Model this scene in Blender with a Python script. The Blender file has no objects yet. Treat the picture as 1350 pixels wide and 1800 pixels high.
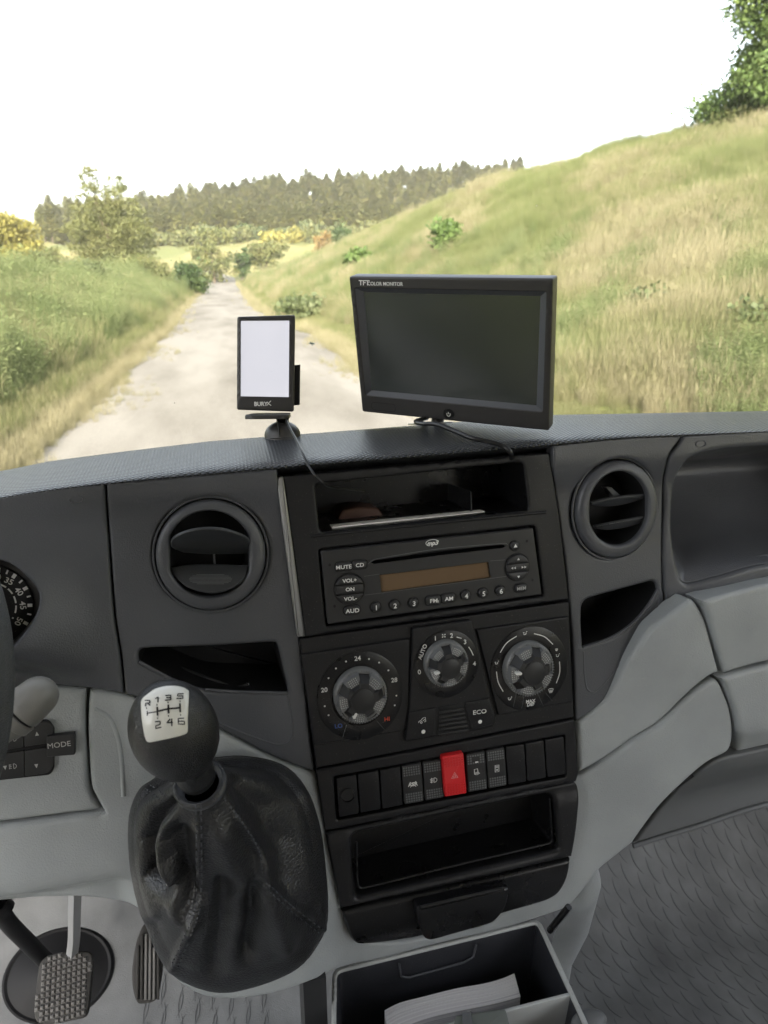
import bpy, bmesh, math, random
import numpy as np
from mathutils import Vector, Matrix, geometry, noise

random.seed(7)
rng = np.random.default_rng(7)
scene = bpy.context.scene
COL = scene.collection

# ------------------------------------------------------------------ camera, sky, sun, exposure
F_PX, CX, CY = 1250.0, 675.0, 900.0            # focal length and centre, in pixels of a 1350 x 1800 frame
YAW, PITCH = math.radians(13.0), math.radians(18.6)
cam_d = bpy.data.cameras.new('camera')
cam = bpy.data.objects.new('camera', cam_d)
COL.objects.link(cam)
cam.location = (0, 0, 0)
cam.rotation_euler = (math.radians(90) - PITCH, 0, -YAW)
cam_d.sensor_fit = 'VERTICAL'
cam_d.sensor_height = 36.0
cam_d.lens = 36.0 * F_PX / 1800.0
cam_d.clip_start = 0.02
cam_d.clip_end = 5000
cam_d.dof.use_dof = True
cam_d.dof.focus_distance = 0.60
cam_d.dof.aperture_fstop = 12.0
scene.camera = cam

SUN_EL, SUN_AZ = math.radians(25), math.radians(191)      # azimuth clockwise from +Y: behind and to the left
world = bpy.data.worlds.new('World')
scene.world = world
world.use_nodes = True
wn = world.node_tree.nodes
wl = world.node_tree.links
wn.clear()
sky = wn.new('ShaderNodeTexSky')
sky.sky_type = 'NISHITA'
sky.sun_disc = False
sky.sun_elevation = SUN_EL
sky.sun_rotation = SUN_AZ
sky.air_density = 1.0
sky.dust_density = 4.0
sky.ozone_density = 1.0
hs = wn.new('ShaderNodeHueSaturation')
hs.inputs['Saturation'].default_value = 0.38
hs.inputs['Value'].default_value = 1.0
bg = wn.new('ShaderNodeBackground')
bg.inputs['Strength'].default_value = 0.15
wo = wn.new('ShaderNodeOutputWorld')
wl.new(sky.outputs[0], hs.inputs['Color'])
wl.new(hs.outputs[0], bg.inputs['Color'])
wl.new(bg.outputs[0], wo.inputs['Surface'])

sun_d = bpy.data.lights.new('sun', 'SUN')
sun_d.energy = 2.1
sun_d.angle = math.radians(5)
sun_d.color = (1.0, 0.89, 0.70)
sun = bpy.data.objects.new('sun', sun_d)
COL.objects.link(sun)
sd = Vector((math.sin(SUN_AZ) * math.cos(SUN_EL), math.cos(SUN_AZ) * math.cos(SUN_EL), math.sin(SUN_EL)))
sun.rotation_euler = sd.to_track_quat('Z', 'Y').to_euler()

scene.view_settings.view_transform = 'Standard'
scene.view_settings.look = 'None'
scene.view_settings.gamma = 1.0
scene.view_settings.exposure = 2.55
scene.view_settings.use_curve_mapping = False
scene.cycles.max_bounces = 8
scene.cycles.diffuse_bounces = 4
scene.cycles.glossy_bounces = 3
scene.cycles.transparent_max_bounces = 12
scene.cycles.use_denoising = True
scene.cycles.sample_clamp_indirect = 6.0

# ------------------------------------------------------------------ measuring helpers
_f = Vector((math.sin(YAW) * math.cos(PITCH), math.cos(YAW) * math.cos(PITCH), -math.sin(PITCH)))
_r = Vector((math.cos(YAW), -math.sin(YAW), 0))
_u = Vector((math.sin(YAW) * math.sin(PITCH), math.cos(YAW) * math.sin(PITCH), math.cos(PITCH)))

def ray(px, py):
    return _f + _r * ((px - CX) / F_PX) + _u * ((CY - py) / F_PX)

class Frame:
    """A flat working frame: origin, U to the right, V up, N towards the viewer."""
    def __init__(s, o, U, V):
        s.o = Vector(o); s.U = Vector(U).normalized()
        V = Vector(V); V = V - s.U * V.dot(s.U)
        s.V = V.normalized(); s.N = s.U.cross(s.V)
        s.M = Matrix(((s.U.x, s.V.x, s.N.x, s.o.x), (s.U.y, s.V.y, s.N.y, s.o.y), (s.U.z, s.V.z, s.N.z, s.o.z), (0, 0, 0, 1)))
    def hit(s, px, py, w=0.0):
        d = ray(px, py); dn = d.dot(s.N); on = s.o.dot(s.N)
        ww = w if not callable(w) else 0.0
        for _ in range(14 if callable(w) else 1):
            t = (on + ww) / dn
            q = d * t - s.o
            u, v = q.dot(s.U), q.dot(s.V)
            if callable(w): ww = 0.5 * ww + 0.5 * w(u, v)
        return (u, v)
    def P(s, u, v, w=0.0):
        return s.o + s.U * u + s.V * v + s.N * w
    def hits(s, pts, w=0.0):
        return [s.hit(p[0], p[1], w) for p in pts]

def at_z(px, py, z):
    d = ray(px, py); return d * (z / d.z)
def at_y(px, py, y):
    d = ray(px, py); return d * (y / d.y)

# ------------------------------------------------------------------ outlines
def spline(pts, n=6, closed=True):
    """Catmull-Rom through (x, y) points; a third item 's' makes that point a sharp corner."""
    N = len(pts); out = []
    sharp = [len(p) > 2 and p[2] == 's' for p in pts]
    P = [Vector((p[0], p[1])) for p in pts]
    rngN = N if closed else N - 1
    for i in range(rngN):
        p1, p2 = P[i], P[(i + 1) % N]
        p0 = P[(i - 1) % N] if (closed or i > 0) else p1
        p3 = P[(i + 2) % N] if (closed or i + 2 < N) else p2
        if sharp[i]: p0 = p1
        if sharp[(i + 1) % N]: p3 = p2
        d = (p2 - p1).length
        m1 = (p2 - p0) * 0.5; m2 = (p3 - p1) * 0.5
        if sharp[i]: m1 = (p2 - p1) * 0.7
        if sharp[(i + 1) % N]: m2 = (p2 - p1) * 0.7
        for m in (m1, m2):
            if m.length > 1.2 * d: m *= 1.2 * d / m.length
        for k in range(n):
            t = k / n; t2, t3 = t * t, t * t * t
            q = p1 * (2 * t3 - 3 * t2 + 1) + m1 * (t3 - 2 * t2 + t) + p2 * (-2 * t3 + 3 * t2) + m2 * (t3 - t2)
            out.append((q.x, q.y))
    if not closed: out.append((P[-1].x, P[-1].y))
    return out

def fillet(pts, r=4.0, n=5):
    out = []; N = len(pts)
    for i in range(N):
        p = Vector(pts[i][:2]); a = Vector(pts[i - 1][:2]); b = Vector(pts[(i + 1) % N][:2])
        rr = pts[i][2] if len(pts[i]) > 2 else r
        da, db = (a - p), (b - p)
        k = min(rr, da.length * .45, db.length * .45)
        if k < 1e-9: out.append((p.x, p.y)); continue
        s = p + da.normalized() * k; e = p + db.normalized() * k
        for j in range(n + 1):
            t = j / n
            q = s * (1 - t) ** 2 + p * 2 * t * (1 - t) + e * t * t
            out.append((q.x, q.y))
    return out

def resample(pts, step, closed=True):
    out = []
    N = len(pts)
    for i in range(N if closed else N - 1):
        a = Vector(pts[i]); b = Vector(pts[(i + 1) % N])
        L = (b - a).length
        if L < 1e-7: continue
        k = max(1, int(math.ceil(L / step)))
        for j in range(k): 
            q = a.lerp(b, j / k); out.append((q.x, q.y))
    if not closed: out.append(tuple(pts[-1]))
    return out

def area2(p):
    return sum(p[i - 1][0] * p[i][1] - p[i][0] * p[i - 1][1] for i in range(len(p))) / 2
def ccw(p):
    return list(p) if area2(p) > 0 else list(p)[::-1]
def inset(p, d):
    """Offset a counter-clockwise outline inwards by d."""
    out = []; N = len(p)
    for i in range(N):
        a, b, c = Vector(p[i - 1]), Vector(p[i]), Vector(p[(i + 1) % N])
        e1, e2 = (b - a), (c - b)
        if e1.length < 1e-9: e1 = e2
        if e2.length < 1e-9: e2 = e1
        e1, e2 = e1.normalized(), e2.normalized()
        n1, n2 = Vector((-e1.y, e1.x)), Vector((-e2.y, e2.x))
        n = n1 + n2
        n = n.normalized() if n.length > 1e-6 else n1
        k = d / max(0.5, n.dot(n1))
        q = b + n * k; out.append((q.x, q.y))
    return out
def dist_to(points, loops):
    P = np.asarray(points, float)
    best = np.full(len(P), 1e9)
    for lp in loops:
        A = np.asarray(lp, float); B = np.roll(A, -1, axis=0)
        for s in range(0, len(P), 4000):
            Q = P[s:s + 4000]
            AB = B - A; L = (AB ** 2).sum(1) + 1e-18
            t = ((Q[:, None, :] - A[None]) * AB[None]).sum(2) / L[None]
            t = np.clip(t, 0, 1)
            C = A[None] + t[..., None] * AB[None]
            d = np.sqrt(((Q[:, None, :] - C) ** 2).sum(2)).min(1)
            best[s:s + 4000] = np.minimum(best[s:s + 4000], d)
    return best
def inside(points, loop):
    P = np.asarray(points, float); A = np.asarray(loop, float); B = np.roll(A, -1, axis=0)
    x, y = P[:, 0][:, None], P[:, 1][:, None]
    c = (A[:, 1][None] > y) != (B[:, 1][None] > y)
    xi = (B[:, 0] - A[:, 0])[None] * (y - A[:, 1][None]) / ((B[:, 1] - A[:, 1])[None] + 1e-18) + A[:, 0][None]
    return ((c & (x < xi)).sum(1) % 2) == 1

# ------------------------------------------------------------------ object helpers
def link(o): COL.objects.link(o); return o
def thing(name, label, cat, loc=(0, 0, 0), group=None, kind=None):
    o = bpy.data.objects.new(name, None); link(o)
    o.empty_display_size = 0.02
    o.location = loc; o['label'] = label
    if cat: o['category'] = cat
    if group: o['group'] = group
    if kind: o['kind'] = kind
    return o
def tag(o, label=None, cat=None, group=None, kind=None):
    if label: o['label'] = label
    if cat: o['category'] = cat
    if group: o['group'] = group
    if kind: o['kind'] = kind
    return o
def put(name, mesh, mat, parent=None, label=None, kind=None):
    o = bpy.data.objects.new(name, mesh); link(o)
    if mat is not None:
        mesh.materials.clear(); mesh.materials.append(mat)
    if parent is not None:
        o.parent = parent
        q = parent; off = Vector((0, 0, 0))
        while q is not None:
            off += Vector(q.location); q = q.parent
        o.location = -off if parent.type == 'EMPTY' else (0, 0, 0)
    if label: o['label'] = label
    if kind: o['kind'] = kind
    return o
def fin(bm, name, mat, parent=None, smooth=True, angle=38, label=None, kind=None, recalc=True):
    if recalc: bmesh.ops.recalc_face_normals(bm, faces=bm.faces)
    me = bpy.data.meshes.new(name)
    bm.to_mesh(me); bm.free()
    if smooth:
        me.polygons.foreach_set('use_smooth', [True] * len(me.polygons))
        me.set_sharp_from_angle(angle=math.radians(angle))
    return put(name, me, mat, parent, label, kind)

def panel_mesh(bm, fr, outline, holes=(), w=0.0, r=0.003, step=0.008, thick=0.008, hole_r=None, hole_depth=None, flip=False):
    """Plate with rounded rims: follows w(u, v); outline and holes are (u, v) loops."""
    wf = w if callable(w) else (lambda a, b: w)
    hole_r = r if hole_r is None else hole_r
    outer = resample(ccw(outline), step)
    hs_ = [resample(ccw(h), step * .7) for h in holes]
    loops = [outer] + hs_
    pts = []; edges = []
    for lp in loops:
        b = len(pts); pts += lp
        edges += [(b + i, b + (i + 1) % len(lp)) for i in range(len(lp))]
    nb = len(pts)
    cand = []
    for li, lp in enumerate(loops):
        rr = r if li == 0 else hole_r
        for f_ in (.12, .35, .65, 1.0, 1.5):
            q = inset(lp, rr * f_ if li == 0 else -rr * f_)
            if f_ > .3 and rr < step: q = q[::1]
            cand.append((np.array(q), rr * f_))
    keep = []
    for q, dd in cand:
        m = inside(q, outer)
        for h in hs_: m &= ~inside(q, h)
        q = q[m]
        if len(q):
            q = q[dist_to(q, loops) > dd * .93]
            keep.append(q)
    us = [p[0] for p in outer]; vs = [p[1] for p in outer]
    gx, gy = np.meshgrid(np.arange(min(us), max(us), step), np.arange(min(vs), max(vs), step))
    gx = gx + (np.arange(gx.shape[0])[:, None] % 2) * step / 2
    g = np.stack([gx.ravel(), gy.ravel()], 1)
    m = inside(g, outer)
    for h in hs_: m &= ~inside(g, h)
    g = g[m]
    if len(g):
        do = dist_to(g, [outer]); dh = dist_to(g, hs_) if hs_ else np.full(len(g), 1e9)
        g = g[(do > 1.5 * r + step * .4) & (dh > 1.5 * hole_r + step * .3)]
        keep.append(g)
    allp = list(map(tuple, pts)) + [tuple(x) for q in keep for x in q]
    vv, ee, ff, *_ = geometry.delaunay_2d_cdt([Vector(p) for p in allp], edges, [], 0, 1e-7)
    P = np.array([(p.x, p.y) for p in vv])
    cen = np.array([P[list(f)].mean(0) for f in ff])
    m = inside(cen, outer)
    for h in hs_: m &= ~inside(cen, h)
    do = dist_to(P, [outer])
    dh = dist_to(P, hs_) if hs_ else np.full(len(P), 1e9)
    vb = []
    for i, (u, v) in enumerate(P):
        ww = wf(u, v)
        if do[i] < r: ww -= r - math.sqrt(max(0, r * r - (r - do[i]) ** 2))
        if dh[i] < hole_r: ww -= hole_r - math.sqrt(max(0, hole_r ** 2 - (hole_r - dh[i]) ** 2))
        vb.append(bm.verts.new(fr.P(u, v, ww)))
    for k, f in enumerate(ff):
        if m[k]:
            try: bm.faces.new([vb[i] for i in f])
            except ValueError: pass
    # rims turned back
    bnd = [e for e in bm.edges if e.is_boundary]
    ret = bmesh.ops.extrude_edge_only(bm, edges=bnd)
    nv = [x for x in ret['geom'] if isinstance(x, bmesh.types.BMVert)]
    for x in nv: x.co -= fr.N * thick
    loose = [v for v in bm.verts if not v.link_faces]
    bmesh.ops.delete(bm, geom=loose, context='VERTS')
    return bm

def panel(name, fr, outline, holes=(), w=0.0, mat=None, parent=None, r=0.003, step=0.008, thick=0.008, hole_r=None, label=None, angle=50):
    bm = bmesh.new()
    panel_mesh(bm, fr, outline, holes, w, r, step, thick, hole_r)
    # normals: towards the viewer
    bmesh.ops.recalc_face_normals(bm, faces=bm.faces)
    s = sum(f.normal.dot(fr.N) * f.calc_area() for f in bm.faces)
    if s < 0: bmesh.ops.reverse_faces(bm, faces=bm.faces)
    return fin(bm, name, mat, parent, angle=angle, label=label, recalc=False)

def add_prism(bm, fr, outline, w0, w1, r=0.0, seg=3, top=0.0, cap0=True):
    """Solid with the given outline from w0 up to w1, its upper edge rounded by r and its top domed by top."""
    o = ccw(outline); rings = [(o, w0)]
    if r > 0:
        for k in range(seg + 1):
            a = math.pi / 2 * k / seg
            rings.append((inset(o, r * (1 - math.cos(a))) if k else o, w1 - r + r * math.sin(a)))
    else:
        rings.append((o, w1))
    vr = []
    for lp, w in rings:
        vr.append([bm.verts.new(fr.P(u, v, w)) for u, v in lp])
    n = len(o)
    for a, b in zip(vr[:-1], vr[1:]):
        for i in range(n):
            bm.faces.new((a[i], a[(i + 1) % n], b[(i + 1) % n], b[i]))
    lp = rings[-1][0]
    if top:
        cu = sum(p[0] for p in lp) / n; cv = sum(p[1] for p in lp) / n
        prev = vr[-1]
        for k in (0.66, 0.33):
            cur = [bm.verts.new(fr.P(cu + (u - cu) * k, cv + (v - cv) * k, w1 + top * (1 - k * k))) for u, v in lp]
            for i in range(n): bm.faces.new((prev[i], prev[(i + 1) % n], cur[(i + 1) % n], cur[i]))
            prev = cur
        c = bm.verts.new(fr.P(cu, cv, w1 + top))
        for i in range(n): bm.faces.new((prev[i], prev[(i + 1) % n], c))
    else:
        bm.faces.new(vr[-1])
    if cap0: bm.faces.new(vr[0][::-1])
def prism(name, fr, outline, w0, w1, mat, parent=None, r=0.0005, top=0.0, label=None, angle=38):
    bm = bmesh.new(); add_prism(bm, fr, outline, w0, w1, r, 3, top)
    return fin(bm, name, mat, parent, label=label, angle=angle)

def add_recess(bm, fr, outline, w0, depth, flare=0.0, w=None):
    """Open box going back from the surface: walls and floor."""
    o = ccw(outline)
    wf = w or (lambda u, v: w0)
    a = [bm.verts.new(fr.P(u, v, wf(u, v))) for u, v in o]
    i2 = inset(o, flare) if flare else o
    b = [bm.verts.new(fr.P(u, v, w0 - depth)) for u, v in i2]
    n = len(o)
    for i in range(n): bm.faces.new((a[(i + 1) % n], a[i], b[i], b[(i + 1) % n]))
    bm.faces.new(b)
def recess(name, fr, outline, w0, depth, mat, parent=None, flare=0.0, w=None, label=None):
    bm = bmesh.new(); add_recess(bm, fr, outline, w0, depth, flare, w)
    return fin(bm, name, mat, parent, recalc=False, angle=35, label=label)

def add_lathe(bm, fr, cu, cv, prof, seg=48, su=1.0, sv=1.0, a0=0.0, a1=2 * math.pi, cap=True):
    """prof: (radius, w) pairs; ellipse by su, sv."""
    full = abs(a1 - a0 - 2 * math.pi) < 1e-6
    n = seg if full else seg + 1
    rings = []
    for r, w in prof:
        if r < 1e-7:
            rings.append([bm.verts.new(fr.P(cu, cv, w))]); continue
        rings.append([bm.verts.new(fr.P(cu + su * r * math.cos(a0 + (a1 - a0) * k / seg), cv + sv * r * math.sin(a0 + (a1 - a0) * k / seg), w)) for k in range(n)])
    for A, B in zip(rings[:-1], rings[1:]):
        for k in range(n if full else n - 1):
            k2 = (k + 1) % n
            if len(A) == 1 and len(B) == 1: continue
            if len(A) == 1: bm.faces.new((A[0], B[k], B[k2]))
            elif len(B) == 1: bm.faces.new((A[k], A[k2], B[0]))
            else: bm.faces.new((A[k], A[k2], B[k2], B[k]))
def lathe(name, fr, cu, cv, prof, mat, parent=None, seg=48, su=1.0, sv=1.0, label=None, angle=38):
    bm = bmesh.new(); add_lathe(bm, fr, cu, cv, prof, seg, su, sv)
    return fin(bm, name, mat, parent, label=label, angle=angle)

def ellipse(cu, cv, a, b, n=40, rot=0.0):
    return [(cu + a * math.cos(t) * math.cos(rot) - b * math.sin(t) * math.sin(rot), cv + a * math.cos(t) * math.sin(rot) + b * math.sin(t) * math.cos(rot)) for t in [2 * math.pi * k / n for k in range(n)]]
def pill(cu, cv, w, h, rot=0.0, n=8, r=None):
    r = h / 2 if r is None else r
    pts = []
    for sx, sy, a0 in ((1, 1, 0), (-1, 1, 90), (-1, -1, 180), (1, -1, 270)):
        for k in range(n + 1):
            a = math.radians(a0 + 90 * k / n)
            pts.append((sx * (w / 2 - r) + r * math.cos(a), sy * (h / 2 - r) + r * math.sin(a)))
    c, s = math.cos(rot), math.sin(rot)
    out = []
    for x, y in pts:
        q = (cu + x * c - y * s, cv + x * s + y * c)
        if not out or (abs(out[-1][0] - q[0]) + abs(out[-1][1] - q[1])) > 1e-7: out.append(q)
    return out

def add_tube(bm, pts, rad, seg=10, cap=True, flat=1.0):
    """Tube through 3D points; rad may be a list."""
    P = [Vector(p) for p in pts]; n = len(P)
    R = rad if isinstance(rad, (list, tuple)) else [rad] * n
    T = [(P[min(i + 1, n - 1)] - P[max(i - 1, 0)]).normalized() for i in range(n)]
    ref = Vector((0, 0, 1)) if abs(T[0].z) < .9 else Vector((0, 1, 0))
    X = T[0].cross(ref).normalized(); rings = []
    for i in range(n):
        X = (X - T[i] * X.dot(T[i])).normalized(); Y = T[i].cross(X)
        rings.append([bm.verts.new(P[i] + (X * math.cos(2 * math.pi * k / seg) + Y * flat * math.sin(2 * math.pi * k / seg)) * R[i]) for k in range(seg)])
    for A, B in zip(rings[:-1], rings[1:]):
        for k in range(seg): bm.faces.new((A[k], A[(k + 1) % seg], B[(k + 1) % seg], B[k]))
    if cap:
        bm.faces.new(rings[0][::-1]); bm.faces.new(rings[-1])
def smooth3(pts, n=8):
    P = [Vector(p) for p in pts]; out = []
    for i in range(len(P) - 1):
        p0, p1, p2, p3 = P[max(i - 1, 0)], P[i], P[i + 1], P[min(i + 2, len(P) - 1)]
        for k in range(n):
            t = k / n
            out.append(0.5 * ((2 * p1) + (p2 - p0) * t + (2 * p0 - 5 * p1 + 4 * p2 - p3) * t * t + (3 * p1 - p0 - 3 * p2 + p3) * t ** 3))
    out.append(P[-1]); return out

def add_stroke(bm, fr, pts, wid, w, h=0.00015, closed=False):
    """A flat ribbon through (u, v) points, raised by h."""
    P = [Vector(p) for p in pts]; n = len(P)
    L, Rr = [], []
    for i in range(n):
        a = P[i - 1] if (closed or i > 0) else P[i]
        b = P[(i + 1) % n] if (closed or i < n - 1) else P[i]
        t = (b - a); t = t.normalized() if t.length > 1e-9 else Vector((1, 0))
        nn = Vector((-t.y, t.x)) * wid / 2
        L.append(P[i] + nn); Rr.append(P[i] - nn)
    vl = [bm.verts.new(fr.P(p.x, p.y, w + h)) for p in L]; vr = [bm.verts.new(fr.P(p.x, p.y, w + h)) for p in Rr]
    for i in range(n if closed else n - 1):
        j = (i + 1) % n
        bm.faces.new((vr[i], vr[j], vl[j], vl[i]))
def strokes(name, fr, polys, wid, w, mat, parent, closed=False, fills=(), label=None):
    bm = bmesh.new()
    for p in polys:
        cl = closed or (len(p) > 2 and p[0] == p[-1])
        pp = p[:-1] if (len(p) > 2 and p[0] == p[-1]) else p
        add_stroke(bm, fr, pp, wid, w, closed=cl)
    for p in fills:
        bm.faces.new([bm.verts.new(fr.P(u, v, w + .00018)) for u, v in ccw(p)])
    return fin(bm, name, mat, parent, smooth=False, recalc=False, label=label)

def text(body, fr, u, v, w, size, mat, parent, rot=0.0, name='lettering', sx=1.0, bold=0.0, shear=0.0, spacing=1.0, ext=0.0001):
    cu = bpy.data.curves.new('txt', 'FONT')
    cu.body = body; cu.size = size * 1.38; cu.align_x = 'CENTER'; cu.align_y = 'CENTER'
    cu.resolution_u = 3; cu.offset = bold * size; cu.shear = shear; cu.space_character = spacing
    cu.extrude = ext
    ob = bpy.data.objects.new('txt', cu)
    me = bpy.data.meshes.new_from_object(ob)
    bpy.data.objects.remove(ob); bpy.data.curves.remove(cu)
    # centre the glyphs exactly
    co = np.array([v_.co[:] for v_ in me.vertices])
    if len(co):
        mid = (co.max(0) + co.min(0)) / 2
        for v_ in me.vertices: v_.co -= Vector((mid[0], mid[1], 0))
    M = fr.M @ Matrix.Translation((u, v, w + ext + .00005)) @ Matrix.Rotation(rot, 4, 'Z') @ Matrix.Diagonal((sx, 1, 1, 1))
    me.transform(M)
    me.name = name
    return put(name, me, mat, parent)

def bbox_prism(bm, fr, u0, u1, v0, v1, w0, w1, r=0.0):
    add_prism(bm, fr, [(u0, v0), (u1, v0), (u1, v1), (u0, v1)], w0, w1, r)

def sstep(a, b, x):
    t = min(1, max(0, (x - a) / (b - a))); return t * t * (3 - 2 * t)

# ------------------------------------------------------------------ materials
def mat_new(name):
    m = bpy.data.materials.new(name); m.use_nodes = True
    nt = m.node_tree; nt.nodes.clear()
    out = nt.nodes.new('ShaderNodeOutputMaterial'); b = nt.nodes.new('ShaderNodeBsdfPrincipled')
    nt.links.new(b.outputs[0], out.inputs['Surface'])
    return m, nt, b
def setc(b, col, rough, spec=0.5, metal=0.0):
    b.inputs['Base Color'].default_value = (*col, 1)
    b.inputs['Roughness'].default_value = rough
    b.inputs['Specular IOR Level'].default_value = spec
    b.inputs['Metallic'].default_value = metal
def plastic(name, col, rough=0.5, spec=0.5, grain=0.0, gscale=1500.0, mottling=0.0, dust=0.0, metal=0.0, rvar=0.0):
    """Moulded plastic: fine grain relief, faint wear mottling, optional pale dust specks."""
    m, nt, b = mat_new(name); setc(b, col, rough, spec, metal)
    N, L = nt.nodes, nt.links
    tc = N.new('ShaderNodeTexCoord')
    colsock = None
    if mottling or dust:
        n1 = N.new('ShaderNodeTexNoise'); n1.inputs['Scale'].default_value = 14; n1.inputs['Detail'].default_value = 6
        L.new(tc.outputs['Object'], n1.inputs['Vector'])
        mr = N.new('ShaderNodeMapRange'); mr.inputs[1].default_value = .3; mr.inputs[2].default_value = .7
        mr.inputs[3].default_value = 1 - mottling; mr.inputs[4].default_value = 1 + mottling
        L.new(n1.outputs[0], mr.inputs[0])
        mx = N.new('ShaderNodeVectorMath'); mx.operation = 'SCALE'
        mx.inputs[0].default_value = col; L.new(mr.outputs[0], mx.inputs['Scale'])
        colsock = mx.outputs[0]
        if dust:
            n2 = N.new('ShaderNodeTexNoise'); n2.inputs['Scale'].default_value = 900; n2.inputs['Detail'].default_value = 2
            L.new(tc.outputs['Object'], n2.inputs['Vector'])
            n3 = N.new('ShaderNodeTexNoise'); n3.inputs['Scale'].default_value = 22; n3.inputs['Detail'].default_value = 4
            L.new(tc.outputs['Object'], n3.inputs['Vector'])
            r2 = N.new('ShaderNodeMapRange'); r2.inputs[1].default_value = .66; r2.inputs[2].default_value = .78
            r2.inputs[3].default_value = 0; r2.inputs[4].default_value = dust
            L.new(n2.outputs[0], r2.inputs[0])
            mm = N.new('ShaderNodeMath'); mm.operation = 'MULTIPLY'; L.new(r2.outputs[0], mm.inputs[0]); L.new(n3.outputs[0], mm.inputs[1])
            mc = N.new('ShaderNodeMix'); mc.data_type = 'RGBA'
            L.new(mm.outputs[0], mc.inputs['Factor']); L.new(colsock, mc.inputs[6])
            mc.inputs[7].default_value = (.35, .33, .30, 1); colsock = mc.outputs[2]
        L.new(colsock, b.inputs['Base Color'])
    if rvar:
        n4 = N.new('ShaderNodeTexNoise'); n4.inputs['Scale'].default_value = 35; n4.inputs['Detail'].default_value = 8
        L.new(tc.outputs['Object'], n4.inputs['Vector'])
        r4 = N.new('ShaderNodeMapRange'); r4.inputs[1].default_value = .3; r4.inputs[2].default_value = .7
        r4.inputs[3].default_value = max(0.03, rough - rvar); r4.inputs[4].default_value = rough + rvar
        L.new(n4.outputs[0], r4.inputs[0]); L.new(r4.outputs[0], b.inputs['Roughness'])
    if grain:
        v = N.new('ShaderNodeTexNoise'); v.inputs['Scale'].default_value = gscale; v.inputs['Detail'].default_value = 2
        L.new(tc.outputs['Object'], v.inputs['Vector'])
        bp = N.new('ShaderNodeBump'); bp.inputs['Strength'].default_value = grain; bp.inputs['Distance'].default_value = 0.0006
        L.new(v.outputs[0], bp.inputs['Height']); L.new(bp.outputs[0], b.inputs['Normal'])
    return m

M = {}
M['panel'] = plastic('graphite_plastic', (.074, .077, .086), .36, .5, .5, 900, .08, .25, rvar=.06)
M['bezel'] = plastic('black_console_plastic', (.010, .010, .0115), .40, .36, .25, 1600, .08, .5, rvar=.10)
M['black'] = plastic('black_satin_plastic', (.007, .007, .008), .30, .42, .12, 1800, .05, .5, rvar=.06)
M['matte'] = plastic('matte_black_plastic', (.010, .010, .011), .6, .3, .2, 1500)
M['grey'] = plastic('light_grey_plastic', (.325, .343, .348), .42, .45, .7, 800, .10, .12, rvar=.08)
M['darkgrey'] = plastic('mid_grey_plastic', (.13, .135, .138), .5, .4, .4, 1300, .05)
M['rim'] = plastic('pale_rim_plastic', (.42, .43, .42), .45, .45, .2, 1300, .05)
M['silver'] = plastic('silver_paint', (.36, .36, .355), .38, .5, .1, 1500, .04, metal=.6)
M['button'] = plastic('button_rubber', (.022, .022, .023), .42, .45, .15, 1600)
M['gloss'] = plastic('gloss_black_plastic', (.02, .02, .021), .12, .5)
M['white'] = plastic('white_print', (.72, .72, .70), .5, .3)
M['dimwhite'] = plastic('worn_white_print', (.42, .42, .41), .5, .3)
M['redprint'] = plastic('red_print', (.62, .09, .05), .5, .3)
M['blueprint'] = plastic('blue_print', (.05, .10, .32), .5, .3)
M['red'] = plastic('hazard_red_plastic', (.62, .018, .022), .38, .5, .1, 1500, .04)
M['lcd'] = plastic('amber_lcd', (.15, .098, .055), .16, .5, mottling=.05)
M['clutchrubber'] = plastic('pedal_rubber', (.045, .042, .038), .6, .4, .4, 900, .3, .5)
M['dustyrubber'] = plastic('worn_pedal_rubber', (.19, .182, .172), .6, .4, .4, 900, .25)
M['steel'] = plastic('grey_painted_steel', (.34, .34, .34), .4, .5, .1, 900, .1)
M['cable'] = plastic('cable_rubber', (.012, .012, .013), .32, .5)
M['device'] = plastic('device_plastic', (.030, .028, .027), .42, .5, .2, 2000, .05, .2)
M['stalk'] = plastic('grimy_grey_plastic', (.19, .185, .17), .42, .45, .2, 900, .28)
M['cream'] = plastic('cream_plate', (.66, .65, .60), .18, .5)
M['ink'] = plastic('black_ink', (.012, .012, .013), .4, .4)
M['bracket'] = plastic('bracket_metal', (.45, .45, .45), .3, .5, metal=.9)
M['headliner'] = plastic('headliner_cloth', (.58, .57, .55), .9, .2)
M['drawerin'] = plastic('drawer_plastic', (.026, .027, .032), .45, .45, .3, 1200, .1, .5)
M['vane'] = plastic('vane_plastic', (.034, .036, .040), .34, .5, .2, 1200, .05, .2)
M['door'] = plastic('door_trim', (.16, .165, .17), .6, .4)

def paper_mat():
    m, nt, b = mat_new('paper_edges'); setc(b, (.55, .54, .53), .8, .2)
    N, L = nt.nodes, nt.links
    tc = N.new('ShaderNodeTexCoord'); mp = N.new('ShaderNodeMapping'); mp.inputs['Scale'].default_value = (3, 3, 900)
    n = N.new('ShaderNodeTexNoise'); n.inputs['Scale'].default_value = 1.0; n.inputs['Detail'].default_value = 4
    L.new(tc.outputs['Object'], mp.inputs[0]); L.new(mp.outputs[0], n.inputs['Vector'])
    r = N.new('ShaderNodeValToRGB'); r.color_ramp.elements[0].position = .35; r.color_ramp.elements[1].position = .65
    r.color_ramp.elements[0].color = (.60, .58, .61, 1); r.color_ramp.elements[1].color = (.85, .84, .84, 1)
    L.new(n.outputs[0], r.inputs[0]); L.new(r.outputs[0], b.inputs['Base Color'])
    return m
M['paper'] = paper_mat()

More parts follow.
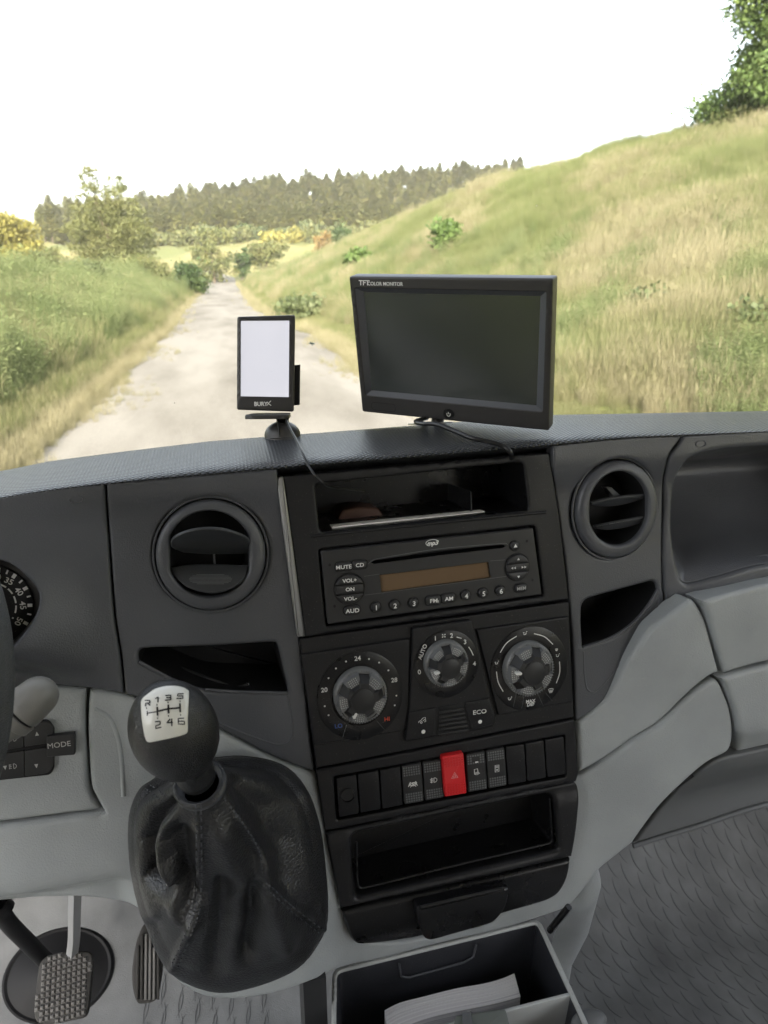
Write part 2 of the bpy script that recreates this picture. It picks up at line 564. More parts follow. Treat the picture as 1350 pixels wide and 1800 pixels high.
def leather_mat(name, col, scale=420, strength=.6, rough=.36):
    m, nt, b = mat_new(name); setc(b, col, rough, .6)
    N, L = nt.nodes, nt.links
    tc = N.new('ShaderNodeTexCoord')
    nz = N.new('ShaderNodeTexNoise'); nz.inputs['Scale'].default_value = 120; L.new(tc.outputs['Object'], nz.inputs['Vector'])
    ad = N.new('ShaderNodeVectorMath'); ad.operation = 'MULTIPLY_ADD'; ad.inputs[1].default_value = (.0012,) * 3
    L.new(nz.outputs['Color'], ad.inputs[0]); L.new(tc.outputs['Object'], ad.inputs[2])
    v = N.new('ShaderNodeTexVoronoi'); v.feature = 'DISTANCE_TO_EDGE'; v.inputs['Scale'].default_value = scale
    L.new(ad.outputs[0], v.inputs['Vector'])
    mr = N.new('ShaderNodeMapRange'); mr.inputs[1].default_value = 0; mr.inputs[2].default_value = .25; L.new(v.outputs['Distance'], mr.inputs[0])
    bp = N.new('ShaderNodeBump'); bp.inputs['Strength'].default_value = strength; bp.inputs['Distance'].default_value = .0006
    L.new(mr.outputs[0], bp.inputs['Height']); L.new(bp.outputs[0], b.inputs['Normal'])
    return m
M['leather'] = leather_mat('black_leather', (.016, .016, .0175), 340, .42, .36)
M['knob'] = leather_mat('grained_knob_plastic', (.014, .014, .0145), 900, .35, .33)
M['wheel'] = leather_mat('wheel_leather', (.045, .047, .048), 700, .6, .5)

def roll_mat():
    """Padded dash top with its fine pressed diamond net; the net lies in UV metres."""
    m, nt, b = mat_new('padded_dash_skin'); setc(b, (.034, .037, .043), .33, .6)
    N, L = nt.nodes, nt.links
    tc = N.new('ShaderNodeTexCoord')
    hs_ = []
    for sgn in (1, -1):
        mp = N.new('ShaderNodeMapping'); mp.inputs['Rotation'].default_value = (0, 0, math.radians(31 * sgn))
        L.new(tc.outputs['UV'], mp.inputs[0])
        w = N.new('ShaderNodeTexWave'); w.wave_type = 'BANDS'; w.bands_direction = 'Y'; w.inputs['Scale'].default_value = 112
        L.new(mp.outputs[0], w.inputs['Vector']); hs_.append(w)
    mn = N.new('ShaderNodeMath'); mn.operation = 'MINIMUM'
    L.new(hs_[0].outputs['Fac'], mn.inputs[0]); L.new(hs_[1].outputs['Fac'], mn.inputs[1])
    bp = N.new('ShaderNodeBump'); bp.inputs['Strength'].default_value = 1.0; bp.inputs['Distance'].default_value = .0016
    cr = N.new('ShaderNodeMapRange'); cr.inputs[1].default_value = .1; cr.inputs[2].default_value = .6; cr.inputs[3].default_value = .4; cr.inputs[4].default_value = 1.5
    L.new(mn.outputs[0], cr.inputs[0])      # groove shade painted into the colour: net darker, pads paler
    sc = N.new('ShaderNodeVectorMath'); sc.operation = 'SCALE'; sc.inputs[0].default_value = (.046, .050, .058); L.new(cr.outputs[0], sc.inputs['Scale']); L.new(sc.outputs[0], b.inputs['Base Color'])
    L.new(mn.outputs[0], bp.inputs['Height']); L.new(bp.outputs[0], b.inputs['Normal'])
    return m
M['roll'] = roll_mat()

def clear_knob_mat():
    m, nt, b = mat_new('smoked_knob_plastic'); setc(b, (.17, .175, .18), .20, .6)
    N, L = nt.nodes, nt.links
    tc = N.new('ShaderNodeTexCoord')
    v = N.new('ShaderNodeTexNoise'); v.inputs['Scale'].default_value = 700; L.new(tc.outputs['Object'], v.inputs['Vector'])
    bp = N.new('ShaderNodeBump'); bp.inputs['Strength'].default_value = .25; bp.inputs['Distance'].default_value = .0005
    L.new(v.outputs[0], bp.inputs['Height']); L.new(bp.outputs[0], b.inputs['Normal'])
    return m
M['smoked'] = clear_knob_mat()
M['smokedrim'] = plastic('smoked_rim', (.16, .165, .165), .25, .6)

def screen_mat():
    m, nt, b = mat_new('dark_screen'); setc(b, (.022, .027, .024), .07, 1.0); b.inputs['IOR'].default_value = 1.75
    N, L = nt.nodes, nt.links
    tc = N.new('ShaderNodeTexCoord')
    n = N.new('ShaderNodeTexNoise'); n.inputs['Scale'].default_value = 60; n.inputs['Detail'].default_value = 8; L.new(tc.outputs['Object'], n.inputs['Vector'])
    r = N.new('ShaderNodeMapRange'); r.inputs[1].default_value = .2; r.inputs[2].default_value = .8; r.inputs[3].default_value = .22; r.inputs[4].default_value = .27
    L.new(n.outputs[0], r.inputs[0]); L.new(r.outputs[0], b.inputs['Roughness'])
    return m
M['screen'] = screen_mat()
def glare_screen():
    m, nt, b = mat_new('pale_glare_screen'); setc(b, (.2, .2, .22), .12, .5)
    b.inputs['Emission Color'].default_value = (.92, .92, 1.0, 1); b.inputs['Emission Strength'].default_value = .115  # glow stands in for bright sky reflected in the blank screen
    N, L = nt.nodes, nt.links
    tc = N.new('ShaderNodeTexCoord'); n = N.new('ShaderNodeTexNoise'); n.inputs['Scale'].default_value = 260; n.inputs['Detail'].default_value = 3
    L.new(tc.outputs['Object'], n.inputs['Vector'])
    r = N.new('ShaderNodeValToRGB'); r.color_ramp.elements[0].position = .22; r.color_ramp.elements[1].position = .30
    r.color_ramp.elements[0].color = (.05, .05, .05, 1); r.color_ramp.elements[1].color = (.2, .2, .22, 1)
    L.new(n.outputs[0], r.inputs[0]); L.new(r.outputs[0], b.inputs['Base Color'])
    return m
M['glarescreen'] = glare_screen()
def glass_mat():
    m = bpy.data.materials.new('windscreen_glass'); m.use_nodes = True
    nt = m.node_tree; nt.nodes.clear(); N, L = nt.nodes, nt.links
    out = N.new('ShaderNodeOutputMaterial')
    tr = N.new('ShaderNodeBsdfTransparent'); tr.inputs[0].default_value = (.93, .95, .93, 1)
    gl = N.new('ShaderNodeBsdfGlossy'); gl.inputs['Roughness'].default_value = .02
    df = N.new('ShaderNodeBsdfDiffuse'); df.inputs[0].default_value = (.5, .48, .44, 1)
    lw = N.new('ShaderNodeLayerWeight'); lw.inputs[0].default_value = .5
    pw = N.new('ShaderNodeMath'); pw.operation = 'POWER'; pw.inputs[1].default_value = 4.0; L.new(lw.outputs['Facing'], pw.inputs[0])
    fr_ = N.new('ShaderNodeMath'); fr_.operation = 'MULTIPLY_ADD'; fr_.inputs[1].default_value = .6; fr_.inputs[2].default_value = .03; L.new(pw.outputs[0], fr_.inputs[0])
    m1 = N.new('ShaderNodeMixShader'); L.new(fr_.outputs[0], m1.inputs[0]); L.new(tr.outputs[0], m1.inputs[1]); L.new(gl.outputs[0], m1.inputs[2])
    tc = N.new('ShaderNodeTexCoord')
    v = N.new('ShaderNodeTexVoronoi'); v.inputs['Scale'].default_value = 26; L.new(tc.outputs['Object'], v.inputs['Vector'])
    r = N.new('ShaderNodeMapRange'); r.inputs[1].default_value = .035; r.inputs[2].default_value = .02; r.inputs[3].default_value = .02; r.inputs[4].default_value = .6
    L.new(v.outputs['Distance'], r.inputs[0])
    nz = N.new('ShaderNodeTexNoise'); nz.inputs['Scale'].default_value = 3.5; nz.inputs['Detail'].default_value = 8; nz.inputs['Distortion'].default_value = 1.2; L.new(tc.outputs['Object'], nz.inputs['Vector'])
    rz = N.new('ShaderNodeMapRange'); rz.inputs[1].default_value = .45; rz.inputs[2].default_value = .75; rz.inputs[3].default_value = 0; rz.inputs[4].default_value = .07; L.new(nz.outputs[0], rz.inputs[0])
    ad = N.new('ShaderNodeMath'); ad.operation = 'ADD'; L.new(r.outputs[0], ad.inputs[0]); L.new(rz.outputs[0], ad.inputs[1]); r = ad
    m2 = N.new('ShaderNodeMixShader'); L.new(r.outputs[0], m2.inputs[0]); L.new(m1.outputs[0], m2.inputs[1]); L.new(df.outputs[0], m2.inputs[2])
    L.new(m2.outputs[0], out.inputs['Surface'])
    return m
M['glass'] = glass_mat()

def foliage_mat(name, cols, rough=.6, trans=.25, noise_scale=.4):
    """Leaf colour differs from leaf to leaf and, broadly, across the crown."""
    m, nt, b = mat_new(name); setc(b, cols[0], rough, .3)
    N, L = nt.nodes, nt.links
    g = N.new('ShaderNodeNewGeometry'); tc = N.new('ShaderNodeTexCoord')
    n = N.new('ShaderNodeTexNoise'); n.inputs['Scale'].default_value = noise_scale; n.inputs['Detail'].default_value = 3
    L.new(tc.outputs['Object'], n.inputs['Vector'])
    mx = N.new('ShaderNodeMath'); mx.operation = 'MULTIPLY_ADD'; mx.inputs[1].default_value = .28
    L.new(g.outputs['Random Per Island'], mx.inputs[0]); L.new(n.outputs[0], mx.inputs[2])
    r = N.new('ShaderNodeValToRGB'); r.color_ramp.elements[0].position = .36; r.color_ramp.elements[1].position = .92
    r.color_ramp.elements[0].color = (*cols[0], 1); r.color_ramp.elements[1].color = (*cols[-1], 1)
    if len(cols) > 2:
        e = r.color_ramp.elements.new(.63); e.color = (*cols[1], 1)
    L.new(mx.outputs[0], r.inputs[0]); L.new(r.outputs[0], b.inputs['Base Color'])
    tl = N.new('ShaderNodeBsdfTranslucent'); L.new(r.outputs[0], tl.inputs[0])
    ms = N.new('ShaderNodeMixShader'); ms.inputs[0].default_value = trans
    out = [x for x in N if x.type == 'OUTPUT_MATERIAL'][0]
    L.new(b.outputs[0], ms.inputs[1]); L.new(tl.outputs[0], ms.inputs[2]); L.new(ms.outputs[0], out.inputs['Surface'])
    return m
M['bark'] = plastic('bark', (.12, .095, .07), .9, .2)

# ------------------------------------------------------------------ land outside (ground 2.1 m below the driver's eye)
ZG = -2.10
def _edge(pts):
    q = [at_z(a, b, ZG) for a, b in pts]; q.sort(key=lambda p: p.y); return [p.y for p in q], [p.x for p in q]
ly, lx = _edge([(-140, 960), (20, 850), (83, 800), (150, 735), (228, 660), (270, 613), (308, 578), (325, 550), (345, 525), (362, 508), (372, 497)])
ry, rx = _edge([(760, 730), (617, 649), (550, 592), (475, 560), (441, 540), (425, 517), (415, 503), (411, 497)])
far_c = .5 * (lx[-1] + rx[-1])
ly = [-60, 0] + ly + [190, 260]; lx = [-2.6, -2.5] + lx + [lx[-1] - 6, lx[-1] - 26]
ry = [-60, 0, 6] + ry + [190, 260]; rx = [7.5, 6.8, 5.2] + rx + [rx[-1] - 5, rx[-1] - 22]
def XL(y): return np.interp(y, ly, lx)
def XR(y): return np.interp(y, ry, rx)
def sst(a, b, x):
    t = np.clip((x - a) / (b - a), 0, 1); return t * t * (3 - 2 * t)
_ph = rng.uniform(0, 6.28, (40,)); _fr = rng.uniform(.03, .9, (40, 2)); _am = .10 / (1 + 3 * np.hypot(_fr[:, 0], _fr[:, 1]))
def rough(x, y):
    z = 0
    for i in range(24): z = z + _am[i] * np.sin(_fr[i, 0] * x * (1 if i % 2 else -1) + _fr[i, 1] * y + _ph[i])
    return z
def TH(x, y):
    x = np.asarray(x, float); y = np.asarray(y, float)
    s = x - (XR(y) + .9); t = np.clip(s / np.maximum(8, 26.0 - (XR(y) + .9)), 0, 1)
    hill = np.interp(y, [-60, 10, 29, 39, 63, 75, 92, 111, 140, 175, 210], [7.6, 7.8, 8.3, 9.2, 9.6, 9.1, 8.3, 7.6, 5.6, 2.2, 0]) * (.50 * t + .50 * (t * t * (3 - 2 * t)))
    hill = hill * (1 + .012 * np.sin(y * .21 + 1))
    sl = (XL(y) - 1.0) - x
    bank = .75 * sst(0, 5, sl) * (1 - sst(60, 110, y)) - .02 * np.clip(sl - 12, 0, 60) * (1 - sst(90, 140, y))
    zc = 24 + (x + 97) * .115
    far = 13.0 * sst(140, 300, y) + (zc - 12) * sst(285, 440, y) + 1.2 * np.sin(x * .03) * sst(150, 260, y)
    off = np.minimum(1, np.maximum(np.maximum(s, sl), 0) / 3)
    return ZG - .035 + hill + bank + far + rough(x, y) * off * (1 + y * .01)
def th(x, y): return float(TH(x, y))
def land_hit(px, py):
    for k in range(30):
        P = _land_hit(px, py + 4 * k)
        if P is not None: return P
def _land_hit(px, py):
    d = ray(px, py); t = 4.0
    for _ in range(4000):
        P = d * t
        if P.z < th(P.x, P.y): return P
        t *= 1.006
    return None
def ground_mat():
    m, nt, b = mat_new('meadow_ground'); setc(b, (.1, .1, .05), .9, .1)
    N, L = nt.nodes, nt.links; g = N.new('ShaderNodeNewGeometry')
    n1 = N.new('ShaderNodeTexNoise'); n1.inputs['Scale'].default_value = .16; n1.inputs['Detail'].default_value = 8; n1.inputs['Roughness'].default_value = .65
    n2 = N.new('ShaderNodeTexNoise'); n2.inputs['Scale'].default_value = 9; n2.inputs['Detail'].default_value = 6
    L.new(g.outputs['Position'], n1.inputs['Vector']); L.new(g.outputs['Position'], n2.inputs['Vector'])
    r = N.new('ShaderNodeValToRGB'); e = r.color_ramp.elements
    e[0].position = .36; e[0].color = (.085, .105, .035, 1); e[1].position = .66; e[1].color = (.20, .175, .09, 1); k = e.new(.5); k.color = (.18, .18, .065, 1)
    L.new(n1.outputs[0], r.inputs[0])
    mr = N.new('ShaderNodeMapRange'); mr.inputs[1].default_value = .3; mr.inputs[2].default_value = .7; mr.inputs[3].default_value = .6; mr.inputs[4].default_value = 1.35; L.new(n2.outputs[0], mr.inputs[0])
    sc = N.new('ShaderNodeVectorMath'); sc.operation = 'SCALE'; L.new(r.outputs[0], sc.inputs[0]); L.new(mr.outputs[0], sc.inputs['Scale']); 
    # ripe field far down the valley
    sp = N.new('ShaderNodeSeparateXYZ'); L.new(g.outputs['Position'], sp.inputs[0])
    fy = N.new('ShaderNodeMapRange'); fy.inputs[1].default_value = 150; fy.inputs[2].default_value = 175; L.new(sp.outputs['Y'], fy.inputs[0])
    mx = N.new('ShaderNodeMix'); mx.data_type = 'RGBA'; L.new(fy.outputs[0], mx.inputs['Factor']); L.new(sc.outputs[0], mx.inputs[6])
    r3 = N.new('ShaderNodeValToRGB'); e = r3.color_ramp.elements; e[0].position = .4; e[0].color = (.14, .15, .06, 1); e[1].position = .6; e[1].color = (.235, .205, .095, 1)
    n3 = N.new('ShaderNodeTexNoise'); n3.inputs['Scale'].default_value = .035; n3.inputs['Detail'].default_value = 4; L.new(g.outputs['Position'], n3.inputs['Vector']); L.new(n3.outputs[0], r3.inputs[0])
    L.new(r3.outputs[0], mx.inputs[7]); L.new(mx.outputs[2], b.inputs['Base Color'])
    bp = N.new('ShaderNodeBump'); bp.inputs['Strength'].default_value = .6; bp.inputs['Distance'].default_value = .08; L.new(n2.outputs[0], bp.inputs['Height']); L.new(bp.outputs[0], b.inputs['Normal'])
    return m
def graded(a, b, n, c, k):
    t = np.linspace(-1, 1, n); s = np.sinh(t * k) / np.sinh(k); return np.where(s < 0, c + (c - a) * s, c + (b - c) * s)
gx = graded(-900, 900, 260, 4, 4.6); gy = graded(-500, 2600, 300, 15, 4.6)
GX, GY = np.meshgrid(gx, gy); GZ = TH(GX, GY)
def grid_mesh(name, X, Y, Z):
    n, m_ = X.shape; co = np.stack([X, Y, Z], -1).reshape(-1, 3)
    i = np.arange(n * m_).reshape(n, m_); f = np.stack([i[:-1, :-1], i[:-1, 1:], i[1:, 1:], i[1:, :-1]], -1).reshape(-1, 4)
    me = bpy.data.meshes.new(name); me.vertices.add(len(co)); me.vertices.foreach_set('co', co.ravel())
    me.loops.add(f.size); me.loops.foreach_set('vertex_index', f.ravel()); me.polygons.add(len(f)); me.polygons.foreach_set('loop_start', np.arange(0, f.size, 4))
    me.polygons.foreach_set('use_smooth', np.ones(len(f), bool)); me.update(); me.validate(); return me
o = put('ground', grid_mesh('ground', GX, GY, GZ), ground_mat()); tag(o, 'sloping meadow ground with a grassy hillside on the right', None, kind='structure')

def road_mat():
    m, nt, b = mat_new('pale_worn_road'); setc(b, (.42, .39, .34), .9, .15)
    N, L = nt.nodes, nt.links; g = N.new('ShaderNodeNewGeometry')
    mp = N.new('ShaderNodeMapping'); mp.inputs['Scale'].default_value = (.9, .22, 1); L.new(g.outputs['Position'], mp.inputs[0])
    n1 = N.new('ShaderNodeTexNoise'); n1.inputs['Scale'].default_value = .7; n1.inputs['Detail'].default_value = 9; n1.inputs['Roughness'].default_value = .6; L.new(mp.outputs[0], n1.inputs['Vector'])
    n2 = N.new('ShaderNodeTexNoise'); n2.inputs['Scale'].default_value = 40; n2.inputs['Detail'].default_value = 5; L.new(g.outputs['Position'], n2.inputs['Vector'])
    r = N.new('ShaderNodeValToRGB'); e = r.color_ramp.elements; e[0].position = .33; e[0].color = (.135, .122, .102, 1); e[1].position = .6; e[1].color = (.225, .208, .182, 1); L.new(n1.outputs[0], r.inputs[0])
    mr = N.new('ShaderNodeMapRange'); mr.inputs[1].default_value = .35; mr.inputs[2].default_value = .65; mr.inputs[3].default_value = .86; mr.inputs[4].default_value = 1.12; L.new(n2.outputs[0], mr.inputs[0])
    sc = N.new('ShaderNodeVectorMath'); sc.operation = 'SCALE'; L.new(r.outputs[0], sc.inputs[0]); L.new(mr.outputs[0], sc.inputs['Scale']); L.new(sc.outputs[0], b.inputs['Base Color'])
    return m
ys = np.concatenate([np.linspace(-50, 4, 12), np.geomspace(5, 186, 150)]); W = np.linspace(0, 1, 15)
dk = 1 / (1 + (np.abs(ys) / 30) ** 2); jl = -.25 + .14 * np.sin(ys * .6) * dk + .05 * np.sin(ys * 1.9 + 1) * dk ** 2; jr = .25 + .16 * np.sin(ys * .5 + 2) * dk + .05 * np.sin(ys * 1.7) * dk ** 2
RX = (XL(ys) + jl)[:, None] * (1 - W)[None] + (XR(ys) + jr)[:, None] * W[None]; RY = np.repeat(ys[:, None], 15, 1)
RZ = ZG + 13.0 * sst(140, 300, RY) + 1.2 * np.sin(RX * .03) * sst(150, 260, RY) + .03 - .05 * np.abs(2 * W - 1)[None] ** 4
o = put('road', grid_mesh('road', RX, RY, RZ), road_mat()); tag(o, 'pale narrow country road running straight ahead', None, kind='structure')

# ---- trees
def quads_mesh(name, C, A, B):
    """C centres, A and B half-axes: one quad each, bent a little along A."""
    n = len(C); co = np.stack([C - A - B, C + A - B, C + A + B, C - A + B], 1).reshape(-1, 3)
    me = bpy.data.meshes.new(name); me.vertices.add(4 * n); me.vertices.foreach_set('co', co.ravel())
    me.loops.add(4 * n); me.loops.foreach_set('vertex_index', np.arange(4 * n)); me.polygons.add(n); me.polygons.foreach_set('loop_start', np.arange(0, 4 * n, 4)); me.update(); return me
def rand_dirs(n, r):
    v = r.normal(size=(n, 3)); return v / np.linalg.norm(v, axis=1)[:, None]
def crown_mesh(name, lobes, n, leaf, seed, gap=.25):
    """Leaves gathered in sprays inside a set of ellipsoidal lobes, thinner inside, ragged outside."""
    r = np.random.default_rng(seed); vol = np.array([a[3] * a[4] * a[5] for a in lobes]); vol = vol ** .75; pick = r.choice(len(lobes), size=max(8, n // 28), p=vol / vol.sum())
    Lb = np.array(lobes)[pick]; d = rand_dirs(len(pick), r); rad = r.uniform(.35, 1.05, len(pick)) ** .55
    S = Lb[:, :3] + d * Lb[:, 3:] * rad[:, None]
    sp = r.uniform(.5, 1.3, len(S)) * np.maximum(leaf * 4.0, Lb[:, 3:].mean(1) * .42)
    k = r.integers(0, len(S), n); C = S[k] + rand_dirs(n, r) * (sp[k] * r.uniform(.1, 1, n) ** .6)[:, None] * np.array([1, 1, .7])
    a = rand_dirs(n, r); b = np.cross(a, rand_dirs(n, r)); b /= np.linalg.norm(b, axis=1)[:, None] + 1e-9
    s = leaf * r.uniform(.5, 1.1, n)[:, None]; return quads_mesh(name, C, a * s * .6, b * s * .42)
def trunk_mesh(name, h, r0, lobes, seed):
    rr = random.Random(seed); bm = bmesh.new()
    pts = [Vector((rr.uniform(-.03, .03) * h * k, rr.uniform(-.03, .03) * h * k, h * .75 * k)) for k in (0, .25, .5, .75, 1)]
    pts[0] = Vector((0, 0, -.4)); add_tube(bm, pts, [r0 * 1.25, r0, r0 * .8, r0 * .55, r0 * .25], 8)
    for lb in lobes[:9]:
        c = Vector(lb[:3]); s0 = pts[rr.randint(1, 3)]
        add_tube(bm, [s0, s0.lerp(c, .5) + Vector((0, 0, -.04 * h)), c], [r0 * .45, r0 * .28, r0 * .1], 6)
    bmesh.ops.recalc_face_normals(bm, faces=bm.faces); me = bpy.data.meshes.new(name); bm.to_mesh(me); bm.free(); return me
F = {}
F['poplar'] = foliage_mat('pale_olive_leaves', [(.095, .108, .042), (.13, .138, .052), (.17, .168, .066)], trans=.3)
F['golden'] = foliage_mat('golden_leaves', [(.19, .18, .05), (.25, .23, .06), (.31, .27, .08)], trans=.3)
F['olive'] = foliage_mat('olive_leaves', [(.07, .085, .032), (.12, .13, .048), (.18, .17, .065)], trans=.25)
F['green'] = foliage_mat('green_leaves', [(.05, .085, .022), (.09, .14, .038), (.14, .19, .055)], trans=.3)
F['deep'] = foliage_mat('deep_green_leaves', [(.025, .045, .015), (.045, .075, .024), (.08, .11, .03)], trans=.2)
F['greygreen'] = foliage_mat('grey_green_leaves', [(.058, .078, .032), (.088, .108, .046), (.125, .138, .062)], trans=.25)
F['brown'] = foliage_mat('rusty_leaves', [(.11, .075, .03), (.18, .12, .045), (.24, .17, .07)], trans=.2)
def tree(name, label, cat, x, y, h, w, mat, seed, shape='round', n=2600, leaf=None, group=None, clear=.12, z=None):
    r = random.Random(seed); z = th(x, y) if z is None else z
    lobes = []
    if shape == 'round':
        for i in range(11):
            a = r.uniform(0, 6.28); hh = r.uniform(clear + .12, .86); rr_ = (w / 2) * r.uniform(.2, .62) * math.sin(min(1, (1.06 - hh) * 2.2) * math.pi / 2)
            q = r.uniform(.20, .34); lobes.append((rr_ * math.cos(a), rr_ * math.sin(a), hh * h, w * q, w * q, h * r.uniform(.13, .2)))
    elif shape == 'poplar':
        for cx0, top in ((-.15 * w, .97), (.16 * w, .94), (0, .70)):
            for i in range(7):
                f_ = i / 6; hh = clear + .08 + (top - clear - .14) * f_; ww = w * (.22 * (1 - f_) ** .6 + .15)
                lobes.append((cx0 * (1.0 + .7 * (1 - f_)) + r.uniform(-.05, .05) * w, r.uniform(-.15, .15) * w, hh * h, ww, ww, h * .10))
    else:
        for i in range(10):
            a = r.uniform(0, 6.28); rr_ = w * .5 * r.uniform(0, .7); q = r.uniform(.17, .28)
            lobes.append((rr_ * math.cos(a), rr_ * math.sin(a), h * r.uniform(.25, .72), w * q, w * q, h * r.uniform(.2, .3)))
    t = thing(name, label, cat, (x, y, z), group)
    o1 = put('crown', crown_mesh('crown', lobes, n, leaf or w * .035, seed), F[mat]); o1.parent = t
    o2 = put('trunk', trunk_mesh('trunk', h, h * .018 + .03, lobes, seed), M['bark']); o2.parent = t
    return t
def XofPx(px, Y): d = ray(px, 480); return d.x / d.y * Y
def tree_px(name, label, cat, px, Y, top, wpx, mat, seed, **k):
    x = XofPx(px, Y); z0 = th(x, Y); P = Vector((x, Y, z0)); dep = P.dot(_f)
    d = ray(px, top); ztop = d.z / d.y * Y; return tree(name, label, cat, x, Y, ztop - z0, wpx * Vector((x, Y, 0)).dot(_f) / F_PX, mat, seed, **k)
tree_px('broadleaf_tree', 'bright golden round tree at the far left edge of the view', 'tree', 22, 92, 374, 110, 'golden', 3, n=12000, leaf=.22)
tree_px('poplar_tree', 'tallest tree left of the road with a twin pointed top', 'tree', 200, 86, 296, 138, 'poplar', 5, shape='poplar', n=42000, leaf=.16, clear=.02)
tree_px('bush', 'rusty olive bush between the golden tree and the tall twin-topped tree', 'bush', 88, 66, 424, 120, 'olive', 7, shape='bush', n=7000, leaf=.15)
tree_px('bush', 'pale grey green bush in front of the tall twin-topped tree', 'bush', 158, 50, 452, 130, 'greygreen', 8, shape='bush', n=7000, leaf=.12)
tree_px('bush', 'rounded olive bush right of the tall twin-topped tree', 'bush', 258, 70, 438, 92, 'olive', 9, shape='bush', n=6000, leaf=.15)
tree_px('bush', 'dark green low bush where the road bends out of sight', 'bush', 333, 78, 455, 84, 'deep', 10, shape='bush', n=3400, leaf=.2)
tree_px('broadleaf_tree', 'round olive tree just left of where the road vanishes', 'tree', 376, 150, 404, 66, 'olive', 11, n=2600, leaf=.42, clear=.02)
tree_px('broadleaf_tree', 'round olive tree just right of where the road vanishes', 'tree', 470, 158, 408, 62, 'olive', 12, n=2600, leaf=.42, clear=.02)
tree_px('bush', 'low dark bush between the two round olive trees', 'bush', 425, 160, 432, 46, 'deep', 13, shape='bush', n=1500, leaf=.4)
tree_px('broadleaf_tree', 'small dark green tree at the edge of the yellow field', 'tree', 600, 168, 386, 44, 'deep', 14, n=2200, leaf=.4)
tree_px('bush', 'rusty brown bush left of the small dark green tree', 'bush', 566, 165, 402, 30, 'brown', 15, shape='bush', n=1200, leaf=.35)
er = random.Random(4)
EL = {'olive': 'rounded olive tree along the front edge of the pine wood', 'golden': 'rounded golden tree along the front edge of the pine wood', 'deep': 'rounded dark green tree along the front edge of the pine wood', 'greygreen': 'rounded grey green tree along the front edge of the pine wood'}
for i in range(25):
    px = 262 + i * 18.6 + er.uniform(-6, 6); yy = 262 + er.uniform(-10, 14); tp = er.uniform(402, 420) - (px - 262) * .03; mt = er.choice(['olive', 'olive', 'greygreen', 'deep', 'olive', 'golden', 'olive'])
    tree_px('edge_tree', EL[mt], 'tree', px, yy, tp, er.uniform(26, 40), mt, 100 + i, n=700, leaf=.85, group='%s trees along the edge of the pine wood' % {'deep': 'dark green', 'greygreen': 'grey green'}.get(mt, mt), clear=.0)
# the pine wood: one prototype of each size, then copies
F['pine'] = foliage_mat('pine_needles', [(.12, .135, .045), (.20, .20, .065), (.32, .29, .10)], trans=.3, noise_scale=.15)
def pine_meshes(seed, h):
    r = np.random.default_rng(seed); n = 1000
    hh = r.uniform(.16, 1, n) ** .8; rad = np.minimum(1, (1 - hh) * 4.2) ** .6 * (1.05 - .45 * hh) * .19 * h + .2; lay = np.round(hh * 13) / 13; hh = lay + r.normal(0, .010, n)
    a = r.uniform(0, 6.28, n); rr_ = rad * r.uniform(.25, 1.1, n); C = np.stack([rr_ * np.cos(a), rr_ * np.sin(a), hh * h - rr_ * .12], 1)
    A = np.stack([np.cos(a), np.sin(a), r.uniform(-.5, .3, n)], 1) * .62; B = np.stack([-np.sin(a), np.cos(a), r.uniform(-.4, .4, n)], 1) * .40
    cr = quads_mesh('crown', C, A, B); cr.materials.append(F['pine'])
    bm = bmesh.new(); add_tube(bm, [(0, 0, -.5), (0, 0, h * .5), (0, 0, h * .97)], [.22, .15, .03], 6); tr = bpy.data.meshes.new('trunk'); bm.to_mesh(tr); bm.free(); tr.materials.append(M['bark']); return cr, tr
protos = [pine_meshes(20 + k, hgt) for k, hgt in enumerate((9.0, 10.5, 8.0, 11.5))]
pr_ = random.Random(11); placed = 0; proto_o = []
LAB = 'dark pine in the wood on the far hill'
spots_ = []
for row, Y0 in enumerate((284, 298, 312, 328, 346, 366, 388, 410, 432)):
    x = XofPx(88, Y0); xe = XofPx(905 if row > 2 else 760, Y0)
    while x < xe:
        spots_.append((x + pr_.uniform(-1.2, 1.2), Y0 + pr_.uniform(-7, 7), pr_.randrange(4), pr_.uniform(.80, 1.12))); x += 2.3 + row * .03
def fade_(q): return -q[1] * .6 + th(q[0], q[1])
spots_.sort(key=lambda q: q[1])
for xx, yy, k, s in spots_[:290]:
    t = bpy.data.objects.new('pine_tree', None); COL.objects.link(t); t['label'] = LAB; t['category'] = 'tree'; t['group'] = 'pines of the far wood'
    cr = bpy.data.objects.new('crown', protos[k][0]); tr = bpy.data.objects.new('trunk', protos[k][1])
    for q in (cr, tr): COL.objects.link(q); q.parent = t
    t.location = (xx, yy, th(xx, yy)); t.scale = (s * pr_.uniform(.85, 1.15),) * 2 + (s,); t.rotation_euler = (0, 0, pr_.uniform(0, 6.28)); placed += 1
pcol = bpy.data.collections.new('pine_forms')
for k, (cr, tr) in enumerate(protos): pcol.objects.link(bpy.data.objects.new('form_%d' % k, cr))
REST = spots_[290:]
print('pines', placed)
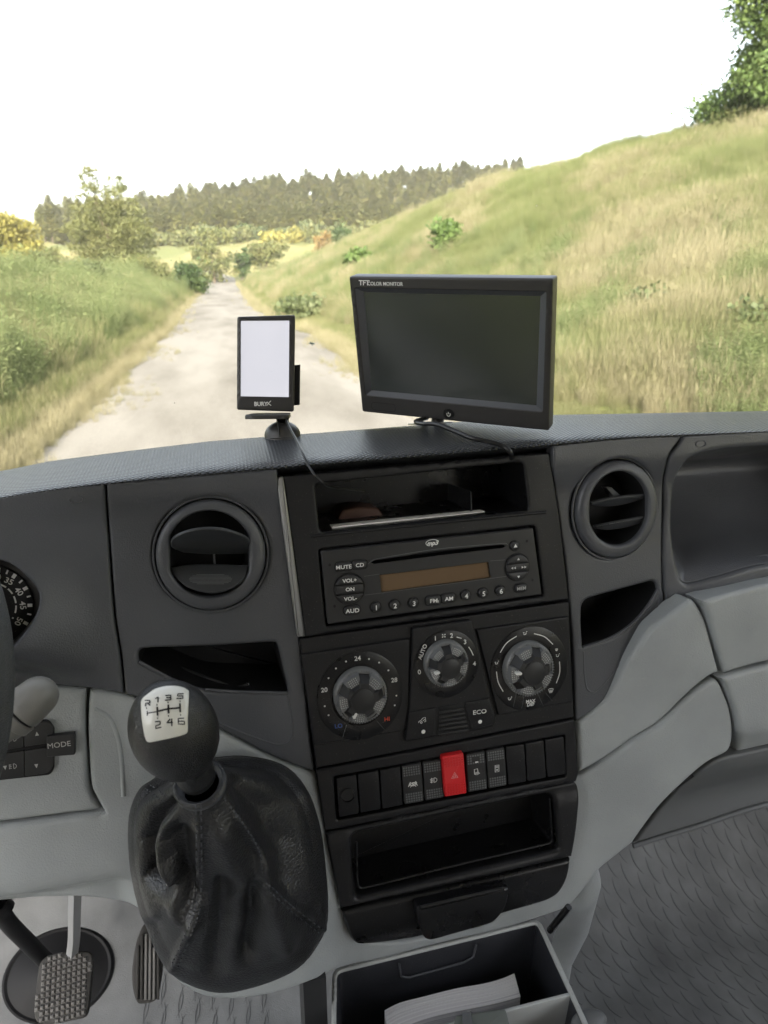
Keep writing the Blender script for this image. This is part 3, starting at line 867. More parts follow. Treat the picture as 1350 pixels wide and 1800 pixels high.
# things on the right hillside
P = land_hit(785, 447); tree('bush', 'small dark bush alone on the open hillside above the monitor', 'bush', P.x, P.y, 2.9 * P.y / 45 if False else 62 * P.dot(_f) / F_PX, 62 * P.dot(_f) / F_PX, 'green', 31, shape='bush', n=1800, leaf=.16, z=P.z - .1)
xr_, yr_ = 27.5, 27.5 / (ray(1335, 480).x / ray(1335, 480).y)
tree('broadleaf_tree', 'large green broadleaf tree on the hilltop at the top right', 'tree', xr_, yr_, 11.4, 8.2, 'green', 33, n=60000, leaf=.14, clear=-.10, z=th(xr_, yr_) - 1.2)
P = Vector((25.5, 25.5 / (ray(1262, 480).x / ray(1262, 480).y), 0)); tree('bush', 'low brownish bush at the foot of the hilltop tree', 'bush', P.x, P.y, 1.1, 2.6, 'olive', 34, shape='bush', n=1500, leaf=.12)
for k, (px, py, hpx, wpx, mt, lab) in enumerate(((1312, 600, 75, 95, 'greygreen', 'grey green weedy shrub low on the hillside at the right edge'), (545, 552, 26, 80, 'greygreen', 'fresh green weedy shrub beside the right verge between the two screens'),
        (1140, 560, 50, 60, 'greygreen', 'spindly grey green shrub low on the hillside right of the monitor'), (636, 474, 28, 40, 'green', 'small green shrub on the slope above the left end of the monitor'), (1030, 600, 40, 60, 'olive', 'olive shrub low on the hillside close to the monitor'))):
    P = land_hit(px, py); dp = P.dot(_f); tree('shrub', lab, 'shrub', P.x, P.y, hpx * dp / F_PX, wpx * dp / F_PX, mt, 50 + k, shape='bush', n=1400, leaf=.055 * dp / 12 + .02, z=P.z - .05)
P = land_hit(1199, 236) or land_hit(1199, 260); bm = bmesh.new(); add_tube(bm, [(0, 0, -.2), (.03, 0, .5), (.02, .01, .8)], [.06, .05, .045], 8); o = fin(bm, 'fence_post', M['bark'], None); o.location = P; tag(o, 'short dark post on the crest left of the hilltop tree', 'post')

# ---- grass: clump prototypes scattered over the banks
def grass_mat(name, cols, trans=.3):
    m, nt, b = mat_new(name); setc(b, cols[0], .75, .15); N, L = nt.nodes, nt.links
    g = N.new('ShaderNodeNewGeometry'); oi = N.new('ShaderNodeObjectInfo')
    n = N.new('ShaderNodeTexNoise'); n.inputs['Scale'].default_value = .35; n.inputs['Detail'].default_value = 4; L.new(g.outputs['Position'], n.inputs['Vector'])
    a1 = N.new('ShaderNodeMath'); a1.operation = 'MULTIPLY_ADD'; a1.inputs[1].default_value = .4; L.new(g.outputs['Random Per Island'], a1.inputs[0]); L.new(n.outputs[0], a1.inputs[2])
    a2 = N.new('ShaderNodeMath'); a2.operation = 'MULTIPLY_ADD'; a2.inputs[1].default_value = .35; L.new(oi.outputs['Random'], a2.inputs[0]); L.new(a1.outputs[0], a2.inputs[2])
    r = N.new('ShaderNodeValToRGB'); e = r.color_ramp.elements; e[0].position = .45; e[0].color = (*cols[0], 1); e[1].position = 1.15; e[1].position = 1.0; e[1].color = (*cols[-1], 1); k = e.new(.72); k.color = (*cols[1], 1)
    L.new(a2.outputs[0], r.inputs[0]); L.new(r.outputs[0], b.inputs['Base Color'])
    tl = N.new('ShaderNodeBsdfTranslucent'); L.new(r.outputs[0], tl.inputs[0]); ms = N.new('ShaderNodeMixShader'); ms.inputs[0].default_value = trans
    out = [x for x in N if x.type == 'OUTPUT_MATERIAL'][0]; L.new(b.outputs[0], ms.inputs[1]); L.new(tl.outputs[0], ms.inputs[2]); L.new(ms.outputs[0], out.inputs['Surface']); return m
G_ = [grass_mat('green_grass', [(.095, .115, .040), (.125, .145, .055), (.165, .175, .080)]), grass_mat('dry_grass', [(.16, .145, .080), (.205, .185, .108), (.265, .24, .15)]),
      grass_mat('weed_leaves', [(.078, .105, .040), (.11, .14, .055), (.155, .175, .080)]), grass_mat('short_turf', [(.095, .115, .045), (.135, .15, .060), (.19, .185, .095)]), grass_mat('olive_grass', [(.125, .13, .058), (.16, .16, .076), (.215, .20, .11)])]
def blades(name, n, h, wd, spread, lean, seed, leafy=False, heads=False):
    r = np.random.default_rng(seed); V, Fc = [], []
    for i in range(n):
        a = r.uniform(0, 6.28); rr_ = spread * r.uniform(0, 1) ** .6; b0 = np.array([rr_ * math.cos(a), rr_ * math.sin(a), 0]); hh = h * r.uniform(.55, 1.1); d = r.normal(size=2) * lean
        wa = r.uniform(0, 6.28); wv = np.array([math.cos(wa), math.sin(wa), 0]) * wd * r.uniform(.6, 1.2); k0 = len(V)
        p1 = b0 + [d[0] * hh * .35, d[1] * hh * .35, hh * .55]; p2 = b0 + [d[0] * hh, d[1] * hh, hh * (1 - .15 * min(1, np.hypot(*d)))]
        V += [b0 - wv, b0 + wv, p1 + wv * .75, p1 - wv * .75, p2]; Fc += [(k0, k0 + 1, k0 + 2, k0 + 3), (k0 + 3, k0 + 2, k0 + 4)]
        if heads and i % 2 == 0:
            k1 = len(V); q = p2 * 1.0; V += [q - wv * 1.6, q + [0, 0, -.10 * h / .7] + wv * .4, q + wv * 1.6, q + [d[0] * .08, d[1] * .08, .10 * h / .7]]; Fc.append((k1, k1 + 1, k1 + 2, k1 + 3))
        if leafy:
            for j in range(7):
                t = r.uniform(.2, 1); c = b0 * (1 - t) + p2 * t; u = rand_dirs(1, r)[0] * np.array([1, 1, .5]); v = np.cross(u, rand_dirs(1, r)[0]); s = .022 * r.uniform(.6, 1.5); k1 = len(V)
                V += [c, c + u * s + v * s * .5, c + u * s * 2.2, c + u * s - v * s * .5]; Fc.append((k1, k1 + 1, k1 + 2, k1 + 3))
    me = bpy.data.meshes.new(name); me.from_pydata([tuple(v) for v in V], [], Fc); me.update(); return me
gcol = bpy.data.collections.new('grass_clumps')
specs = [(90, .62, .0035, .22, .20, False, False), (70, .75, .0028, .20, .20, False, True), (34, .95, .0045, .20, .12, True, False), (110, .20, .0035, .26, .5, False, False), (80, .60, .0032, .22, .3, False, True)]
for k, (n, h, wd, sp, ln, lf, hd_) in enumerate(specs):
    me = blades('clump', n, h, wd, sp, ln, 60 + k, lf, hd_); me.materials.append(G_[k]); ob = bpy.data.objects.new('clump_%d' % k, me); gcol.objects.link(ob)
def gn_tree(gcol=gcol):
    ng = bpy.data.node_groups.new('scatter_clumps', 'GeometryNodeTree'); ng.interface.new_socket('Geometry', in_out='INPUT', socket_type='NodeSocketGeometry'); ng.interface.new_socket('Geometry', in_out='OUTPUT', socket_type='NodeSocketGeometry')
    N, L = ng.nodes, ng.links; gi, go = N.new('NodeGroupInput'), N.new('NodeGroupOutput'); ip = N.new('GeometryNodeInstanceOnPoints'); ci = N.new('GeometryNodeCollectionInfo')
    ci.inputs['Collection'].default_value = gcol; ci.inputs['Separate Children'].default_value = True; ci.inputs['Reset Children'].default_value = True
    def at(nm, ty): a = N.new('GeometryNodeInputNamedAttribute'); a.data_type = ty; a.inputs[0].default_value = nm; return [o_ for o_ in a.outputs if o_.enabled and o_.name == 'Attribute'][0]
    L.new(gi.outputs[0], ip.inputs['Points']); L.new(ci.outputs[0], ip.inputs['Instance']); ip.inputs['Pick Instance'].default_value = True
    L.new(at('kind_index', 'INT'), ip.inputs['Instance Index']); L.new(at('turn', 'FLOAT_VECTOR'), ip.inputs['Rotation']); L.new(at('size', 'FLOAT_VECTOR'), ip.inputs['Scale']); L.new(ip.outputs[0], go.inputs[0]); return ng
NG = gn_tree(); NGP = gn_tree(pcol)
def scatter(name, label, X, Y, kind, size, ng=None, zv=(.7, 1.25)):
    n = len(X); Z = TH(X, Y) - .02; me = bpy.data.meshes.new(name); me.vertices.add(n); me.vertices.foreach_set('co', np.stack([X, Y, Z], 1).ravel())
    a = me.attributes.new('kind_index', 'INT', 'POINT'); a.data.foreach_set('value', kind.astype(np.int32))
    rot = np.stack([rng.normal(0, .08, n), rng.normal(0, .08, n), rng.uniform(0, 6.28, n)], 1); a = me.attributes.new('turn', 'FLOAT_VECTOR', 'POINT'); a.data.foreach_set('vector', rot.ravel().astype(np.float32))
    sz = np.stack([size, size, size * rng.uniform(*zv, n)], 1); a = me.attributes.new('size', 'FLOAT_VECTOR', 'POINT'); a.data.foreach_set('vector', sz.ravel().astype(np.float32))
    o = put(name, me, None, None, label, 'stuff'); md = o.modifiers.new('scatter', 'NODES'); md.node_group = ng or NG; return o
def field(x, y, f, ph): return np.sin(x * f + ph) * np.cos(y * f * 1.3 + ph * 2) + .6 * np.sin(x * f * 2.3 - y * f * 1.7 + ph * 3) + .4 * np.sin(x * f * 5.1 + y * f * 3.9 + ph)
def polar(n, az0, az1, d0, d1):
    az = np.radians(rng.uniform(az0, az1, n)); d = np.exp(rng.uniform(math.log(d0), math.log(d1), n)); return d * np.sin(az), d * np.cos(az), d
RA = np.array(REST); scatter('far_forest', 'upper part of the pine wood covering the far hill', RA[:, 0], RA[:, 1], RA[:, 2], RA[:, 3], NGP, (.9, 1.06))
# right side
X, Y, D = polar(105000, 0, 52, 6, 150); s = X - (XR(Y) + .15); m = (s > 0) & (X < 42) & (rng.random(len(X)) < np.where(s < 1.0, .8, 1)); X, Y, D, s = X[m], Y[m], D[m], s[m]
f1 = field(X, Y * .6, .33, .7) + rng.normal(0, .55, len(X)); f2 = field(X, Y, .8, 2.1) + rng.normal(0, .5, len(X)); up = np.clip(s / 21, 0, 1.3)
kd = np.where(f1 + up * .8 > .1, 0, np.where(f1 + .5 * up > -.85, 4, 1)); kd = np.where((f2 > 1.15) & (up < .5), 2, kd); kd = np.where(s < 1.6 + .5 * rng.random(len(X)), 3, kd); kd = np.where((s < .7), np.where(rng.random(len(X)) < .5, 1, 3), kd)
sz = (.54 + .010 * D) * rng.uniform(.7, 1.25, len(X)); sz = np.where(s < .8, sz * .45, sz); sz = np.where((s < 2.2) & (s >= .8), sz * .7, sz)
scatter('hillside_grass', 'tall green and straw coloured grass on the right hillside', X, Y, kd, sz)
# left side
X, Y, D = polar(52000, -30, 6, 6, 120); sl = (XL(Y) - .1) - X; m = (sl > 0) & (X > -40); X, Y, D, sl = X[m], Y[m], D[m], sl[m]
f1 = field(X, Y * .6, .5, 1.9) + rng.normal(0, .5, len(X)); kd = np.where(f1 > .25, 2, np.where(f1 > -.8, 0, 4)); kd = np.where(sl < .5, np.where(rng.random(len(X)) < .5, 1, 3), kd); kd = np.where((sl >= .5) & (sl < .9), np.where(rng.random(len(X)) < .4, 4, 0), kd)
sz = (1.05 + .006 * D) * rng.uniform(.75, 1.3, len(X)); sz = np.where(sl < .5, sz * .30, np.where(sl < 1.1, sz * .55, sz * (1 + .25 * sst(1.6, 4, sl))))
scatter('bank_weeds', 'tall green weeds on the bank left of the road', X, Y, kd, sz)

# verge tufts creeping over the road edges, and turf round the standing van
n = 9000; yy = np.exp(rng.uniform(math.log(3), math.log(90), n)); side = rng.random(n) < .5; off_ = rng.exponential(.16, n) * (1 + .8 * np.sin(yy * .9 + side * 2))
X = np.where(side, XL(yy) - .25 + np.abs(off_), XR(yy) + .25 - np.abs(off_)); scatter('verge_tufts', 'low dry tufts creeping over the edges of the road', X, yy, rng.choice([1, 3, 4], n, p=[.45, .35, .2]), rng.uniform(.12, .34, n))
n = 9000; X, Y = rng.uniform(-14, -2.7, n), rng.uniform(-9, 8, n); scatter('roadside_grass', 'green grass beside the driver side of the van', X, Y, rng.choice([0, 2, 4], n, p=[.5, .3, .2]), rng.uniform(.6, 1.1, n))
# thin evening haze filling the valley
bm = bmesh.new(); v = [bm.verts.new((x, y, z)) for x in (-950, 950) for y in (-550, 2700) for z in (-60, 140)]
for f_ in ((0, 1, 3, 2), (4, 6, 7, 5), (0, 4, 5, 1), (2, 3, 7, 6), (0, 2, 6, 4), (1, 5, 7, 3)): bm.faces.new([v[i] for i in f_])
hm = bpy.data.materials.new('valley_haze'); hm.use_nodes = True; hm.node_tree.nodes.clear(); ho = hm.node_tree.nodes.new('ShaderNodeOutputMaterial'); hv = hm.node_tree.nodes.new('ShaderNodeVolumePrincipled')
hv.inputs['Color'].default_value = (.95, .94, .90, 1); hv.inputs['Density'].default_value = .00022; hm.node_tree.links.new(hv.outputs[0], ho.inputs['Volume'])
fin(bm, 'haze', hm, None, smooth=False, kind='stuff')
# ------------------------------------------------------------------ the dashboard's working plane
RC = ray(757, 1010) * 0.60
FC = Frame(RC, (1, 0, 0), (0, .17, 1))
def V_(px, py, w=0): return FC.hit(px, py, w)[1]
def U_(px, py, w=0): return FC.hit(px, py, w)[0]
def H(pts, w=0.0): return FC.hits(pts, w)
def size_px(px, py, w=0.0):
    a = FC.hit(px - 1, py, w); b = FC.hit(px + 1, py, w); c = FC.hit(px, py - 1, w); d = FC.hit(px, py + 1, w)
    return abs(b[0] - a[0]) / 2, abs(c[1] - d[1]) / 2      # metres of U per pixel across, metres of V per pixel down
def tilted(u, v, w, deg, F=FC):
    a = math.radians(deg)
    return Frame(F.P(u, v, w), F.U, F.V * math.cos(a) - F.N * math.sin(a))

# upper surfaces recede under the padded top
v_hi0, v_hi1 = V_(300, 925), V_(300, 848)
def w_centre(u, v):
    return -.006 + .0095 * sstep(v_hi0, v_hi1, v)
u_seam, v_ridge0 = U_(200, 1050), V_(20, 1135)
u_l0, u_l1 = U_(0, 1160), U_(215, 1195)
v_r0, v_r1 = V_(20, 1132), V_(215, 1192)
def w_driver(u, v):
    t = (u - u_l0) / (u_l1 - u_l0)
    vr = v_r0 + (v_r1 - v_r0) * t                      # ridge over the lower fold
    amp = .032 * (1 - .94 * sstep(.0, 1.0, t))
    up = sstep(vr + .115, vr + .012, v)
    dn = sstep(vr + .008, vr - .028, v)
    return -.006 + .0095 * sstep(v_hi0, v_hi1, v) + amp * up - amp * 1.25 * dn
def w_pass(u, v):
    u0 = U_(1170, 950)
    return -.006 + .0095 * sstep(v_hi0, v_hi1, v) + .012 * sstep(u0 - .02, u0 + .08, u) * sstep(V_(1250, 780), V_(1250, 900), v)

dash = thing('dashboard', 'graphite and light grey moulded van dashboard with padded top under the windscreen', 'dashboard', FC.P(0, 0, 0))

# ---- padded top: one swept skin
def padded_top():
    crest = [(-420, 880), (-200, 858), (0, 831), (83, 814), (214, 797), (363, 779), (461, 771), (607, 760), (760, 748), (971, 731), (1150, 728), (1350, 724), (1500, 723), (1750, 722)]
    bott = [(-420, 915), (-200, 898), (0, 876), (124, 858), (250, 846), (400, 833), (500, 824), (640, 812), (800, 799), (966, 785), (1100, 771), (1350, 759), (1500, 757), (1750, 756)]
    def col(pts, Y):
        q = [at_y(a, b, Y) for a, b in pts]
        return [p.x for p in q], [p.z for p in q]
    cx_, cz_ = col(crest, .615); bx_, bz_ = col(bott, .545)
    X = np.linspace(-.45, .95, 180)
    bm = bmesh.new(); rows = []
    uvs = {}
    for x in X:
        zc = float(np.interp(x, cx_, cz_)); zb = float(np.interp(x, bx_, bz_)); h = zc - zb
        pr = [(.578, zb - .018), (.570, zb - .011), (.556, zb - .005), (.5465, zb - .001), (.5415, zb + .15 * h), (.540, zb + .32 * h), (.5435, zb + .52 * h), (.554, zb + .69 * h),
              (.575, zb + .85 * h), (.593, zb + .95 * h), (.615, zc), (.635, zc - .003), (.66, zc - .010), (.72, zc - .028), (.85, zc - .068), (1.03, zc - .125)]
        pr = [(p.y, p.z) for p in smooth3([(0, a, b) for a, b in pr], 4)]
        s = 0; row = []
        for i, (y, z) in enumerate(pr):
            if i: s += math.hypot(y - pr[i - 1][0], z - pr[i - 1][1])
            v = bm.verts.new((x, y, z)); row.append(v); uvs[v] = (x, s)
        rows.append(row)
    uvl = bm.loops.layers.uv.new('UVMap')
    for A, B in zip(rows[:-1], rows[1:]):
        for i in range(len(A) - 1):
            f = bm.faces.new((A[i], B[i], B[i + 1], A[i + 1]))
            for lp in f.loops: lp[uvl].uv = uvs[lp.vert]
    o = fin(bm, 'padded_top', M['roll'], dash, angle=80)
    return (cx_, cz_)
crest_x, crest_z = padded_top()

# ---- left-centre panel with a vent hole and a pocket
WP = -.006
def vent_geo(cx, cy, rx, ry):
    c = FC.hit(cx, cy, WP); a, b = size_px(cx, cy, WP)
    return c[0], c[1], rx * a, ry * b
LV = vent_geo(372, 974, 101, 101)
RV = vent_geo(1079, 894, 74.5, 89)
pocket_l = ccw(H(spline([(243, 1153), (247, 1143), (262, 1140.5), (290, 1139), (380, 1136), (470, 1130), (484, 1131), (489, 1140), (497, 1175), (506, 1214), (504, 1217.5, 's'), (440, 1216), (361, 1213), (300, 1192), (245, 1166, 's')], 5), WP))
left_panel = H(spline([(187, 849, 's'), (190, 900), (195, 967), (203, 1079), (214, 1153), (220, 1220, 's'), (235, 1224), (249, 1229), (300, 1246), (382, 1279), (485, 1333), (553, 1357, 's'),
                       (548, 1320), (530, 1150), (508, 980), (488, 838, 's'), (487, 824, 's'), (400, 831), (250, 844)], 5), w_centre)
panel('centre_left_panel', FC, left_panel, [ellipse(LV[0], LV[1], LV[2], LV[3], 72), pocket_l], w_centre, M['panel'], dash, r=.0022, step=.006, thick=.012, hole_r=.0035)
bmx = bmesh.new(); add_recess(bmx, FC, pocket_l, -.009, .055, .003)
fin(bmx, 'left_pocket', M['matte'], dash, recalc=False, angle=35)
# front lip of the pocket dips towards the left and a raised bead outlines the pocket face
def bead(name, pts, w, rad, mat, closed=False, off=0.0):
    q = [FC.P(*FC.hit(a, b, w), (w(*FC.hit(a, b, w)) if callable(w) else w) + off) for a, b in spline(pts, 5, closed)]
    bm = bmesh.new(); add_tube(bm, q, rad, 8); return fin(bm, name, mat, dash, angle=80)
bead('pocket_bead', [(506, 1222), (511, 1250), (514, 1278), (513, 1295), (506, 1306), (495, 1309), (482, 1308), (430, 1290), (382, 1269), (330, 1240)], WP, .0011, M['panel'], off=-.0004)
bead('pocket_lip', [(361, 1212), (420, 1216), (504, 1218)], WP, .0013, M['panel'])
bead('pocket_lip', [(245, 1163), (268, 1176), (300, 1193)], WP, .0013, M['panel'])

# ---- driver side panel round the instruments
cl = H(spline([(-40, 968), (0, 979), (25, 987), (50, 1006), (70, 1029), (76, 1052), (68, 1079), (47, 1108), (17, 1139), (-10, 1160), (-50, 1175)], 5), -.004)
driver_outline = H(spline([(-80, 905, 's'), (0, 874), (90, 859), (183, 849, 's'), (186, 900), (191, 967), (199, 1079), (210, 1153), (216.5, 1219, 's'), (190, 1214), (137, 1208), (104, 1206), (60, 1209), (0, 1222), (-80, 1240, 's')], 5), w_driver)
panel('driver_panel', FC, driver_outline, [cl], w_driver, M['panel'], dash, r=.0022, step=.006, thick=.014, hole_r=.003)
# small blanking plugs on the upper panels
for px, py, wf in ((134, 878, w_driver), (1232, 780, w_pass)):
    c = FC.hit(px, py, wf); w0 = wf(*c)
    lathe('screw_plug', FC, c[0], c[1], [(.0058, w0 - .002), (.0058, w0 + .0006), (.0048, w0 + .0008), (.0040, w0 - .0012), (0, w0 - .0012)], M['panel'], dash, seg=20, sv=.55)

# ---- right-centre panel
pocket_r = ccw(H(spline([(1025, 1137, 's'), (1023, 1100), (1023, 1068), (1030, 1055), (1045, 1049), (1090, 1037), (1130, 1026), (1146, 1022), (1153, 1026), (1156, 1037, 's'), (1145, 1056), (1133, 1073), (1118, 1090), (1103, 1103), (1085, 1115), (1066, 1124)], 5), WP))
right_panel = H(spline([(972, 782, 's'), (1100, 769), (1200, 765, 's'), (1190, 780), (1178, 797), (1171, 820), (1166, 845), (1165, 900), (1164, 983), (1166, 1040), (1175, 1078, 's'), (1160, 1090), (1142, 1104), (1122, 1130), (1102, 1161), (1070, 1221), (1043, 1248), (1012, 1269, 's'),
                        (1008, 1150), (995, 1000), (975, 850)], 5), w_centre)
panel('centre_right_panel', FC, right_panel, [ellipse(RV[0], RV[1], RV[2], RV[3], 72), pocket_r], w_centre, M['panel'], dash, r=.0022, step=.006, thick=.012, hole_r=.003)
bmx = bmesh.new(); add_recess(bmx, FC, pocket_r, -.009, .05, .003); fin(bmx, 'right_pocket', M['matte'], dash, recalc=False, angle=35)
bead('pocket_lip', [(1025, 1138), (1045, 1133), (1066, 1124), (1085, 1115), (1103, 1103), (1118, 1090), (1133, 1073), (1145, 1056), (1156, 1037)], WP, .0013, M['panel'])
bead('pocket_bead', [(1158, 1042), (1156, 1065), (1140, 1095), (1103, 1148), (1070, 1192), (1047, 1215), (1038, 1216), (1031, 1208), (1027, 1180), (1026, 1145)], WP, .0010, M['panel'], off=-.0004)

# ---- passenger upper panel with the long open shelf
shelf = ccw(H(spline([(1187, 975), (1182, 930), (1183, 880), (1189, 843), (1207, 812), (1235, 797), (1290, 788), (1400, 780), (1520, 778, 's'), (1520, 985, 's'), (1350, 992), (1270, 1012), (1213, 1026), (1198, 1018)], 5), w_pass))
pass_outline = H(spline([(1203, 765, 's'), (1194, 781), (1181, 800), (1174, 822), (1169, 846), (1168, 900), (1167, 983), (1170, 1040), (1179, 1076, 's'), (1196, 1063), (1213, 1051), (1260, 1040), (1350, 1021), (1560, 985, 's'), (1560, 752, 's'), (1350, 757)], 5), w_pass)
panel('passenger_panel', FC, pass_outline, [shelf], w_pass, M['panel'], dash, r=.0022, step=.007, thick=.012, hole_r=.004)
def scoop():
    """Hollow of the shelf: the floor curves up into a back wall that leans over at the top."""
    us = [p[0] for p in shelf]; vs = [p[1] for p in shelf]
    vlo, vhi = min(vs), max(vs)
    bm = bmesh.new()
    def wf(u, v):
        d = float(dist_to([(u, v)], [shelf])[0])
        t = (v - vlo) / (vhi - vlo)
        base = w_pass(u, v)
        deep = .008 + .080 * math.sin(min(1, max(0, t) / .8) * math.pi / 2)
        return base - .003 - deep * min(1, d / .022) ** .9
    panel_mesh(bm, FC, shelf, [], wf, .001, .008, .004)
    return fin(bm, 'shelf_hollow', M['panel'], dash, angle=80)
scoop()
# pierced lip along the shelf
q0, q1 = FC.hit(1205, 1020, w_pass), FC.hit(1520, 958, w_pass)
bm = bmesh.new()
lipo = H(spline([(1200, 1024, 's'), (1235, 1008), (1290, 990), (1350, 975), (1520, 945, 's'), (1520, 966, 's'), (1350, 992), (1270, 1013), (1215, 1026)], 5), -.003)
add_prism(bm, FC, lipo, -.03, -.006, .002)
lip = fin(bm, 'shelf_lip', M['panel'], dash)
bm = bmesh.new()
for i in range(34):
    for j in range(2):
        px = 1216 + i * 7.2 + j * 3.6; py = 1020 - (px - 1216) * .205 - j * 5 + 1.5 * math.exp(-(px - 1216) / 60)
        c = FC.hit(px, py, -.005)
        add_prism(bm, FC, [(c[0] - .0010, c[1] - .0009), (c[0] + .0006, c[1] - .0009), (c[0] + .0011, c[1] + .0009), (c[0] - .0005, c[1] + .0009)], -.0062, -.0057)
fin(bm, 'grille_slots', M['matte'], lip, kind='stuff')

# ---- light grey lower mouldings
uC0, uC1 = U_(560, 1500), U_(1010, 1500)
vB0, vB1 = V_(400, 1330), V_(430, 1745)
def w_trim(u, v):
    boot = .030 * sstep(vB0 + .01, vB1, v) * sstep(uC0 + .035, uC0 - .03, u)
    right = .022 * sstep(uC1, uC1 + .10, u)
    under = -.010 * sstep(V_(760, 1610), V_(760, 1700), v) * sstep(uC0, uC0 + .05, u) * sstep(uC1 + .05, uC1, u)
    tuck = -.030 * sstep(V_(100, 1548), V_(100, 1600), v) * sstep(U_(262, 1500), U_(190, 1500), u)
    return -.008 + boot + right + under + tuck
trim_px = [(158, 1213, 's'), (190, 1216), (220, 1223), (249, 1232), (300, 1249), (382, 1282), (485, 1336), (556, 1362, 's'), (580, 1460), (606, 1590), (622, 1640), (660, 1658), (752, 1648), (888, 1600), (948, 1578), (984, 1540), (994, 1500), (1008, 1400), (1004, 1368, 's'), (1017, 1365, 's'),
           (1032, 1358), (1052, 1347), (1085, 1325), (1117, 1301), (1160, 1275), (1200, 1236), (1232, 1208), (1252, 1195, 's'), (1263, 1197), (1275, 1221), (1284, 1245), (1289, 1275), (1289, 1300), (1283, 1319), (1272, 1328, 's'), (1243, 1343), (1207, 1373), (1160, 1420), (1113, 1484, 's'),
           (1083, 1508), (1058, 1528), (1035, 1556), (1008, 1588), (985, 1602), (950, 1614), (880, 1636), (760, 1664), (680, 1686), (600, 1704), (560, 1722), (500, 1744), (430, 1758), (370, 1757), (325, 1738), (290, 1703), (270, 1655), (254, 1612), (232, 1594), (204, 1586), (165, 1581), (120, 1579), (60, 1581), (0, 1586), (-90, 1592, 's'), (-90, 1465, 's'), (0, 1453), (90, 1441), (183, 1429, 's'),
           (168, 1402), (160, 1383), (156, 1330), (154, 1278), (155, 1240)]
panel('lower_trim', FC, H(spline(trim_px, 5), w_trim), [], w_trim, M['grey'], dash, r=.0045, step=.008, thick=.018)
def w_cheek(u, v):
    return -.007 + .020 * sstep(uC1 + .01, uC1 + .11, u) + .006 * sstep(V_(1100, 1330), V_(1190, 1080), v)
cheek_px = [(1015, 1271, 's'), (1044, 1251), (1072, 1222), (1104, 1163), (1124, 1133), (1143, 1107), (1162, 1092), (1179, 1080), (1197, 1066), (1213, 1054, 's'), (1222, 1057), (1232, 1072), (1243, 1096), (1256, 1145), (1266, 1183, 's'), (1250, 1189), (1225, 1208), (1200, 1231), (1160, 1270), (1117, 1297), (1085, 1320), (1050, 1343), (1017, 1361, 's')]
panel('upper_wing', FC, H(spline(cheek_px, 5), w_cheek), [], w_cheek, M['grey'], dash, r=.005, step=.007, thick=.018)
def w_lid(u, v): return .016 + .008 * sstep(V_(1300, 1180), V_(1300, 1060), v)
def w_lid2(u, v): return .017 - .02 * sstep(V_(1320, 1260), V_(1320, 1325), v)
panel('upper_glovebox_lid', FC, H(spline([(1234, 1056, 's'), (1290, 1041), (1350, 1026), (1560, 990, 's'), (1560, 1118, 's'), (1350, 1163), (1310, 1173), (1275, 1184, 's'), (1262, 1140), (1250, 1092), (1243, 1072)], 5), w_lid), [], w_lid, M['grey'], dash, r=.004, step=.008, thick=.02)
panel('lower_glovebox_lid', FC, H(spline([(1265, 1192, 's'), (1310, 1179), (1350, 1169), (1560, 1124, 's'), (1560, 1262, 's'), (1350, 1311), (1296, 1324, 's'), (1299, 1290), (1296, 1262), (1283, 1222), (1276, 1204)], 5), w_lid2), [], w_lid2, M['grey'], dash, r=.005, step=.008, thick=.02)
# dark carrier behind the lids' gaps and the whole dash
bm = bmesh.new()
add_prism(bm, FC, H([(170, 860), (1500, 800), (1500, 1290), (1290, 1300), (1010, 1500), (600, 1600), (240, 1560), (170, 1300)], -.09), -.16, -.09)
fin(bm, 'carrier', M['matte'], dash)
bm = bmesh.new()
add_prism(bm, FC, H([(1150, 1060), (1500, 990), (1500, 1290), (1290, 1318), (1120, 1440), (1030, 1450), (1030, 1270)], -.012), -.05, -.014)
fin(bm, 'gap_backing', M['matte'], dash)
bm = bmesh.new()
add_prism(bm, FC, H([(120, 1200), (230, 1225), (400, 1300), (560, 1370), (560, 1440), (230, 1440), (120, 1430)], -.03), -.05, -.03)
fin(bm, 'gap_backing', M['matte'], dash)
# under-dash cover on the passenger side leans away below
def w_under(u, v): return .004 - .075 * sstep(V_(1200, 1330), V_(1200, 1500), v)
panel('knee_cover', FC, H(spline([(1115, 1483, 's'), (1160, 1424), (1207, 1377), (1243, 1347), (1272, 1332), (1296, 1327), (1350, 1315), (1560, 1268, 's'), (1560, 1372, 's'), (1350, 1409), (1230, 1447)], 5), w_under), [], w_under, M['darkgrey'], dash, r=.003, step=.008, thick=.02)  # same grey as the lids; its shade is put into the darker colour
bead('cover_edge', [(1113, 1487), (1160, 1472), (1230, 1451), (1350, 1413), (1560, 1370)], w_under, .0028, M['darkgrey'])
# left: switch panel, its joint strip and the knee moulding
panel('switch_panel', FC, H(spline([(-90, 1245, 's'), (0, 1226), (60, 1212), (104, 1209), (151, 1211, 's'), (149, 1240), (149, 1278), (152, 1330), (156, 1383), (163, 1402), (177, 1424, 's'), (0, 1446), (-90, 1458, 's')], 5), -.008), [], -.008, M['grey'], dash, r=.004, step=.009, thick=.016)
# soft hollow in the trim beside the switch panel
bead('trim_crease', [(166, 1246), (190, 1260), (205, 1290), (213, 1330), (217, 1400)], w_trim, .0020, M['grey'], off=-.0006)

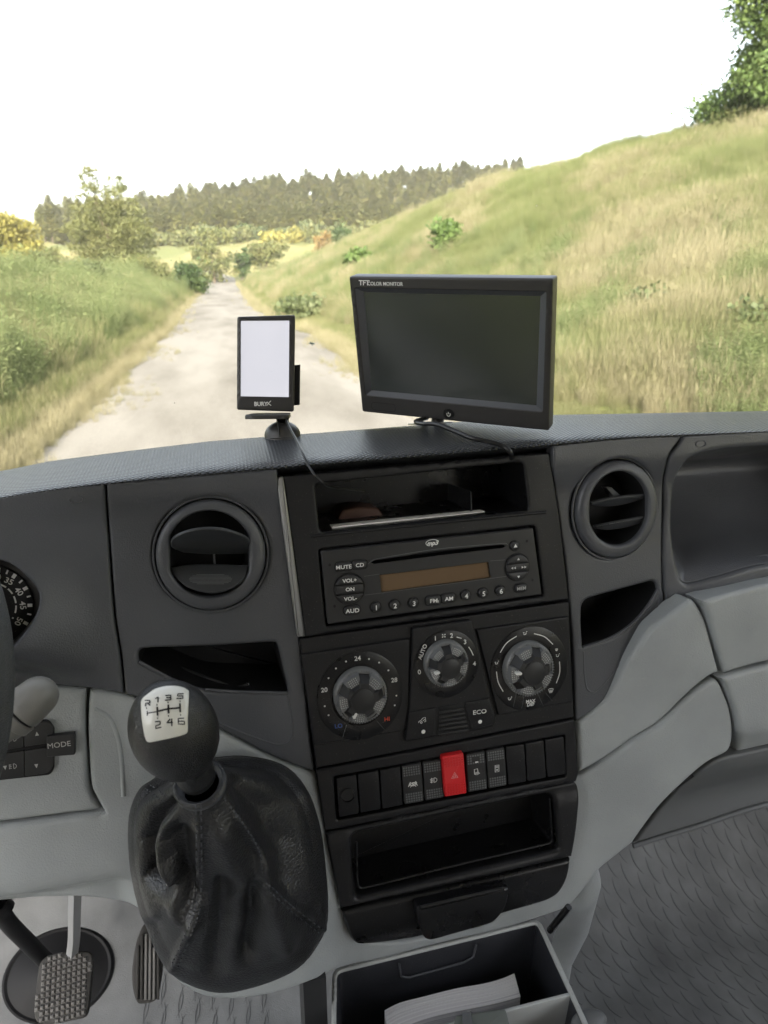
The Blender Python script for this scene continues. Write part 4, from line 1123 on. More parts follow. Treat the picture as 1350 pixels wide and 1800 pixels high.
# ------------------------------------------------------------------ air vents
def vent(label, G, cx, cy, rx, ry, open_px, vanes, wide):
    cu, cv, ru, rv = G
    t = thing('air_vent', label, 'air vent', FC.P(cu, cv, 0), 'round air vents of the dashboard')
    sv = rv / ru
    lathe('outer_ring', FC, cu, cv, [(ru * 1.02, -.004), (ru * 1.01, -.0025), (ru * .985, -.0025), (ru * .965, -.006), (ru * .955, -.013)], M['panel'], t, 72, 1, sv)
    op = ccw(H(open_px, .001))
    disc = [(cu + math.cos(a) * ru * .95, cv + math.sin(a) * rv * .95) for a in [2 * math.pi * k / 72 for k in range(72)]]
    def wf(u, v):
        rho = math.hypot((u - cu) / ru, (v - cv) / rv)
        return .0035 - .010 * max(0, rho - .80) ** 1.0 * 1.0 - .02 * max(0, .74 - rho)
    panel('rotating_bezel', FC, disc, [op], wf, M['panel'], t, r=.0035, step=.005, thick=.012, hole_r=.0018)
    bm = bmesh.new(); add_recess(bm, FC, op, -.002, .035, .002)
    fin(bm, 'duct', M['matte'], t, recalc=False, angle=35)
    for pts, deg, anchor in vanes:
        a = FC.hit(anchor[0], anchor[1], -.006)
        ft = tilted(a[0], a[1], -.006, deg)
        o = ccw(ft.hits(spline(pts, 5)))
        prism('vane', ft, o, -.0024, 0.0, M['vane'], t, r=.0011)
    return t
lo = []
for k in range(60):
    a = 2 * math.pi * k / 60; x = 76 * math.cos(a); y = 76 * math.sin(a)
    lo.append((368 + max(-69, min(69, x)), 973 + y))
vl_ = vent('round air vent left of the radio with two broad vanes', LV, 372, 974, 101, 101, lo,
     [([(301, 962), (306, 947), (330, 936), (362, 931), (400, 934), (437, 950), (437.5, 974, 's'), (370, 975), (322, 972, 's')], -48, (368, 975)),
      ([(299, 997, 's'), (330, 992), (370, 990.5), (437, 993, 's'), (430, 1015), (405, 1034), (372, 1041), (335, 1033), (310, 1015)], 40, (368, 992))], 0)
c = FC.hit(371, 1018, -.012)
bm = bmesh.new()
for k in range(8):
    y = 1010.5 + k * 2.3; hw = 38 * math.sqrt(max(.05, 1 - ((y - 1018.5) / 10.5) ** 2))
    a = FC.hit(370 - hw, y, -.006); b = FC.hit(370 + hw, y, -.006)
    ft = tilted(*FC.hit(368, 992, -.006), -.006, 40)
    a = ft.hit(370 - hw, y); b = ft.hit(370 + hw, y)
    add_stroke(bm, ft, [a, b], .0005, .0002)
fin(bm, 'grip_ribs', M['darkgrey'], vl_, smooth=False, recalc=False)
bm = bmesh.new(); a = FC.hit(376, 974, -.012); b = FC.hit(376, 992, -.012)
bbox_prism(bm, FC, a[0] - .0007, a[0] + .0007, b[1], a[1], -.02, -.009); fin(bm, 'vane_link', M['panel'], vl_)
ro = []
for k in range(60):
    a = 2 * math.pi * k / 60; x = 53 * math.cos(a); y = 65 * math.sin(a)
    ro.append((1086 + max(-50, min(51, x)) - y * .0 , 893 + y + x * -.06))
vr_ = vent('round air vent right of the radio with two thin vanes', RV, 1079, 894, 74.5, 89, ro,
     [([(1038, 884, 's'), (1070, 877), (1100, 872.5), (1134, 871, 's'), (1134, 876), (1100, 887), (1070, 891), (1039, 889, 's')], -30, (1086, 885)),
      ([(1044, 925, 's'), (1080, 918), (1112, 912), (1138, 907, 's'), (1138, 914), (1112, 925), (1075, 932), (1046, 930, 's')], -20, (1090, 925))], 0)
bm = bmesh.new()
ff = Frame(FC.P(*FC.hit(1075, 864, -.02), -.02), (1, 0, 0), (0, .17, 1))
o = ff.hits([(1061, 856), (1072, 856), (1090, 873), (1078, 876)]); add_prism(bm, ff, ccw(o), -.004, .004, .0008)
fin(bm, 'inner_blade', M['darkgrey'], vr_)

# ------------------------------------------------------------------ centre console
con = thing('centre_console', 'glossy black centre console bezel between the two round vents', 'console', FC.P(0, -.1, 0))
tray = ccw(H(fillet([(554, 851), (920, 812), (930, 897), (562, 936)], 9), 0))
radio_o = ccw(H(fillet([(561, 966.5), (940, 925), (956, 1048), (574, 1102)], 4), 0))
up_out = H(fillet([(498.5, 837, 3), (966, 796, 5), (985, 920, 6), (1000, 1054, 3), (536, 1120, 3)], 3), 0)
def w_up(u, v): return .0 - .010 * sstep(V_(730, 835), V_(730, 812), v)
panel('radio_bezel', FC, up_out, [tray, radio_o], lambda u, v: 0.0, M['bezel'], con, r=.0016, step=.007, thick=.014, hole_r=.0022)
bm = bmesh.new(); add_recess(bm, FC, tray, -.002, .085, .002); fin(bm, 'upper_tray', M['black'], con, recalc=False, angle=35)
bm = bmesh.new(); a = FC.hit(814, 865, -.04); bbox_prism(bm, FC, a[0], a[0] + .0012, a[1] - .026, a[1] + .003, -.085, -.02); fin(bm, 'tray_rib', M['bezel'], con)
bm = bmesh.new(); add_recess(bm, FC, radio_o, -.002, .02); fin(bm, 'radio_well', M['matte'], con, recalc=False, angle=35)
# horizontal swellings of the bezel
for pts, rad in ((([(545, 943), (740, 922), (960, 900)]), .0016),):
    q = [FC.P(*FC.hit(a, b, 0), -.0004) for a, b in pts]
    bm = bmesh.new(); add_tube(bm, smooth3(q, 6), rad, 8); fin(bm, 'bezel_swell', M['bezel'], con, angle=80)
prism('silver_strip', FC, H(fillet([(486.5, 846, 6), (490, 838.5, 3), (498, 838, 1), (536, 1119, 1), (523, 1119.5, 1)], 2), .001), -.012, .0015, M['silver'], con, r=.0012)
# climate carrier and the strip below
clim = H(fillet([(527, 1124), (1001, 1059), (1010, 1262, 3), (556, 1352, 3)], 2), 0)
bm = bmesh.new(); panel_mesh(bm, FC, clim, [], -.0012, .001, .01, .02); fin(bm, 'climate_surround', M['bezel'], con)
# switch fascia
sw_rec = ccw(H(fillet([(586, 1366), (993, 1292), (996, 1366), (592, 1443)], 4), 0))
bin_o = ccw(H(fillet([(616, 1466, 14), (972, 1394, 16), (981, 1493, 10), (623, 1578, 10)], 8), 0))
sw_out = H(fillet([(555, 1355), (1010, 1265), (1011, 1280, 2), (1017, 1362, 3), (1013, 1374, 2), (571, 1462, 3)], 3), 0)
panel('switch_fascia', FC, sw_out, [sw_rec], 0.0, M['bezel'], con, r=.0016, step=.008, thick=.016, hole_r=.0016)
bm = bmesh.new(); add_recess(bm, FC, sw_rec, -.001, .012); fin(bm, 'switch_well', M['matte'], con, recalc=False, angle=35)
bin_out = H(spline([(572, 1464, 's'), (790, 1420), (1010, 1375, 's'), (1016, 1384), (1016, 1400), (1011, 1455), (1003, 1503, 's'), (800, 1550), (598, 1594, 's'), (584, 1530)], 5), 0)
def w_bin(u, v): return .003 * sstep(V_(800, 1420), V_(800, 1445), v)
panel('bin_bezel', FC, bin_out, [bin_o], w_bin, M['bezel'], con, r=.0022, step=.008, thick=.016, hole_r=.0045)
bm = bmesh.new(); add_recess(bm, FC, bin_o, -.003, .045, .004); fin(bm, 'lower_bin', M['black'], con, recalc=False, angle=35)
q = [FC.P(*FC.hit(a, b, -.004), -.004) for a, b in spline([(626, 1480), (629, 1556), (640, 1560), (800, 1521), (962, 1483), (970, 1477), (966, 1404)], 6, False)]
bm = bmesh.new(); add_tube(bm, q, .0012, 8); fin(bm, 'bin_inner_rim', M['black'], con, angle=80)
# flap with its pull handle
flap_out = H(spline([(599, 1598, 's'), (800, 1554), (1000, 1507, 's'), (998, 1525), (992, 1546), (978, 1568), (955, 1583), (888, 1606), (820, 1632), (752, 1652), (710, 1660), (672, 1664), (632, 1663), (620, 1652), (611, 1635)], 5), 0)
def w_flap(u, v): return .004 - .012 * sstep(V_(800, 1600), V_(800, 1660), v)
flap = panel('flap', FC, flap_out, [], w_flap, M['black'], con, r=.0035, step=.008, thick=.016)
hd = ccw(H(spline([(731, 1597), (735, 1592), (760, 1587), (880, 1559), (892, 1559), (894, 1565), (889, 1590), (878, 1608), (866, 1620), (850, 1626), (800, 1640), (765, 1650), (752, 1651), (744, 1645), (737, 1630)], 5), .014))
bm = bmesh.new(); add_prism(bm, FC, hd, -.01, .016, .003, 4); fin(bm, 'pull_handle', M['black'], con, angle=60)
for o_ in (hd,):
    bm = bmesh.new(); top = H([(735, 1592), (890, 1557)], .016)
    add_tube(bm, [FC.P(top[0][0] + .002, top[0][1] - .002, .0155), FC.P(top[1][0] - .003, top[1][1] - .002, .0155)], .0022, 8); fin(bm, 'handle_lip', M['black'], con, angle=80)

# ------------------------------------------------------------------ the radio
rad = thing('car_radio', 'black car radio with amber display, numbered buttons and mp3 mark', 'radio', FC.P(0, 0, 0))
WR = .0025
face = H(fillet([(564, 969), (937.5, 928), (953, 1045.5), (576, 1098)], 3), WR)
disp = ccw(H([(667, 1011), (858, 988), (862, 1015.5), (671, 1041.5)], WR))
slot = ccw(H([(652, 988.5), (658, 985), (770, 968), (884, 957.5), (888, 959.5), (884, 963), (770, 976.5), (658, 991)], WR))
panel('faceplate', FC, face, [disp, slot], WR, M['button'], rad, r=.0014, step=.006, thick=.012, hole_r=.0004)
bm = bmesh.new(); add_recess(bm, FC, slot, WR, .012); fin(bm, 'disc_slot', M['matte'], rad, recalc=False)
bm = bmesh.new(); add_recess(bm, FC, disp, WR, .0022); dsp = fin(bm, 'display', M['lcd'], rad, recalc=False)
sx_, sy_ = size_px(757, 1010)
th = -math.radians(0)
# the face's own horizontal in U,V is level, so everything lies along U
def btn(name, pts_or_c, shape, label_txt=None, tsize=.0036, rot=0.0, h=.0022, dome=.0004, mat='button', rim=True, tmat='white', bold=.02, sx=1.0):
    cu, cv = FC.hit(*pts_or_c, WR)
    o = shape(cu, cv)
    b = prism(name, FC, o, WR - .001, WR + h, M[mat], rad, r=.0009, top=dome)
    if rim:
        bm = bmesh.new(); add_stroke(bm, FC, ccw(inset(ccw(o), -.0007)), .0006, WR + .0001, .0002, closed=True); fin(bm, 'button_gap', M['matte'], b, recalc=False, smooth=False)
    if label_txt:
        text(label_txt, FC, cu, cv, WR + h + dome, tsize, M[tmat], b, bold=bold, sx=sx)
    return b
su_, sv_ = sx_, sy_
for n, (px, py) in enumerate([(660, 1066.5), (693, 1063), (726, 1059), (817.5, 1046), (848, 1042), (878.5, 1037.6)]):
    btn('preset_button', (px, py), lambda u, v: ellipse(u, v, 8.2 * su_, 8.4 * sv_, 24), str(n + 1), .0042, h=.0026, dome=.0008)
btn('mute_button', (603.5, 995.5), lambda u, v: pill(u, v, 26 * su_, 14 * sv_, r=.0025), 'MUTE', .0032, sx=1.15)
btn('disc_button', (631.5, 992), lambda u, v: pill(u, v, 24 * su_, 14 * sv_, r=.0025), 'CD', .0032, sx=1.1)
btn('audio_button', (618.5, 1072), lambda u, v: pill(u, v, 27 * su_, 14.5 * sv_), 'AUD', .0034, sx=1.15)
btn('fm_button', (761, 1054.5), lambda u, v: pill(u, v, 26 * su_, 15 * sv_, r=.0026), 'FM', .0034, sx=1.2)
btn('am_button', (787.5, 1051), lambda u, v: pill(u, v, 24 * su_, 15 * sv_, r=.0026), 'AM', .0034, sx=1.1)
btn('memory_button', (914.6, 1033), lambda u, v: pill(u, v, 23 * su_, 15 * sv_), 'MEM', .0030, tmat='dimwhite')
btn('eject_button', (904, 959), lambda u, v: ellipse(u, v, 8 * su_, 8.2 * sv_, 24))
c = FC.hit(904, 959, WR); strokes('eject_mark', FC, [], .0003, WR + .0026, M['white'], rad, fills=[[(c[0] - .0017, c[1] - .001), (c[0] + .0017, c[1] - .001), (c[0], c[1] + .0018)]])
c = FC.hit(767, 1055, WR); text('AS', FC, c[0], c[1] - .0004, WR + .0027, .0018, M['white'], rad, bold=.02)
def three_part(name, cx, cy, rx, ry, items):
    """Round control cut across into three keys."""
    cu, cv = FC.hit(cx, cy, WR); a, b = rx * su_, ry * sv_
    bm = bmesh.new(); add_stroke(bm, FC, ellipse(cu, cv, a + .0008, b + .0008, 48), .0009, WR + .0001, .0004, closed=True)
    fin(bm, 'control_ring', M['matte'], rad, recalc=False, smooth=False)
    for k, (lo_, hi_) in enumerate(((.36, 1.0), (-.30, .30), (-1.0, -.36))):
        pts = []
        n = 14
        a_lo, a_hi = math.asin(lo_), math.asin(hi_)
        for i in range(n + 1):
            t = a_lo + (a_hi - a_lo) * i / n; pts.append((cu + a * math.cos(t), cv + b * math.sin(t)))
        for i in range(n + 1):
            t = a_hi + (a_lo - a_hi) * i / n; x = -a * math.cos(t)
            if i == 0 and abs(x) < 1e-6: continue
            pts.append((cu + x, cv + b * math.sin(t)))
        o = prism(name, FC, pts, WR - .001, WR + (.003 if k != 1 else .0022), M['button'], rad, r=.0008, top=.0004)
        items(k, cu, cv, a, b, o)
def vol(k, cu, cv, a, b, o):
    text(('VOL+', 'ON', 'VOL-')[k], FC, cu + (0, .0002, 0)[k], cv + (.62, 0, -.62)[k] * b, WR + (.0034, .0026, .0034)[k], .0031, M['white'], o, bold=.03, sx=1.1)
three_part('volume_key', 613.8, 1034.5, 24, 25, vol)
def nav(k, cu, cv, a, b, o):
    w = WR + .0036; t = .0013
    if k == 0: f_ = [[(cu - t, cv + .6 * b), (cu + t, cv + .6 * b), (cu, cv + .6 * b + 1.6 * t)]]
    elif k == 2: f_ = [[(cu - t, cv - .62 * b), (cu, cv - .62 * b - 1.6 * t), (cu + t, cv - .62 * b)]]
    else:
        f_ = []
        for s, x0 in ((-1, cu - .52 * a), (-1, cu - .28 * a), (1, cu + .38 * a), (1, cu + .62 * a)):
            f_.append([(x0 + s * .0011, cv), (x0 - s * .0008, cv + .0011), (x0 - s * .0008, cv - .0011)])
        w = WR + .0028
    strokes('arrow_mark', FC, [], .0003, w, M['white'], o, fills=f_)
three_part('seek_key', 908.5, 996.5, 21, 23, nav)
for px, py in ((579.5, 993), (926, 951), (936, 1019.5), (588, 1065.6)):
    c = FC.hit(px, py, WR); bm = bmesh.new(); add_prism(bm, FC, ellipse(c[0], c[1], .0011, .0012, 14), WR, WR + .00012); fin(bm, 'tool_hole', M['matte'], rad, smooth=False)
# engraved guide lines and the print
c0, c1, c2, c3 = FC.hit(640, 1013, WR), FC.hit(667, 1009, WR), FC.hit(862, 986, WR), FC.hit(888, 984, WR)
d0, d3 = FC.hit(641, 1046, WR), FC.hit(890, 1013, WR)
strokes('guide_line', FC, [[c0, c1], [c2, c3], [d0, d3]], .0003, WR, M['darkgrey'], rad)
c = FC.hit(760, 955, WR)
text('mp3', FC, c[0] + .0004, c[1] - .0003, WR, .0037, M['white'], rad, bold=.05, shear=.35, sx=1.05)
lg = [(c[0] + .0056 * math.cos(t), c[1] + .0004 + .0028 * math.sin(t)) for t in [math.radians(x) for x in range(15, 255, 12)]]
strokes('logo_swoosh', FC, [lg], .0005, WR, M['white'], rad)
sl = H(spline([(646, 992), (660, 983), (770, 965), (888, 955), (893, 958)], 6, False), WR)
strokes('slot_edge', FC, [sl], .0004, WR, M['darkgrey'], rad)

# ------------------------------------------------------------------ climate panel
cli = thing('climate_panel', 'black heater control panel with three round dials below the radio', 'climate controls', FC.P(0, -.07, 0))
WC = .0018
def cx6(x, y): return (520 + .37037 * x, 1060 + .37037 * y)
panel('left_plate', FC, H(fillet([(529, 1151), (721, 1123), (719, 1245), (712, 1285), (552, 1311)], 2), WC), [], WC, M['bezel'], cli, r=.0012, step=.01, thick=.008)
panel('right_plate', FC, H(fillet([(838, 1107), (1000, 1084), (1008, 1234), (876, 1258)], 2), WC), [], WC, M['bezel'], cli, r=.0012, step=.01, thick=.008)
WT = .0042
trap = H(fillet([(726, 1104.5), (829.5, 1090, 5), (873.5, 1270, 6), (866, 1279, 3), (711.5, 1305, 5), (719.5, 1245)], 5), WT)
panel('centre_plate', FC, trap, [], WT, M['bezel'], cli, r=.0016, step=.01, thick=.012)
def dial(cx, cy, ringr, knobr, w0, pointer, label, spoke0):
    cu, cv = FC.hit(cx, cy, w0); a, b = size_px(cx, cy, w0)
    R = ringr[0] * a; Rv = ringr[1] * b; sv = Rv / R
    lathe('dial_ring', FC, cu, cv, [(R, w0 - .001), (R, w0 + .0006), (R - .0009, w0 + .0010), (R * .66, w0 + .0010), (R * .64, w0 - .0005)], M['black'], cli, 72, 1, sv)
    kx = cx + (knobr[2] if len(knobr) > 2 else 0)
    ky = cy + (knobr[3] if len(knobr) > 3 else 0)
    H_ = .016
    ku, kv = FC.hit(kx, ky, w0 + .006); K = knobr[0] * a * .97; Kv = knobr[1] * b * .97; s2 = Kv / K
    k = lathe('dial_knob', FC, ku, kv, [(K, w0), (K, w0 + .006), (K * .97, w0 + .0075), (K * .90, w0 + .0085), (K * .88, w0 + .0075), (K * .5, w0 + .0075), (0, w0 + .0075)], M['smokedrim'], cli, 72, 1, s2, label=label)
    # fluted rim
    bm = bmesh.new()
    for i in range(60):
        t = 2 * math.pi * i / 60
        p = [(ku + (K * q) * math.cos(t), kv + s2 * (K * q) * math.sin(t)) for q in (.90, .985)]
        add_stroke(bm, FC, p, K * .035, w0 + .0080, .0006)
    fin(bm, 'fluting', M['smoked'], k, recalc=False, smooth=False, kind='stuff')
    # star-shaped hub: five arms
    hw = w0 + .0165
    star = []
    for i in range(5):
        t = math.radians(spoke0 + 72 * i); hb = .34; tip = .62
        for (rr, da) in ((.46, -.62), (.48, -.36), (tip, -.24), (tip, .24), (.48, .36), (.46, .62)):
            star.append((ku + K * rr * math.cos(t + da), kv + s2 * K * rr * math.sin(t + da)))
    bm = bmesh.new(); o = ccw(star)
    base = [FC.P(ku + (p[0] - ku) * 1.38, kv + (p[1] - kv) * 1.38, w0 + .0074) for p in o]
    top = [FC.P(ku + (p[0] - ku), kv + (p[1] - kv), hw) for p in o]
    vb = [bm.verts.new(p) for p in base]; vt = [bm.verts.new(p) for p in top]; n = len(o)
    for i in range(n): bm.faces.new((vb[i], vb[(i + 1) % n], vt[(i + 1) % n], vt[i]))
    bm.faces.new(vt)
    fin(bm, 'hub', M['button'], k, angle=25)
    lathe('hub_cap', FC, ku, kv, [(K * .42, hw - .001), (K * .42, hw + .0006), (K * .39, hw + .001), (0, hw + .0006)], M['button'], k, 40, 1, s2)
    # translucent grip pads between the arms, sloping outwards
    for i in range(5):
        t = math.radians(spoke0 + 36 + 72 * i); da = .36
        def q(rr, d, w): return FC.P(ku + K * rr * math.cos(t + d), kv + s2 * K * rr * math.sin(t + d), w)
        bm = bmesh.new()
        inn, out_ = .50, .86
        A = [q(inn, d, hw - .0035) for d in (-.42, 0, .42)]; B = [q(out_, d, w0 + .0125) for d in (-.36, 0, .36)]; C_ = [q(.93, d, w0 + .0078) for d in (-.40, 0, .40)]
        rows = [[bm.verts.new(x) for x in r_] for r_ in (A, B, C_)]
        D = [bm.verts.new(x) for x in [q(inn, d, w0 + .0074) for d in (-.42, 0, .42)]]
        for r1, r2 in zip(rows[:-1], rows[1:]):
            for j in range(2): bm.faces.new((r1[j], r1[j + 1], r2[j + 1], r2[j]))
        bm.faces.new((D[0], rows[0][0], rows[1][0], rows[2][0])); bm.faces.new((D[2], rows[2][2], rows[1][2], rows[0][2]))
        fin(bm, 'grip_pad', M['smoked'], k, angle=25)
        # raised dots
        bm = bmesh.new()
        for m in range(4):
            for nn in range(5):
                rr = .58 + .075 * m; d = (-.26 + .13 * nn) * (1 - .1 * m); f_ = (rr - inn) / (out_ - inn); w = (hw - .0035) * (1 - f_) + (w0 + .0125) * f_
                cc = q(rr, d, w + .0001); s = .00035
                fr2 = Frame(cc, FC.U, FC.V)
                add_prism(bm, fr2, [(-s, -s), (s, -s), (s, s), (-s, s)], -.0002, .0003)
        fin(bm, 'grip_dots', M['rim'], k, kind='stuff', smooth=False)
    # pointer
    t = math.radians(pointer)
    p = (ku + K * .60 * math.cos(t), kv + s2 * K * .60 * math.sin(t))
    prism('pointer', FC, pill(p[0], p[1], K * .24, K * .11, t), hw - .005, hw + .0002, M['white'], k, r=.0003)
    return cu, cv, R, sv, k
def P6(x, y, w=WC): return FC.hit(*cx6(x, y), w)
w1 = WC + .0010
d1 = dial(633, 1223, (75.5, 78), (48, 49, 1, 0), WC, 238, 'left temperature dial', 80)
for s, x, y in (('20', 135, 412), ('24', 293, 262), ('28', 467, 365)):
    c = P6(x, y, w1); text(s, FC, c[0], c[1], w1, .0040, M['white'], cli, bold=.02)
c = P6(203, 583, w1); text('LO', FC, c[0], c[1], w1, .0038, M['blueprint'], cli, bold=.02)
c = P6(433, 550, w1); text('HI', FC, c[0], c[1], w1, .0038, M['redprint'], cli, bold=.02)
bm = bmesh.new()
for x, y in ((155, 356), (190, 310), (238, 277), (347, 265), (395, 282), (439, 319), (477, 439), (469, 485), (137, 489), (155, 532)):
    c = P6(x, y, w1); bm.faces.new([bm.verts.new(FC.P(a, b, w1 + .0003)) for a, b in ellipse(c[0], c[1], .00078, .00078, 12)])
fin(bm, 'scale_dots', M['white'], cli, recalc=False, smooth=False)
for a, b in (((385, 560), (420, 600)), ((222, 640), (240, 578))):
    strokes('sector_line', FC, [[P6(*a, w1), P6(*b, w1)]], .0003, w1, M['darkgrey'], cli)
w2 = WT + .0010
def Q6(x, y): return P6(x, y, w2)
d2 = dial(785, 1167, (56, 59), (39, 41, 0, 0), WT, 195, 'small middle fan dial', 95)
for s, x, y, rt, sz in (('0', 586, 327, 8, .0042), ('1', 662, 167, 0, .0040), ('2', 739, 154, 0, .0040), ('3', 803, 184, 0, .0040), ('4', 847, 287, 0, .0040), ('AUTO', 601, 232, 66, .0036)):
    c = Q6(x, y); text(s, FC, c[0], c[1], w2, sz, M['white'], cli, rot=math.radians(rt), bold=.02)
strokes('scale_arc', FC, [[Q6(763, 161), Q6(786, 168)], [Q6(820, 208), Q6(833, 228), Q6(842, 248)]], .0008, w2, M['white'], cli)
c = Q6(702, 155)
fan = []
for i in range(4):
    t = math.radians(45 + 90 * i)
    fan.append([(c[0] + .0004 * math.cos(t), c[1] + .0004 * math.sin(t)), (c[0] + .0019 * math.cos(t - .35), c[1] + .0019 * math.sin(t - .35)), (c[0] + .0021 * math.cos(t), c[1] + .0021 * math.sin(t)), (c[0] + .0018 * math.cos(t + .35), c[1] + .0018 * math.sin(t + .35))])
strokes('fan_symbol', FC, [], .0003, w2, M['white'], cli, fills=fan)
d3 = dial(930, 1175, (67.5, 73.5), (44, 48, 0, 1), WC, 175, 'right air flow dial', 75)
def arcp(pts): return [P6(*p, w1) for p in spline(pts, 6, False)]
strokes('scale_arc', FC, [arcp([(970, 235), (1000, 190), (1048, 157)]), arcp([(1130, 145), (1180, 160), (1220, 196)]), arcp([(1251, 278), (1252, 330), (1236, 380)]), arcp([(952, 325), (960, 375), (984, 420)])], .0008, w1, M['white'], cli)
for s, y in (('MAX', 465), ('DEF', 481)):
    c = P6(1115, y, w1); text(s, FC, c[0], c[1], w1, .0030, M['white'], cli, bold=.03)
strokes('sector_line', FC, [[P6(1072, 500, w1), P6(1082, 445, w1)], [P6(1148, 430, w1), P6(1174, 488, w1)], [P6(1185, 425, w1), P6(1215, 462, w1)], [P6(1045, 432, w1), P6(1032, 492, w1)]], .0003, w1, M['darkgrey'], cli)
def seated(x, y, s=1.0, extra=None):
    """Little seated figure with an air arrow, in strokes."""
    c = P6(x, y, w1); k = .001 * s
    body = [(-1.2, -1.2), (.2, -1.0), (.6, .6)]; leg = [(-1.2, -1.2), (-1.9, -.2)]; arr = [(-2.4, .8), (-1.0, .5)]
    L_ = [[(c[0] + a * k, c[1] + b * k) for a, b in q] for q in (body, leg, arr)]
    hd_ = [(c[0] + (1.1 + .45 * math.cos(t)) * k, c[1] + (1.3 + .45 * math.sin(t)) * k) for t in [i * math.pi / 4 for i in range(8)]]
    strokes('airflow_symbol', FC, L_, .0006, w1, M['white'], cli, fills=[hd_])
seated(1090, 143); seated(1245, 248); seated(956, 283); seated(1018, 453)
def demist(x, y, s=1.0, w=w1, F=P6):
    c = FC.hit(*cx6(x, y), w); k = .001 * s
    tr = [(-2, 1.4), (-1, 1.8), (1, 1.8), (2, 1.4), (1.3, -.9), (-1.3, -.9), (-2, 1.4)]
    L_ = [[(c[0] + a * k, c[1] + b * k) for a, b in tr]] + [[(c[0] + a * k, c[1] - 1.9 * k), (c[0] + a * k, c[1] + .9 * k)] for a in (-.8, 0, .8)]
    strokes('demist_symbol', FC, L_, .00045, w, M['white'], cli)
demist(1210, 416, 1.15); demist(1237, 222, .6)
# three keys under the middle dial
def key(name, pts, mat='bezel', w=WT + .0012):
    return prism(name, FC, H(fillet(pts, 3), w), WT - .002, w, M[mat], cli, r=.0006)
kr = key('recirculation_key', [(719.5, 1252), (766, 1244), (763, 1294), (714, 1302)])
ke = key('eco_key', [(817, 1235), (861, 1228), (871.5, 1272), (828, 1284)])
wk = WT + .0012
c = FC.hit(*cx6(873, 516), wk); text('ECO', FC, c[0], c[1], wk, .0040, M['white'], ke, bold=.01, sx=1.15)
for (x, y), p_ in (((874, 563), ke), ((605, 610), kr)):
    c = FC.hit(*cx6(x, y), wk); bm = bmesh.new(); bm.faces.new([bm.verts.new(FC.P(a, b, wk + .0003)) for a, b in ellipse(c[0], c[1], .0018, .0018, 20)]); fin(bm, 'status_dot', M['white'], p_, recalc=False, smooth=False)
c = FC.hit(*cx6(600, 558), wk)
car = [(-3.2, -1.6), (-3.0, -.2), (-1.4, .3), (.6, 2.3), (2.8, 2.6), (3.1, -1.2), (1.6, -1.4)]
strokes('recirculation_symbol', FC, [[(c[0] + a * .001, c[1] + b * .001) for a, b in car], [(c[0] + a * .001, c[1] + b * .001) for a, b in ((.4, -.2), (1.6, .2), (2.2, 1.2))],
        [(c[0] + (-.9 + .8 * math.cos(t)) * .001, c[1] + (-1.5 + .8 * math.sin(t)) * .001) for t in [i * math.pi / 6 for i in range(13)]]], .0005, wk, M['white'], kr)
gp = H(fillet([(769, 1243), (814, 1235.5), (825, 1284.5), (767, 1294)], 3), WT)
bm = bmesh.new(); add_prism(bm, FC, gp, WT - .001, WT + .0003, .0002); gg = fin(bm, 'sensor_grille', M['matte'], cli)
for i in range(6):
    y = 1250 + i * 7.4
    a = FC.hit(772 - i * .2, y + 2, WT); b = FC.hit(814 + i * 1.7, y - 5, WT)
    prism('louvre', FC, [(a[0], a[1] - .0009), (b[0], b[1] - .0009), (b[0], b[1] + .0009), (a[0], a[1] + .0009)], WT, WT + .0018, M['button'], gg, r=.0006)

